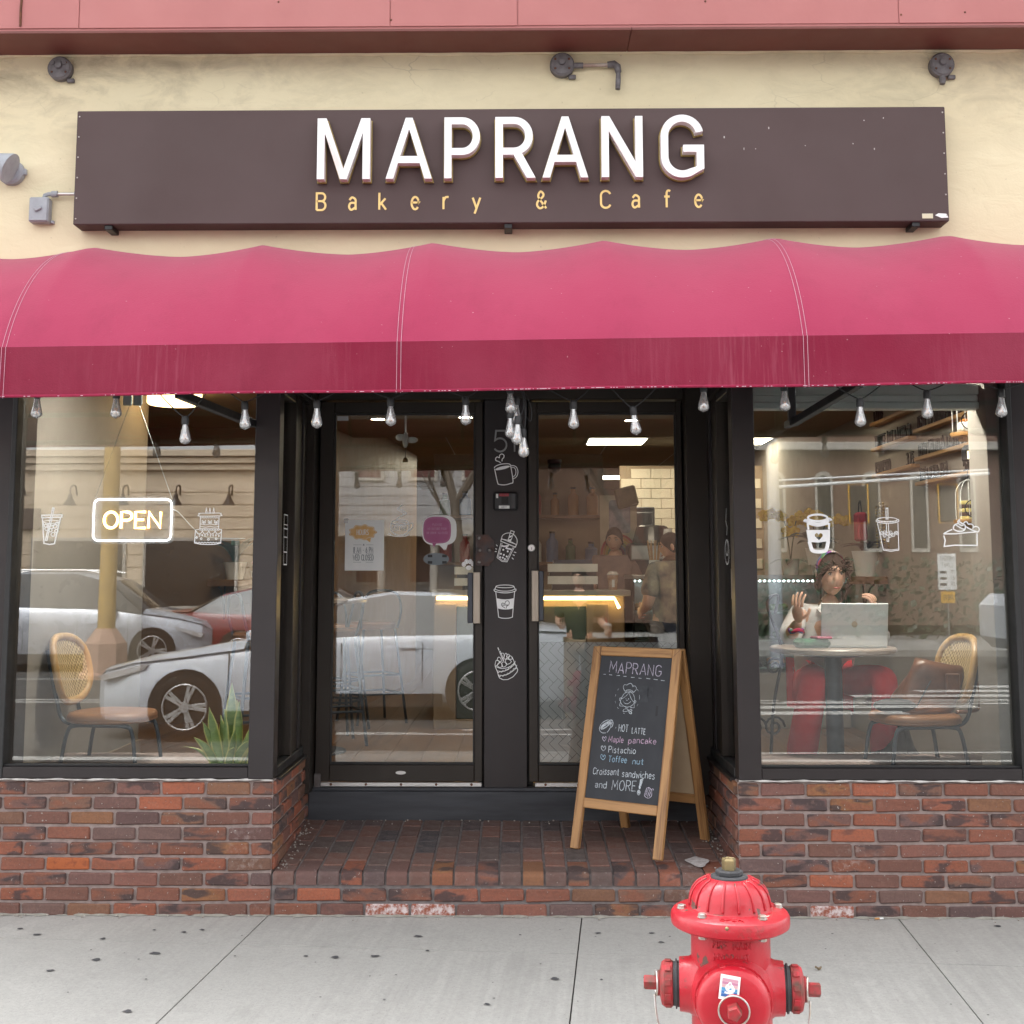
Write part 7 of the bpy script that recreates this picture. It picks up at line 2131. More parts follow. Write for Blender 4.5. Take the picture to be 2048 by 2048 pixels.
# shelves of jars and bottles on the partition behind the counter
jar_m = [mat('amber_jar', (.30, .14, .04), None, 9, .2), mat('green_bottle', (.04, .11, .05), None, 9, .15), mat('white_canister', (.6, .58, .54), None, 9, .4), mat('red_tin', (.32, .04, .035), None, 9, .4), mat('blue_packet', (.07, .13, .26), None, 9, .5)]
jar_n = ['amber jar', 'green bottle', 'white canister', 'red tin', 'blue packet']
rg = random.Random(41)
for r_, z in enumerate((1.62, 2.02)):
    t = thing('back_shelf', '%s wooden shelf of jars on the partition behind the counter' % ('lower', 'upper')[r_], 'shelf', (0, 5.249, z))
    MB().bbox(-.7, .7, -.20, 0, -.03, 0, .003).build('board', M['darkwood'], t)
    for k in range(9):
        q = rg.randrange(5)
        x = -.62 + k * .155 + rg.uniform(-.02, .02)
        h, r = rg.uniform(.14, .26), rg.uniform(.035, .055)
        j = thing('jar', '%s, %s on the %s back shelf behind the counter' % (jar_n[q], ('at the left end', 'second from the left', 'third from the left', 'fourth from the left', 'in the middle', 'fourth from the right', 'third from the right', 'second from the right', 'at the right end')[k], ('lower', 'upper')[r_]), 'jar', (x, 5.249 - .10, z + .001), group=jar_n[q] + 's on the back shelves')
        MB().lathe([(0, 0), (r, 0), (r, h * .72), (r * .45, h * .86), (r * .45, h), (0, h)], 14).build('container', jar_m[q], j, 40)
        MB().lathe([(0, h + .001), (r * .5, h + .001), (r * .5, h + .018), (0, h + .018)], 12).build('lid', M['gasket'], j, 40)
# things seen in the doors
rp = thing('rainbow_poster', 'poster with a painted rainbow on a stand behind the right door', 'poster', (0.8431, 4.9, 1.878))
MB().box(-.155, .155, 0, .006, -.26, .30).build('sheet', M['paper_cream'] if 'paper_cream' in M else mat('cream_paper', (.58, .50, .38), None, 9, .7), rp)
for k, c in enumerate([(.45, .07, .05), (.52, .22, .05), (.50, .40, .08), (.14, .26, .09), (.09, .17, .30), (.18, .10, .22)]):
    mb = MB(); mb.ribbon(arc(0, -.20, .145 - k * .021, .165 - k * .022, 0, 180, 20), .020, False, -.001 - k * .0002)
    mb.build('rainbow_band', mat('poster_paint', c, None, 40, .8), rp)
MB().prism(rrect(.09, .14, .03), -.006, -.0015, Matrix.Translation((.01, 0, .12))).build('wrapped_parcel', mat('cellophane_parcel', (.36, .30, .33), (.16, .14, .2), 14, .25), rp)
pt = thing('paper_bag', 'olive paper bag standing above the rainbow poster', 'bag', (0.9133, 4.85, 2.136))
MB().bbox(-.09, .09, -.03, .03, -.06, .11, .012, Matrix.Rotation(R(-14), 4, 'Y')).build('bag_body', mat('olive_paper', (.17, .14, .07), (.10, .085, .045), 16, .8), pt)
fr_ = thing('fridge', 'tall dark fridge behind the rainbow poster', 'fridge', (1.03, 6.2, FL))
MB().bbox(-.26, .26, 0, .6, 0, 1.75, .01).build('cabinet', mat('dark_fridge', (.05, .05, .055), None, 5, .4, metal=.4), fr_)
MB().bbox(-.24, .24, -.025, -.001, .05, 1.7, .006).build('fridge_door', mat('dark_fridge_door', (.07, .07, .075), None, 5, .3, metal=.4), fr_)
MB().bbox(-.21, -.19, -.05, -.026, .6, 1.2, .004).build('handle', M['steel_in'], fr_)
cm = thing('security_camera', 'black dome camera under the ceiling step behind the right door', 'camera', (0.3082, 4.95, 2.424))
MB().ball((0, 0, 0), .055, 14, 10).build('camera_dome', M['gasket'], cm, True)
MB().lathe([(0, .03), (.06, .03), (.06, .06), (0, .06)], 16).build('mount', M['blackiron'], cm)
bl_ = thing('door_bell', 'little white bird ornament with a brass bell hanging inside the left door', 'ornament', (-0.6328, 1.25, 2.262))
MB().tube([(0, 0, .19), (0, 0, .02)], .006, 6).build('hanger', M['white_pot'], bl_)
MB().ball((0, 0, 0), (.018, .014, .045), 10, 8).ball((.035, 0, .0), (.036, .008, .018), 8, 6).ball((-.03, 0, .015), (.026, .006, .02), 8, 6).build('bird', M['white_pot'], bl_, True)
MB().tube([(0, 0, -.045), (0, 0, -.10)], .0015, 4).build('thread', M['gasket'], bl_)
MB().lathe([(.016, -.125), (.015, -.112), (.008, -.10), (0, -.098)], 14).build('bell', M['brass'], bl_, True)
MB().tube([(-.07, .0, .21), (.09, .03, .19)], .009, 6).build('closer_arm', M['blackiron'], bl_)
mtt = thing('door_mat', 'black door mat inside the left door', 'mat', (-.62, 1.45, FL))
MB().bbox(-.38, .38, -.22, .22, .0005, .014, .004).build('mat_body', mat('black_rubber_mat', (.02, .021, .023), None, 80, .8, bmp=.5, bscale=200), mtt)
wr = thing('iron_stand', 'black wrought iron scroll stand in the narrow pane right of the right door', 'stand', (1.32, 1.15, FL))
mb = MB()
for s in (-1, 1):
    mb.tube(spline([(s * .02, 0, 0), (s * .05, 0, .4), (s * .10, 0, .7), (s * .03, 0, .95), (s * .09, 0, 1.0), (s * .07, 0, .9)], 6), .009, 6)
    mb.tube([(s * .06 + .05 * (1 - k / 22) * math.cos(k * .55), 0, .62 + .05 * (1 - k / 22) * math.sin(k * .55)) for k in range(20)], .007, 6)
    mb.tube([(s * .05 + .06 * (1 - k / 22) * math.cos(k * .55), 0, .30 + .06 * (1 - k / 22) * math.sin(k * .55)) for k in range(20)], .007, 6)
mb.build('scrollwork', M['blackiron'], wr, True)
# laptop, pouch and cup on the table, bag on the chair
TZ = FL + .735
lt = thing('laptop', 'open silver laptop with its lid towards the window on the round table', 'laptop', (1.735, .865, TZ + .001), R(-3))
M['silver'] = mat('silver_laptop', (.76, .82, .85), (.72, .78, .81), 4, .4, metal=.0)
MB().bbox(-.17, .17, -.01, .23, 0, .014, .005).build('keyboard_base', M['silver'], lt)
lid = MB().bbox(-.17, .17, -.004, .004, 0, .225, .004, Matrix.Translation((0, -.012, .010)) @ Matrix.Rotation(R(13), 4, 'X')).build('lid', M['silver'], lt)
MB().box(-.16, .16, .0045, .006, .012, .215, Matrix.Translation((0, -.012, .010)) @ Matrix.Rotation(R(13), 4, 'X')).build('screen', emit('laptop_screen', (.55, .62, .7), .25), lid)
mb = MB(Matrix.Translation((0, -.012, .010)) @ Matrix.Rotation(R(13), 4, 'X'))
mb.disc(0, .115, .015, .017, -.0046, 18); mb.poly([(.0, .134), (.008, .142), (.010, .136)], -.0047)
mb.build('lid_emblem', mat('pale_emblem', (.60, .56, .46), None, 20, .3), lid)
po = thing('pouch', 'green fabric pouch with a pink phone on top on the round table', 'pouch', (1.52, .87, TZ + .001), R(12))
MB().bbox(-.085, .085, -.06, .06, 0, .045, .016).build('pouch_body', mat('green_canvas', (.045, .14, .075), (.03, .1, .055), 30, .8, bmp=.2, bscale=120), po)
MB().bbox(-.0, .085, -.07, .02, .046, .058, .004).build('phone', mat('pink_phone', (.36, .07, .13), None, 10, .4), po)
hbag = thing('handbag', 'brown leather handbag slumped against the chair back in the right window', 'handbag', (1.985, .60, FL + .440), R(6))
def bagmesh():
    mb = MB()
    n, m_ = 28, 10
    vs = []
    for j in range(m_ + 1):
        t = j / m_
        for k in range(n):
            a = 2 * math.pi * k / n
            rx = .165 * (1 - .30 * t ** 1.5) + .012 * math.sin(3 * a + 4 * t)
            ry = .105 * (1 - .55 * t ** 1.3) + .008 * math.sin(2 * a + 6 * t)
            x = rx * math.copysign(abs(math.cos(a)) ** .7, math.cos(a)) + .10 * t
            y = ry * math.copysign(abs(math.sin(a)) ** .8, math.sin(a)) + .015 * math.sin(5 * t)
            z = .235 * t * (1 - .10 * math.cos(a) * t) + .006 * math.sin(5 * a) * t - (.008 if 0 < j < 3 else 0)
            vs.append((x, y, max(z, .0)))
    fs = [(j * n + k, j * n + (k + 1) % n, (j + 1) * n + (k + 1) % n, (j + 1) * n + k) for j in range(m_) for k in range(n)]
    fs += [tuple(range(n))[::-1], tuple(m_ * n + k for k in range(n))]
    return mb._add(vs, fs)
M['bagleather'] = mat('polished_brown_leather', (.22, .085, .042), (.09, .035, .018), 7, .3, bmp=.25, bscale=24, bdist=.01)
bagmesh().build('bag_body', M['bagleather'], hbag, True)
MB().tube(spline([(.24, -.02, .20), (.28, -.06, .12), (.26, -.08, .02), (.14, -.10, .005)], 6), [.010] * 18 + [.01], 6).build('strap', M['bagleather'], hbag, True)
MB().bbox(.10, .17, -.092, -.070, .09, .19, .006).build('flap_tab', M['bagleather'], hbag)
MB().tube([(-.06, -.095, .03), (.0, -.085, .12), (.06, -.06, .20)], .003, 5).build('zip_seam', M['gasket'], hbag, True)
MB().ball((-.15, -.05, .035), (.11, .07, .035), 14, 8).build('scarf', mat('dark_scarf', (.03, .028, .03), None, 20, .9), hbag, True)


# ================================================================ the street the windows look out on (it shows in their reflections)
M['asphalt'] = mat('worn_asphalt', (.085, .083, .08), (.06, .058, .056), 1.2, .85, bmp=.3, bscale=160)
M['roadpaint'] = mat('white_road_paint', (.62, .61, .58), (.42, .41, .39), 6, .7)
g = MB().box(-160, 160, -220, 160, -.40, -.30).build('ground', M['asphalt'])
tag(g, 'plain ground under the street', None, None, 'structure')
rd = tag(MB().box(-60, 60, -20.0, -3.43, -.25, -.12).build('road', M['asphalt']), 'grey asphalt street with white lane and crossing lines', None, None, 'structure')
mb = MB()
def stripe(p, q, w):
    p, q = Vector((*p, 0)), Vector((*q, 0))
    n = (q - p).normalized().cross(Vector((0, 0, 1))) * w / 2
    mb._add([(p + n).to_tuple()[:2] + (-.116,), (p - n).to_tuple()[:2] + (-.116,), (q - n).to_tuple()[:2] + (-.116,), (q + n).to_tuple()[:2] + (-.116,)], [(0, 1, 2, 3)])
stripe((-30, -5.55), (30, -5.55), .10)
stripe((-30, -5.95), (-1.0, -5.62), .10)
stripe((-.6, -5.9), (12, -6.4), .10)
stripe((-30, -10.6), (30, -10.6), .12); stripe((-30, -10.9), (30, -10.9), .12)
for k in range(7): stripe((1.2 + k * 1.1, -9.3 - k * .75), (4.6 + k * 1.1, -9.5 - k * .75), .34)
stripe((-14, -14.2), (0, -14.2), .12)
mb.build('lane_lines', M['roadpaint'], rd)
tag(MB().box(-60, 60, -26, -20.02, -.25, .0).build('far_sidewalk', M['kerb']), 'pale far sidewalk across the street', None, None, 'structure')

def loft_car(name, label, x_front, y_near, length, width, st, wheels, wr, paint, direction, roofrack=False):
    """st: stations (x from the nose, belt z, top z, half-width factor, cabin inset, glass?)"""
    t = thing(name, label, 'car', (x_front, y_near - width / 2, -.12))
    s = direction
    hw = width / 2
    P6 = []
    for x, zb, belt, top, k, ins in st:
        w = hw * k
        P6.append([(x, 0, zb), (x, w * .93, zb), (x, w, zb + .12), (x, w, belt - .22), (x, w * .975, belt - .03), (x, w * .95, belt), (x, w - ins * .93, top - .035 if ins > .05 else belt + .002), (x, w - ins - .03 if ins > .05 else w * .8, top - .008), (x, 0, top)])
    def side(sy):
        body, gl = MB(), MB()
        for mbx, glass_ in ((body, False), (gl, True)):
            vs = [(s * p[0], sy * p[1], p[2]) for row in P6 for p in row]
            fs = []
            for i in range(len(P6) - 1):
                for q in range(8):
                    cab = st[i][5] > .05 and st[i + 1][5] > .05
                    isg = (q == 5 and cab and not st[i][3] - st[i][2] < .12) or (q in (6, 7) and (st[i][5] > .05) != (st[i + 1][5] > .05)) or (q == 5 and (st[i][5] > .05) != (st[i + 1][5] > .05))
                    if isg == glass_: fs.append((i * 9 + q, i * 9 + q + 1, (i + 1) * 9 + q + 1, (i + 1) * 9 + q))
            mbx._add(vs, fs)
        return body, gl
    b1, g1 = side(1); b2_, g2 = side(-1)
    allb = MB()
    for m_ in (b1, b2_): allb._add(m_.v, m_.f)
    n = len(P6[0])
    for row in (P6[0], P6[-1]):
        allb._add([(s * p[0], p[1], p[2]) for p in row] + [(s * p[0], -p[1], p[2]) for p in row[::-1]], [tuple(range(2 * n))])
    allb.build('car_body', paint, t, 35)
    allg = MB()
    for m_ in (g1, g2): allg._add(m_.v, m_.f)
    allg.build('car_windows', M['carglass'], t, 35)
    for wx in wheels:
        for sy in (1, -1):
            Mx = Matrix.Translation((s * wx, sy * (hw - .10), wr)) @ Matrix.Rotation(R(90) * -sy, 4, 'X')
            MB().lathe([(0, -.02), (wr + .035, -.02), (wr + .035, .102), (0, .102)], 28, Mx).build('wheel_arch', M['gasket'], t)
            w_ = MB().lathe([(0, 0), (wr - .03, 0), (wr, .03), (wr, .09), (wr - .03, .112), (wr - .10, .115), (wr - .11, .10), (0, .10)], 32, Mx).build('wheel', M['tyre'], t, 40)
            mb = MB()
            for k in range(5):
                a = 2 * math.pi * k / 5
                for da in (-.13, .13):
                    mb.bbox(.03, wr - .11, -.018, .018, .100, .116, .004, Mx @ Matrix.Rotation(a + da, 4, 'Z'))
            mb.lathe([(0, .10), (.06, .10), (.05, .122), (0, .122)], 14, Mx)
            mb.build('spokes', M['alu'], w_)
            MB().tube([Mx @ Vector(((wr - .115) * math.cos(a), (wr - .115) * math.sin(a), .108)) for a in [2 * math.pi * k / 28 for k in range(28)]], .012, 5, True).build('rim', M['alu'], w_, True)
    for sy in (1, -1):
        xs = [p[0] for p in st]
        for dx in (wheels[0] + .95, wheels[0] + 1.95):
            MB().bbox(*sorted((s * dx, s * (dx + .20))), *sorted((sy * hw * 1.0, sy * (hw + .02))), .80, .83, .006).build('door_handle', paint, t)
        for dx in (wheels[0] + .42, wheels[0] + 1.28, wheels[0] + 2.2):
            MB().box(*sorted((s * dx, s * (dx + .008))), *sorted((sy * hw * .985, sy * (hw + .002))), .36, .86).build('door_seam', M['gasket'], t)
        MB().bbox(*sorted((s * (wheels[0] + .62), s * (wheels[0] + .82))), *sorted((sy * hw * .98, sy * (hw + .17))), .97, 1.09, .03).build('door_mirror', paint, t)
        MB().prism([(s * .06, .64), (s * .55, .76), (s * .52, .70), (s * .10, .585)], sy * hw * .985 - .13, sy * hw * .985 + .004).build('headlight', M['headlamp'], t)
        MB().box(*sorted((s * (wheels[0] + .4), s * (wheels[1] - .4))), *sorted((sy * (hw - .04), sy * (hw + .006))), .16, .30).build('sill_trim', M['gasket'], t)
        if roofrack: MB().tube([(s * 1.9, sy * (hw - .26), 1.66), (s * 2.2, sy * (hw - .25), 1.71), (s * 3.6, sy * (hw - .25), 1.71), (s * 4.0, sy * (hw - .26), 1.64)], .018, 6).build('roof_rail', M['alu'], t)
    return t
M['carglass'] = mat('dark_car_glass', (.02, .024, .026), None, 3, .05, spec=.7)
M['tyre'] = mat('tyre_rubber', (.02, .02, .02), None, 20, .8)
M['headlamp'] = mat('clear_headlamp', (.55, .56, .58), (.35, .30, .28), 12, .1)
white_p = mat('white_car_paint', (.62, .65, .70), (.58, .61, .66), 1.5, .22, coat=.8)
silver_p = mat('silver_car_paint', (.50, .52, .57), (.46, .48, .53), 1.5, .25, metal=.3, coat=.8)
red_p = mat('dark_red_car_paint', (.22, .02, .025), None, 2, .22, coat=.8)
sedan = [(0, .24, .60, .62, .72, 0), (.10, .20, .68, .72, .90, 0), (.40, .18, .76, .80, .98, 0), (.9, .2, .82, .88, 1, 0), (1.5, .2, .90, .99, 1, .0), (2.25, .2, .93, 1.36, 1, .24), (2.75, .2, .94, 1.44, 1, .25), (3.4, .2, .95, 1.42, 1, .25), (3.95, .2, .96, 1.30, 1, .24), (4.45, .2, 1.0, 1.06, .98, 0), (4.85, .24, .98, 1.02, .90, 0), (4.95, .30, .80, .84, .78, 0)]
loft_car('sedan_car', 'white saloon car passing close behind the hydrant, mirrored in the shop windows', -4.22, -6.75, 4.95, 1.86, sedan, (.93, 3.76), .335, white_p, 1)
suv = [(0, .30, .70, .74, .62, 0), (.12, .26, .80, .86, .86, 0), (.5, .24, .90, .96, .98, 0), (1.1, .24, .98, 1.06, 1, 0), (1.75, .24, 1.04, 1.54, 1, .20), (2.3, .24, 1.06, 1.68, 1, .22), (3.2, .24, 1.08, 1.68, 1, .22), (3.9, .24, 1.10, 1.60, 1, .22), (4.45, .26, 1.14, 1.20, .97, 0), (4.6, .36, .90, .95, .88, 0)]
loft_car('silver_car', 'silver estate car with roof rails crossing the far lane, mirrored in the left window', -5.25, -15.6, 4.6, 1.85, suv, (.92, 3.60), .36, silver_p, -1, True)
loft_car('red_car', 'dark red car in the far lane behind the white saloon, mirrored in the left door', -1.2, -16.0, 4.6, 1.8, sedan, (.93, 3.6), .33, red_p, -1)
vn = thing('white_van', 'white van standing at the right across the street, mirrored in the right window', 'van', (9.2, -15.5, -.12))
MB().bbox(0, 5.2, -2.0, 0, .35, 2.35, .16).build('van_body', white_p, vn)
MB().bbox(-.9, .01, -1.95, -.05, .35, 1.3, .2).build('bonnet', white_p, vn)
MB().prism([(-.12, 1.32), (.55, 2.15), (1.35, 2.15), (1.35, 1.32)], -.0, .012).build('cab_window', M['carglass'], vn)
for x in (0.1, 4.1):
    for y in (-1.92, -.05): MB().lathe([(0, -.1), (.36, -.1), (.36, .1), (0, .1)], 24, Matrix.Translation((x, y, .36)) @ Matrix.Rotation(R(90), 4, 'X')).build('wheel', M['tyre'], vn)

# yellow signal pole on its concrete foot
M['polepaint'] = mat('chipped_yellow_paint', (.50, .32, .08), (.32, .20, .06), 9, .6, stretch=(1, 1, .3))
sp1 = thing('signal_pole', 'chipped yellow traffic signal pole on a pink concrete foot across the street', 'signal pole', (-6.6, -14.5, -.12))
MB().lathe([(0, 0), (.42, 0), (.42, .06), (.36, .10), (.34, .55), (.17, .78), (0, .78)], 8).build('foot', mat('pink_concrete', (.42, .27, .20), (.34, .21, .16), 7, .9), sp1)
MB().lathe([(.14, .78), (.12, 5.6), (0, 5.6)], 14).build('pole', M['polepaint'], sp1, 35)
MB().tube([(0, .1, 5.4), (-2.4, .1, 5.2)], .06, 8).build('mast_arm', M['blackiron'], sp1)
for x, z in ((-2.2, 4.2), (-1.2, 4.3)):
    h = MB().bbox(x - .18, x + .18, -.12, .2, z - .55, z + .55, .03).build('signal_head', M['blackiron'], sp1)
    for k, c in enumerate(((.3, .03, .02), (.3, .2, .02), (.03, .2, .1))):
        MB().lathe([(0, 0), (.11, 0), (.12, .12), (.10, .12), (.09, .02), (0, .02)], 14, Matrix.Translation((x, .2, z + .36 - .36 * k)) @ Matrix.Rotation(R(-90), 4, 'X')).build('lens', mat('signal_lens', c, None, 9, .3), h)
sp2 = thing('signal_pole', 'grey mast arm with yellow edged signals at the right across the street', 'signal pole', (4.6, -17.0, -.12))
MB().lathe([(.13, 0), (.10, 5.0), (0, 5.0)], 12).build('pole', M['paintgrey'], sp2, 35)
MB().tube([(0, 0, 3.2), (3.9, 0, 3.45)], .03, 8).build('mast_arm', M['paper'], sp2)
MB().tube([(0, 0, 3.32), (3.9, 0, 3.52)], .018, 8).build('mast_arm', M['paper'], sp2)
M['yellowedge'] = mat('yellow_reflective_edge', (.75, .40, .02), None, 9, .5)
for x in (1.5, 3.1):
    fr2 = MB()
    fr2.tube([(x - .17, .12, 2.55), (x + .17, .12, 2.55), (x + .17, .12, 3.25), (x - .17, .12, 3.25)], .014, 6, True)
    fr2.build('backplate_edge', M['yellowedge'], sp2)
    MB().bbox(x - .15, x + .15, -.06, .10, 2.58, 3.22, .02).build('signal_head', M['blackiron'], sp2)
ws = thing('weight_limit_sign', 'white WEIGHT LIMIT road sign with an orange AHEAD plate on a thin post', 'road sign', (8.3, -18.9, -.12))
ws.scale = (.42, .42, .69)
MB().tube([(0, 0, 0), (0, 0, 3.0)], .035, 8).build('post', M['steel_in'], ws)
MB().bbox(-.42, .42, .04, .05, 1.95, 2.95, .004).build('white_plate', M['paper'], ws)
MB().bbox(-.32, .32, .04, .05, 1.58, 1.90, .004).build('orange_plate', M['yellowedge'], ws)
mb = MB(Matrix(((-1, 0, 0, 0), (0, -1, 0, 0), (0, 0, 1, 0), (0, 0, 0, 1))))
write(mb, 'WEIGHT', .12, .018, 0, 2.76, .62, 'c', -.052); write(mb, 'LIMIT', .12, .018, 0, 2.58, .48, 'c', -.052)
for k, t_ in enumerate(('11T', '15T', '23T')): write(mb, t_, .10, .016, -.34, 2.40 - k * .17, .2, 'l', -.052); mb.box(.02, .34, -.0535, -.0515, 2.40 - k * .17, 2.47 - k * .17)
write(mb, 'AHEAD', .13, .02, 0, 1.67, .46, 'c', -.052)
mb.build('sign_lettering', M['gasket'], ws)

# buildings across the street
M['clap'] = mat('cream_clapboard', (.62, .50, .37), (.55, .44, .32), 1.5, .7)
M['greyclap'] = mat('grey_clapboard', (.36, .35, .35), (.30, .29, .29), 1.5, .7)
M['farbrick'] = mat('dull_red_brickwork', (.165, .100, .072), (.125, .075, .056), 12, .9)
M['fartrim'] = mat('pale_trim', (.42, .39, .35), None, 5, .6)
def storefront(name, label, x0, x1, y, h, m, step, trim):
    t = thing(name, label, 'building', ((x0 + x1) / 2, y, 0))
    w = (x1 - x0) / 2
    MB().box(-w, w, -9, 0, 0, h).build('wall', M[m], t)
    z = .5
    k = 0
    mb = MB()
    while z < h - .9:
        mb.prism([(-w, z), (w, z), (w, z + step - .02), (-w, z + step - .02)], .0005, .035)
        z += step
    mb.build('clapboard', M[m], t)
    for q, (d_, hh) in enumerate(((.30, .16), (.22, .14), (.14, .14))):
        MB().bbox(-w - d_, w + d_, -9, d_, h - .16 * (q + 1) + .002, h - .16 * (q + 1) + hh, .01).build('cornice', M[trim], t)
    return t, w
t, w = storefront('corner_store', 'cream clapboard corner store with gooseneck lamps across the street', -17.5, -6.3, -24.5, 4.5, 'clap', .30, 'clap')
for k in range(7):
    x = w - .5 - k * 1.25
    MB().tube(spline([(x - .1, .04, 3.42), (x, .45, 3.62), (x, .75, 3.56), (x, .78, 3.40)], 5), .02, 6).build('lamp_arm', M['blackiron'], t)
    MB().lathe([(.16, 3.14), (.06, 3.30), (.04, 3.40), (0, 3.40)], 14, Matrix.Translation((x, .78, 0)), cap=False).build('lamp_shade', M['blackiron'], t)
MB().box(-w + .3, w - 5.2, .05, .12, 2.6, 3.1).build('name_board', mat('brown_board', (.14, .10, .08), None, 5, .7), t)
for k in range(4):
    x = -w + .4 + k * 2.7
    f = MB().bbox(x, x + 2.3, .045, .10, .7, 2.4, .01).build('window', M['fartrim'], t)
    MB().box(x + .08, x + 2.22, .101, .106, .78, 2.32).build('pane', M['carglass'], f)
    if k in (0, 1):
        pts = [(x + .1, 2.3), (x + 2.2, 2.3)] + [(x + 2.2 - 2.1 * q / 18, 1.6 + .25 * math.sin(q * 1.9) - .1 * (q % 3)) for q in range(19)]
        MB().prism(pts, .108, .112).build('pink_poster', mat('pink_poster_print', (.45, .16, .36), (.5, .2, .4), 3, .6), f)
t, w = storefront('grey_house', 'grey clapboard house with white porch and dark windows across the street', -5.6, -.2, -30, 8.2, 'greyclap', .28, 'fartrim')
for x in (-1.9, -.3, 1.3):
    for z in (1.3, 4.4):
        f = MB().bbox(x - .1, x + .8, .04, .12, z - .1, z + 1.7, .01).build('window', M['fartrim'], t)
        MB().box(x, x + .7, .121, .126, z, z + 1.6).build('pane', mat('maroon_blind', (.10, .03, .028), None, 5, .3), f)
for x in (-2.4, -1.0, .5, 2.2): MB().lathe([(.12, 0), (.12, 2.6), (0, 2.6)], 10, Matrix.Translation((x, 1.6, 0))).build('porch_column', M['fartrim'], t)
MB().box(-2.7, 2.7, .14, 1.9, 2.6, 2.85).build('porch_roof', M['fartrim'], t)
ch_ = thing('brick_church', 'long brick church with tall white arched windows across the street', 'building', (10.5, -33, 0))
MB().box(-10.2, 12, -12, 0, 0, 11).build('wall', M['farbrick'], ch_)
for k in range(10):
    x = -2.6 + k * 1.45
    for z0, hh in ((2.2, 2.2), (6.4, 2.4)):
        pts = [(x - .27, z0), (x + .27, z0), (x + .27, z0 + hh)] + arc(x, z0 + hh, .27, .27, 0, 180, 10) + [(x - .27, z0 + hh)]
        f = MB().prism([(a, b_) for a, b_ in pts], .002, .08).build('window', M['fartrim'], ch_)
        MB().prism([(x + (a - x) * .74, z0 + .12 + (b_ - z0) * .9) for a, b_ in pts], .081, .086).build('pane', M['carglass'], f)
MB().bbox(-10.4, 12.2, -12, .3, 5.3, 5.55, .02).build('string_course', M['fartrim'], ch_)
MB().bbox(-10.4, 12.2, -12.2, .4, 11, 11.4, .02).build('cornice', M['fartrim'], ch_)
hd = thing('hedge', 'dark green clipped hedge in front of the brick church', 'hedge', (9.5, -24.5, 0))
rg = random.Random(21)
mb = MB()
for k in range(2600):
    x, y, z = rg.uniform(-4.5, 9), rg.uniform(-.6, .6), rg.uniform(.05, 1.9)
    s_ = rg.uniform(.05, .11)
    v = Vector((rg.uniform(-1, 1), rg.uniform(-1, 1), rg.uniform(-1, 1))).normalized(); u = v.orthogonal().normalized() * s_; q = v.cross(u).normalized() * s_ * .6
    p = Vector((x, y, z))
    mb._add([p - u, p - q, p + u, p + q], [(0, 1, 2, 3)])
mb.build('foliage', M['dark_leaf'], hd)
M['bark'] = mat('grey_bark', (.13, .105, .085), (.08, .065, .05), 14, .9, bmp=.5, bscale=40)
def bare_tree(x, y, h, seed, label):
    t = thing('bare_tree', label, 'tree', (x, y, -.1))
    rg = random.Random(seed)
    trunk, crown = MB(), MB()
    def grow(p, d, L, r, lv, mb_):
        q = p + d * L * .5 + Vector((rg.uniform(-1, 1), rg.uniform(-1, 1), 0)) * L * .05
        e = p + d * L
        mb_.tube([p, q, e], [r, r * .85, r * .68], 6 if lv < 2 else 4, cap=False)
        if lv >= 5: return
        for k in range(3 if lv else 4):
            a = rg.uniform(0, 6.28)
            nd = (d + Vector((math.cos(a), math.sin(a), rg.uniform(.0, .35))) * rg.uniform(.45, .8)).normalized()
            grow(e if k < 2 else q, nd, L * rg.uniform(.62, .8), r * rg.uniform(.5, .66), lv + 1, crown)
    grow(Vector((0, 0, 0)), Vector((0, 0, 1)), h * .34, h * .018, 0, trunk)
    trunk.build('trunk', M['bark'], t, True); crown.build('crown', M['bark'], t)
bare_tree(-12.5, -21.5, 9, 1, 'bare street tree in front of the cream corner store')
bare_tree(-1.6, -24.5, 10, 2, 'bare tree in front of the grey house')
bare_tree(3.6, -25.5, 11, 3, 'tall bare tree left of the brick church')
bare_tree(12.5, -22.5, 9, 6, 'bare tree before the church at the right')


# ================================================================ people
def skin_mesh(pts, edges, root, sub=2):
    """pts: {name: (xyz, radius)}; a smooth tapering surface grown along the edges"""
    names = list(pts)
    me = bpy.data.meshes.new('skeleton')
    me.from_pydata([pts[n][0] for n in names], [(names.index(a), names.index(b)) for a, b in edges], [])
    ob = bpy.data.objects.new('skeleton', me)
    C.objects.link(ob)
    sk = ob.modifiers.new('skin', 'SKIN')
    sk.use_smooth_shade = True
    for n, v in zip(names, me.skin_vertices[0].data):
        r = pts[n][1]
        v.radius = r if isinstance(r, tuple) else (r, r)
        v.use_root = (n == root)
    ss = ob.modifiers.new('sub', 'SUBSURF'); ss.levels = sub; ss.render_levels = sub
    dg = bpy.context.evaluated_depsgraph_get()
    ev = ob.evaluated_get(dg)
    m2 = bpy.data.meshes.new_from_object(ev)
    bpy.data.objects.remove(ob)
    return m2

def mesh_parts(me):
    return [tuple(v.co) for v in me.vertices], [tuple(p.vertices) for p in me.polygons]

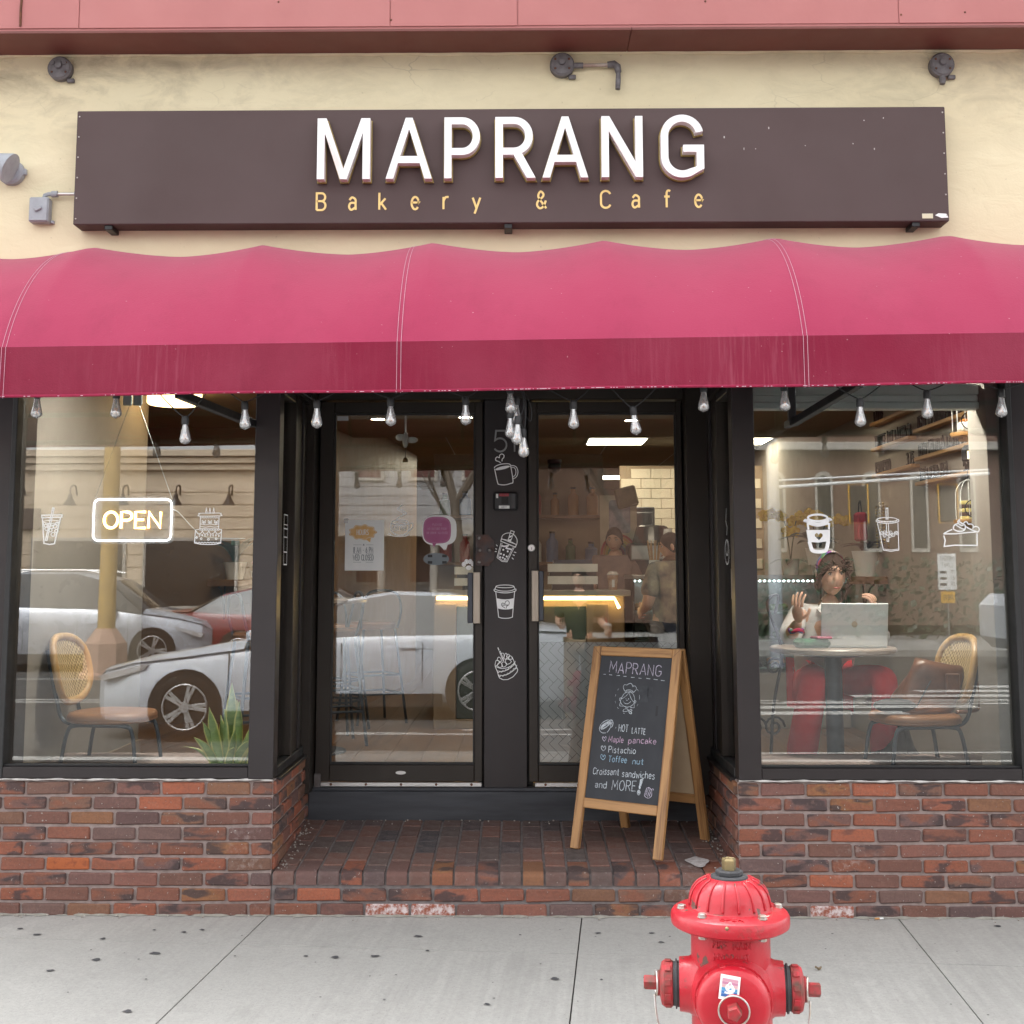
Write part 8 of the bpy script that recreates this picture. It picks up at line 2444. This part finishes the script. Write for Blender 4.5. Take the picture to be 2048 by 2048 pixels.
def head_into(mb, c, yaw, pitch, s=1.0, roll=0.0):
    """a head with brow, nose, lips, chin and ears; local -y is the face. Returns its matrix."""
    Mx = Matrix.Translation(c) @ Matrix.Rotation(yaw, 4, 'Z') @ Matrix.Rotation(pitch, 4, 'X') @ Matrix.Rotation(roll, 4, 'Y') @ Matrix.Scale(s, 4)
    n, m = 36, 28
    vs, fs = [], []
    g = lambda d, w: math.exp(-(d / w) ** 2)
    for i in range(m + 1):
        t = math.pi * i / m
        for k in range(n):
            a = 2 * math.pi * k / n
            x, y, z = .074 * math.sin(t) * math.sin(a), -.094 * math.sin(t) * math.cos(a), -.114 * math.cos(t)
            if z < 0: x *= 1 - .34 * (-z / .114) ** 1.6
            if z < -.02 and y > 0: y *= 1 - .45 * min(1, (-z - .02) / .07)
            if y < 0:
                f = max(0, -y / .094)
                y -= f * (.014 * g(x, .012) * (g(z + .012, .020)) + .010 * g(x, .009) * g(z - .012, .02))
                y += f * .010 * (g(x - .031, .016) + g(x + .031, .016)) * g(z - .018, .013)
                y -= f * .004 * g(z - .038, .012)
                y -= f * .005 * g(x, .022) * (g(z + .050, .007) + g(z + .063, .007)) 
                y += f * .004 * g(x, .03) * g(z + .0565, .003)
                y -= f * .008 * g(x, .022) * g(z + .094, .016)
                x *= 1 + .04 * g(z + .02, .03) * (1 - f)
            vs.append((x, y, z))
    for i in range(m):
        for k in range(n):
            l = (k + 1) % n
            fs.append((i * n + k, i * n + l, (i + 1) * n + l, (i + 1) * n + k))
    mb._add(vs, fs, Mx)
    for sx in (-1, 1): mb.ball((sx * .077, .008, -.004), (.010, .018, .030), 10, 8, Mx)
    return Mx

def hand_into(mb, wrist, along, palm_n, side, size=.175, curl=.35, spread=1.0):
    """palm, four unequal bent fingers and a thumb from the side of the palm"""
    a = Vector(along).normalized(); nrm = Vector(palm_n); nrm = (nrm - a * nrm.dot(a)).normalized(); b = a.cross(nrm) * side
    w = Vector(wrist)
    k = size / .18
    pal = Matrix(((a.x, b.x, nrm.x, 0), (a.y, b.y, nrm.y, 0), (a.z, b.z, nrm.z, 0), (0, 0, 0, 1)))
    mb.ball((.045 * k, 0, 0), (.055 * k, .040 * k, .014 * k), 12, 8, Matrix.Translation(w) @ pal)
    for i, (off, L) in enumerate(((-.030, .068), (-.010, .078), (.010, .073), (.029, .056))):
        p = w + a * .088 * k + b * off * k
        d = (a + b * off * 4 * spread).normalized()
        pts = [p]
        for j, f in enumerate((.42, .33, .25)):
            th = curl * (j + .6)
            pts.append(pts[-1] + (d * math.cos(th) + nrm * math.sin(th)) * L * f * k)
        mb.tube(spline(pts, 3), [.0088 * k - .0003 * q for q in range(10)], 7)
        mb.ball(tuple(pts[-1]), .0062 * k, 7, 5)
    p = w + a * .025 * k - b * .032 * k
    pts = [p, p + (a * .6 - b * .8 + nrm * .25).normalized() * .036 * k, p + (a * .6 - b * .8 + nrm * .25).normalized() * .036 * k + (a * .92 - b * .3 + nrm * .3).normalized() * .030 * k]
    mb.tube(spline(pts, 3), [.0105 * k] * 4 + [.009 * k] * 3, 7)
    mb.ball(tuple(pts[-1]), .0085 * k, 7, 5)

def skinmat(name, c):
    m, nt, b, out = nodes(name)
    v = coords(nt)
    nt.links.new(ramp(nt, noise(nt, v, 22, 4), [(.3, tuple(k * .86 for k in c)), (.7, c)]), b.inputs['Base Color'])
    b.inputs['Roughness'].default_value = .5
    b.inputs['Subsurface Weight'].default_value = .08
    b.inputs['Subsurface Radius'].default_value = (.01, .004, .002)
    return m
M['skin'] = skinmat('warm_skin', (.60, .36, .26))
M['skin_b'] = skinmat('fair_skin', (.50, .29, .20))
M['hair'] = mat('dark_brown_hair', (.030, .020, .015), (.012, .008, .007), 60, .75, stretch=(1, 1, .2), spec=.2, bmp=.6, bscale=90)
M['eye'] = mat('eye_white', (.62, .60, .57), None, 9, .25)
M['iris'] = mat('dark_iris', (.02, .012, .01), None, 9, .2)
M['lip'] = mat('lips', (.36, .10, .085), None, 20, .4)
def face_parts(t, Mx, brow=True):
    for s in (-1, 1):
        e = MB().ball((s * .031, -.0755, .017), (.0105, .009, .0078), 12, 8, Mx).build('eye', M['eye'], t, True)
        MB().ball((s * .031, -.0828, .0165), (.0052, .0035, .0052), 10, 6, Mx).build('iris', M['iris'], e, True)
        MB().tube([Mx @ Vector((s * (.031 + .014 * math.cos(R(q))), -.0845 + .004 * abs(math.cos(R(q))), .0185 + .0085 * math.sin(R(q)))) for q in range(0, 181, 30)], .0018, 5).build('eyelid', M['hair'], e, True)
        if brow: MB().tube([Mx @ Vector(p) for p in ((s * .013, -.0915, .036), (s * .03, -.0900, .043), (s * .048, -.0795, .037))], [.0026, .0034, .0018], 5).build('eyebrow', M['hair'], t, True)
    MB().tube([Mx @ Vector((.022 * q, -.0975 + .009 * abs(q) ** 1.6, -.0555 - .003 * (1 - q * q))) for q in (-1, -.66, -.33, 0, .33, .66, 1)], [.0016, .0036, .005, .0048, .005, .0036, .0016], 6).build('mouth', M['lip'], t, True)

def cloth_skin(pts, edges, root, name, m, parent, sub=2):
    me = skin_mesh(pts, edges, root, sub)
    me.materials.clear(); me.materials.append(m)
    return link(bpy.data.objects.new(name, me), parent)

# ---- the woman at the table
wm = thing('person', 'person in a pale shirt, red trousers and bright headscarf sitting at the laptop', 'person', (0, 0, 0))
V = Vector
head = V((1.736, 1.3, 1.51)) 
neck = V((head.x - .004, head.y + .03, head.z - .13))
chest = V((head.x - .005, head.y + .075, head.z - .30))
belly = V((head.x - .01, head.y + .13, head.z - .50))
hip = V((head.x - .01, head.y + .20, FL + .50))
shL, shR = V((head.x - .165, head.y + .07, head.z - .215)), V((head.x + .165, head.y + .07, head.z - .215))
elL, elR = V((1.486, 1.26, 1.166)), V((1.983, 1.24, 1.151))
wrL, wrR = V((1.495, 1.05, 1.263)), V((1.91, 1.06, 1.281))
kL, kR = V((1.563, 1, 0.9804)), V((1.927, 0.98, 0.9823))
anL, anR = V((kL.x - .05, kL.y + .20, FL + .11)), V((kR.x + .02, kR.y + .17, FL + .12))
hipL, hipR = hip + V((-.09, -.02, 0)), hip + V((.09, -.02, 0))
bp_ = {'hip': (hip, .10), 'belly': (belly, (.08, .08)), 'chest': (chest, (.09, .085)), 'neck0': (neck - V((0, -.02, .05)), .058), 'neck': (neck + V((0, -.01, .03)), .047),
 'shL': (shL, .058), 'elL': (elL, .042), 'faL': (elL.lerp(wrL, .45), .038), 'wrL': (wrL, .026), 'shR': (shR, .058), 'elR': (elR, .042), 'faR': (elR.lerp(wrR, .45), .038), 'wrR': (wrR, .026),
 'hipL': (hipL, .09), 'kL': (kL, .058), 'anL': (anL, .036), 'hipR': (hipR, .09), 'kR': (kR, .058), 'anR': (anR, .036)}
be = [('hip', 'belly'), ('belly', 'chest'), ('chest', 'neck0'), ('neck0', 'neck'), ('chest', 'shL'), ('shL', 'elL'), ('elL', 'faL'), ('faL', 'wrL'), ('chest', 'shR'), ('shR', 'elR'), ('elR', 'faR'), ('faR', 'wrR'), ('hip', 'hipL'), ('hipL', 'kL'), ('kL', 'anL'), ('hip', 'hipR'), ('hipR', 'kR'), ('kR', 'anR')]
mb = MB()
mb._add(*mesh_parts(skin_mesh(bp_, be, 'hip')))
Hm = head_into(mb, head, R(6), R(8), 1.0, R(-3))
hand_into(mb, wrL, (-.12, -.25, 1), (.75, .6, .1), 1, .175, .32, 1.5)
hand_into(mb, wrR, (-.15, -.2, .95), (-.7, .6, -.2), -1, .175, .6, 1.0)
mb.build('body', M['skin'], wm, True)
face_parts(wm, Hm)
# hair, headscarf
mb = MB()
vs, fs, n, m_ = [], [], 30, 14
for i in range(m_ + 1):
    for k in range(n):
        a = 2 * math.pi * k / n
        front = max(0, math.cos(a))
        low = -.02 - .05 * (1 - front) + .085 * front ** 1.5
        t_ = i / m_
        z = low + (.128 - low) * math.sin(t_ * math.pi / 2)
        rr = math.sqrt(max(0, 1 - max(0, z / .128) ** 2)) if z > 0 else 1 - .2 * (z / -.1) ** 2
        vs.append((.084 * rr * math.sin(a), -.100 * rr * math.cos(a) * (1 if math.cos(a) < 0 else .99) + .004, z))
for i in range(m_):
    for k in range(n): fs.append((i * n + k, i * n + (k + 1) % n, (i + 1) * n + (k + 1) % n, (i + 1) * n + k))
mb._add(vs, fs, Hm)
for s in (-1, 1): mb.ball((s * .072, .01, -.03), (.020, .045, .065), 10, 8, Hm)
rg = random.Random(5)
for k in range(70):           # loose curls round the hairline and the nape
    a = R(rg.uniform(-150, 150) if k % 2 else rg.uniform(-75, 75))
    fr_z = .072 * max(0, math.cos(a)) + rg.uniform(-.03, .02)
    p = Vector((.084 * math.sin(a), -.100 * math.cos(a), fr_z))
    d_ = Vector((rg.uniform(-.4, .4) + .3 * math.sin(a), rg.uniform(-.3, .1), -1)).normalized() if abs(a) > .9 else Vector((math.sin(a) * 1.2 + rg.uniform(-.3, .3), -.15, rg.uniform(-.2, .6))).normalized()
    L = rg.uniform(.025, .06)
    mb.tube([Hm @ (p + d_ * L * q / 4 + Vector((.006 * math.sin(q * 1.7 + k), 0, .004 * math.cos(q * 2 + k)))) for q in range(5)], [.0042, .0042, .0036, .0028, .001], 5)
mb.build('hair', M['hair'], wm, True)
scm, nt, b, out = nodes('patchwork_scarf')
vo = nt.nodes.new('ShaderNodeTexVoronoi'); vo.inputs['Scale'].default_value = 34
nt.links.new(coords(nt), vo.inputs['Vector'])
sp = nt.nodes.new('ShaderNodeSeparateColor'); nt.links.new(vo.outputs['Color'], sp.inputs[0])
col = ramp(nt, sp.outputs[0], [(0, (.40, .03, .08)), (.25, (.05, .22, .08)), (.45, (.20, .05, .28)), (.62, (.05, .10, .30)), (.8, (.55, .45, .42)), (1, (.45, .08, .12))])
col.node.color_ramp.interpolation = 'CONSTANT'
nt.links.new(col, b.inputs['Base Color']); b.inputs['Roughness'].default_value = .8
mb = MB()
vs, fs = [], []
for i in range(9):
    for k in range(26):
        a = R(-100 + 200 * k / 25)      # a band over the crown from ear to ear
        w = R(19 - 32 * i / 8)
        rr = 1.075 + .02 * math.cos(w * 3) 
        x = .082 * rr * math.sin(a)
        z = .128 * rr * math.cos(a) * math.cos(w) if abs(math.cos(a)) > 0 else 0
        y = .105 * rr * math.sin(w) * (.5 + .5 * abs(math.cos(a))) - .012
        vs.append((x, y, z * .98))
for i in range(8):
    for k in range(25): fs.append((i * 26 + k, i * 26 + k + 1, (i + 1) * 26 + k + 1, (i + 1) * 26 + k))
mb._add(vs, fs, Hm)
mb.build('headscarf', scm, wm, True)
M['shirt'] = mat('pale_linen_shirt', (.60, .58, .58), (.52, .50, .51), 9, .8, bmp=.5, bscale=9, bdist=.02)
sp_ = {'hip': (hip + V((0, 0, .03)), (.16, .13)), 'belly': (belly, (.17, .145)), 'chest': (chest, (.18, .140)), 'col': (neck - V((0, -.03, .055)), (.075, .065)),
 'shL': (shL, .076), 'uL': (shL.lerp(elL, .5), .068), 'elL': (elL, .066), 'cL': (elL.lerp(wrL, .42), .060), 'shR': (shR, .076), 'uR': (shR.lerp(elR, .5), .068), 'elR': (elR, .066), 'cR': (elR.lerp(wrR, .42), .060)}
cloth_skin(sp_, [('hip', 'belly'), ('belly', 'chest'), ('chest', 'col'), ('chest', 'shL'), ('shL', 'uL'), ('uL', 'elL'), ('elL', 'cL'), ('chest', 'shR'), ('shR', 'uR'), ('uR', 'elR'), ('elR', 'cR')], 'belly', 'shirt', M['shirt'], wm)
for s in (-1, 1):       # open collar points
    q = [neck + V((s * .052, -.03, -.018)), neck + V((s * .085, -.055, -.055)), neck + V((s * .048, -.105, -.115)), neck + V((s * .012, -.082, -.10)), neck + V((s * .040, -.062, -.045))]
    me = MB()
    me._add(q + [p + V((0, .012, -.004)) for p in q], [(0, 1, 2, 3, 4), (9, 8, 7, 6, 5)] + [(i, (i + 1) % 5, (i + 1) % 5 + 5, i + 5) for i in range(5)])
    me.build('collar', M['shirt'], wm)
MB().tube([neck + V((.062 * math.sin(a), -.03 - .050 * math.cos(a), -.040 - .035 * math.cos(a))) for a in [2 * math.pi * k / 20 for k in range(20)]], .010, 6, True).build('necklace', mat('dark_print_neckerchief', (.05, .035, .03), (.20, .13, .07), 90, .8), wm, True)
M['redcloth'] = mat('red_trouser_cloth', (.78, .022, .035), (.68, .016, .028), 7, .8, bmp=.5, bscale=8, bdist=.02)
tp = {'w': (hip, (.165, .14)), 'hipL': (hipL, .10), 'tL': (hipL.lerp(kL, .55), .088), 'kL': (kL, .080), 'sL': (kL.lerp(anL, .5), .084), 'anL': (anL + V((0, 0, -.02)), .092), 'hipR': (hipR, .10), 'tR': (hipR.lerp(kR, .55), .086), 'kR': (kR, .076), 'sR': (kR.lerp(anR, .5), .072), 'anR': (anR + V((0, 0, .0)), .080)}
cloth_skin(tp, [('w', 'hipL'), ('hipL', 'tL'), ('tL', 'kL'), ('kL', 'sL'), ('sL', 'anL'), ('w', 'hipR'), ('hipR', 'tR'), ('tR', 'kR'), ('kR', 'sR'), ('sR', 'anR')], 'w', 'trousers', M['redcloth'], wm)
M['shoe'] = mat('pale_grey_sneaker', (.74, .76, .80), (.64, .66, .70), 20, .6)
def shoe(p, dx, dy, parent, m='shoe'):
    d = V((dx, dy, 0)).normalized()
    n_ = V((-d.y, d.x, 0))
    me = MB()
    secs = [(-.09, .030, .075), (-.06, .037, .10), (.0, .040, .095), (.06, .044, .070), (.12, .046, .052), (.165, .036, .042), (.185, .015, .03)]
    vs = []
    for t_, w, h in secs:
        c_ = V(p) + d * t_
        c_.z = FL
        for a in range(0, 360, 30):
            x, z = math.cos(R(a)), math.sin(R(a))
            vs.append(c_ + n_ * w * math.copysign(abs(x) ** .7, x) + V((0, 0, h / 2 + h / 2 * math.copysign(abs(z) ** .7, z) + .004)))
    fs = [(i * 12 + k, i * 12 + (k + 1) % 12, (i + 1) * 12 + (k + 1) % 12, (i + 1) * 12 + k) for i in range(6) for k in range(12)] + [tuple(range(12)), tuple(72 + k for k in range(12))]
    o = me._add(vs, fs).build('shoe', M[m], parent, True)
    lc = MB()
    for q in range(4):
        c_ = V(p) + d * (.02 + q * .028) + V((0, 0, .0)); c_.z = FL + .100 - q * .012
        lc.tube([c_ - n_ * .026, c_ + V((0, 0, .010)), c_ + n_ * .026], .003, 5)
    for s in (-1, 1): lc.tube(spline([V((p[0], p[1], FL + .102)) + d * .02, V((p[0], p[1], FL + .125)) + d * .03 + n_ * s * .03, V((p[0], p[1], FL + .09)) + d * .04 + n_ * s * .05], 4), .0025, 5)
    lc.build('laces', M['paper'], o)
shoe(anL, -.35, -1, wm); shoe(anR, .2, -1, wm)
MB().tube([V(wrL) + V((-.01, .01, -.05)) + V((.034 * math.cos(a), .034 * math.sin(a), .006 * math.sin(a * 3))) for a in [2 * math.pi * k / 16 for k in range(16)]], .012, 6, True).build('bracelet', scm, wm, True)
MB().ball(Hm @ V((.083, -.004, -.008)), (.006, .006, .010), 8, 6).build('earbud', M['white_pot'], wm, True)

# ---- customers standing by the counter
def stander(label, x, y, h, yaw, shirt, trousers, skin, hair, armL, armR, hairlong=False, faceyaw=0.0, z=FL):
    """armL / armR: (elbow, wrist) offsets from the shoulder in the person's own frame (x right, y forward)"""
    t = thing('person', label, 'person', (x, y, z), R(yaw))
    k = h / 1.72
    Hd = V((0, .015, 1.60 * k))
    S = {'L': V((-.175 * k, 0, 1.40 * k)), 'R': V((.175 * k, 0, 1.40 * k))}
    pts = {'hip': (V((0, 0, .93 * k)), (.135, .10)), 'belly': (V((0, .01, 1.10 * k)), (.125, .095)), 'chest': (V((0, 0, 1.30 * k)), (.145, .10)), 'neck0': (V((0, 0, 1.43 * k)), .06), 'neck': (V((0, .01, 1.52 * k)), .05)}
    ed = [('hip', 'belly'), ('belly', 'chest'), ('chest', 'neck0'), ('neck0', 'neck')]
    ends = {}
    for c, arm in (('L', armL), ('R', armR)):
        e, w = S[c] + V(arm[0]) * k, S[c] + V(arm[1]) * k
        ends[c] = (e, w)
        pts.update({'s' + c: (S[c], .058), 'e' + c: (e, .043), 'f' + c: (e.lerp(w, .4), .039), 'w' + c: (w, .027)})
        ed += [('chest', 's' + c), ('s' + c, 'e' + c), ('e' + c, 'f' + c), ('f' + c, 'w' + c)]
        sx = -1 if c == 'L' else 1
        pts.update({'h' + c: (V((sx * .09, 0, .90 * k)), .092), 'k' + c: (V((sx * .10, .02, .49 * k)), .06), 'a' + c: (V((sx * .10, -.01, .09 * k)), .04)})
        ed += [('hip', 'h' + c), ('h' + c, 'k' + c), ('k' + c, 'a' + c)]
    mb = MB()
    mb._add(*mesh_parts(skin_mesh(pts, ed, 'hip')))
    Hx = head_into(mb, Hd, R(180 + faceyaw), R(12), k)
    for c in 'LR':
        e, w = ends[c]
        hand_into(mb, w, (w - e).normalized() * .8 + V((0, .3, 0)), V((1 if c == 'L' else -1, .2, 0)), 1 if c == 'L' else -1, .18, .75, .6)
    mb.build('body', skin, t, True)
    face_parts(t, Hx)
    hm = MB()
    vs, fs, n, m_ = [], [], 26, 12
    for i in range(m_ + 1):
        for q in range(n):
            a = 2 * math.pi * q / n
            front = max(0, math.cos(a))
            low = (-.10 if hairlong else -.055) * (1 - front) + .07 * front ** .8
            z = low + (.127 - low) * math.sin(i / m_ * math.pi / 2)
            rr = math.sqrt(max(0, 1 - max(0, z / .127) ** 2)) if z > 0 else 1 - .12 * (z / -.1) ** 2
            wv = 1 + .03 * math.sin(a * 9 + i) + .025 * math.sin(a * 5 + i * 2.3) + .02 * math.sin(a * 14 - i * 1.7)
            vs.append((.083 * rr * wv * math.sin(a), -.101 * rr * wv * math.cos(a), z))
    for i in range(m_):
        for q in range(n): fs.append((i * n + q, i * n + (q + 1) % n, (i + 1) * n + (q + 1) % n, (i + 1) * n + q))
    hm._add(vs, fs, Hx)
    hm.build('hair', hair, t, True)
    sp2_ = {'hip': (V((0, 0, .92 * k)), (.155, .115)), 'belly': (V((0, .01, 1.10 * k)), (.15, .115)), 'chest': (V((0, 0, 1.30 * k)), (.165, .118)), 'col': (V((0, .0, 1.445 * k)), .07)}
    se = [('hip', 'belly'), ('belly', 'chest'), ('chest', 'col')]
    for c in 'LR':
        e, w = ends[c]
        sp2_.update({'s' + c: (S[c], .076), 'u' + c: (S[c].lerp(e, .55), .072), 'c' + c: (S[c].lerp(e, .85), .074)})
        se += [('chest', 's' + c), ('s' + c, 'u' + c), ('u' + c, 'c' + c)]
    cloth_skin(sp2_, se, 'belly', 'shirt', shirt, t)
    tp_ = {'w': (V((0, 0, .93 * k)), (.15, .112))}
    te = []
    for c in 'LR':
        sx = -1 if c == 'L' else 1
        tp_.update({'h' + c: (V((sx * .085, 0, .88 * k)), .102), 'k' + c: (V((sx * .10, .02, .49 * k)), .082), 'a' + c: (V((sx * .10, -.01, .06 * k)), .075)})
        te += [('w', 'h' + c), ('h' + c, 'k' + c), ('k' + c, 'a' + c)]
    cloth_skin(tp_, te, 'w', 'trousers', trousers, t)
    for sx in (-1, 1):
        s_ = MB()
        s_.ball((sx * .10, .05, .045), (.048, .13, .045), 12, 8)
        s_.build('shoe', M['gasket'], t, True)
    return t, ends
green = mat('dark_green_tshirt', (.035, .05, .035), (.025, .036, .026), 6, .85, bmp=.4, bscale=9, bdist=.02)
khaki = mat('khaki_cloth', (.27, .20, .13), (.22, .16, .10), 6, .85)
navy = mat('navy_cloth', (.03, .035, .06), (.02, .025, .045), 6, .85)
plaid = mat('grey_pink_shirt', (.30, .21, .20), (.20, .15, .15), 14, .85)
grey = mat('grey_black_jacket', (.05, .052, .06), (.30, .26, .18), 12, .85)
pA, eA = stander('person in a dark green T-shirt with an iced drink, mirrored in the right door', .66, -6.15, 1.72, 8, green, khaki, M['skin_b'], M['hair'], ((-.06, -.03, -.27), (-.02, .18, -.30)), ((.05, -.02, -.27), (.16, .22, -.36)), False, 10, -.12)
pB, eB = stander('person with dark hair in a grey pink shirt behind the counter, right door', .80, 4.75, 1.50, 165, plaid, navy, M['skin'], M['hair'], ((-.05, .05, -.27), (.02, .27, -.33)), ((.05, .05, -.27), (-.02, .27, -.33)), False, 0)
pC, eC = stander('person in a dark jacket by the pastry case at the edge of the right door', 1.06, 2.95, 1.40, 20, grey, navy, M['skin_b'], M['hair'], ((-.07, -.02, -.27), (-.02, .2, -.34)), ((.06, -.02, -.27), (.05, .2, -.34)), False, 60)
# iced drinks
def iced(x, y, z, label, straw):
    t = thing('iced_drink', label, 'drink', (x, y, z))
    MB().lathe([(0, 0), (.032, 0), (.042, .105), (.044, .108), (.040, .106), (0, .100)], 20).build('cup', M['amberdrink'], t, 40)
    MB().lathe([(.045, .108), (.046, .114), (.03, .135), (.008, .138), (0, .138)], 20).build('lid', M['lidplastic'], t, 40)
    if straw: MB().tube([(0, 0, .12), (-.025, 0, .20)], .005, 6).build('straw', M['redcloth'], t)
    else: MB().box(-.01, .01, -.0425, -.041, .02, .075).build('cup_label', M['paper'], t)
M['amberdrink'] = mat('iced_tea_in_cup', (.42, .22, .12), (.62, .50, .42), 24, .15)
M['lidplastic'] = film('clear_lid', (.75, .72, .70), .45, .15)
Ma = Matrix.Translation((.66, -6.15, -.12)) @ Matrix.Rotation(R(8), 4, 'Z')
q = Ma @ (eA['R'][1] + V((-.01, .085, -.05)))
iced(q.x, q.y, q.z, 'iced drink with a pink straw held by the person in green in the street', True)
iced(.70, CYF + .12, CZ + .04, 'orange iced drink with a white label standing on the counter, right door', False)
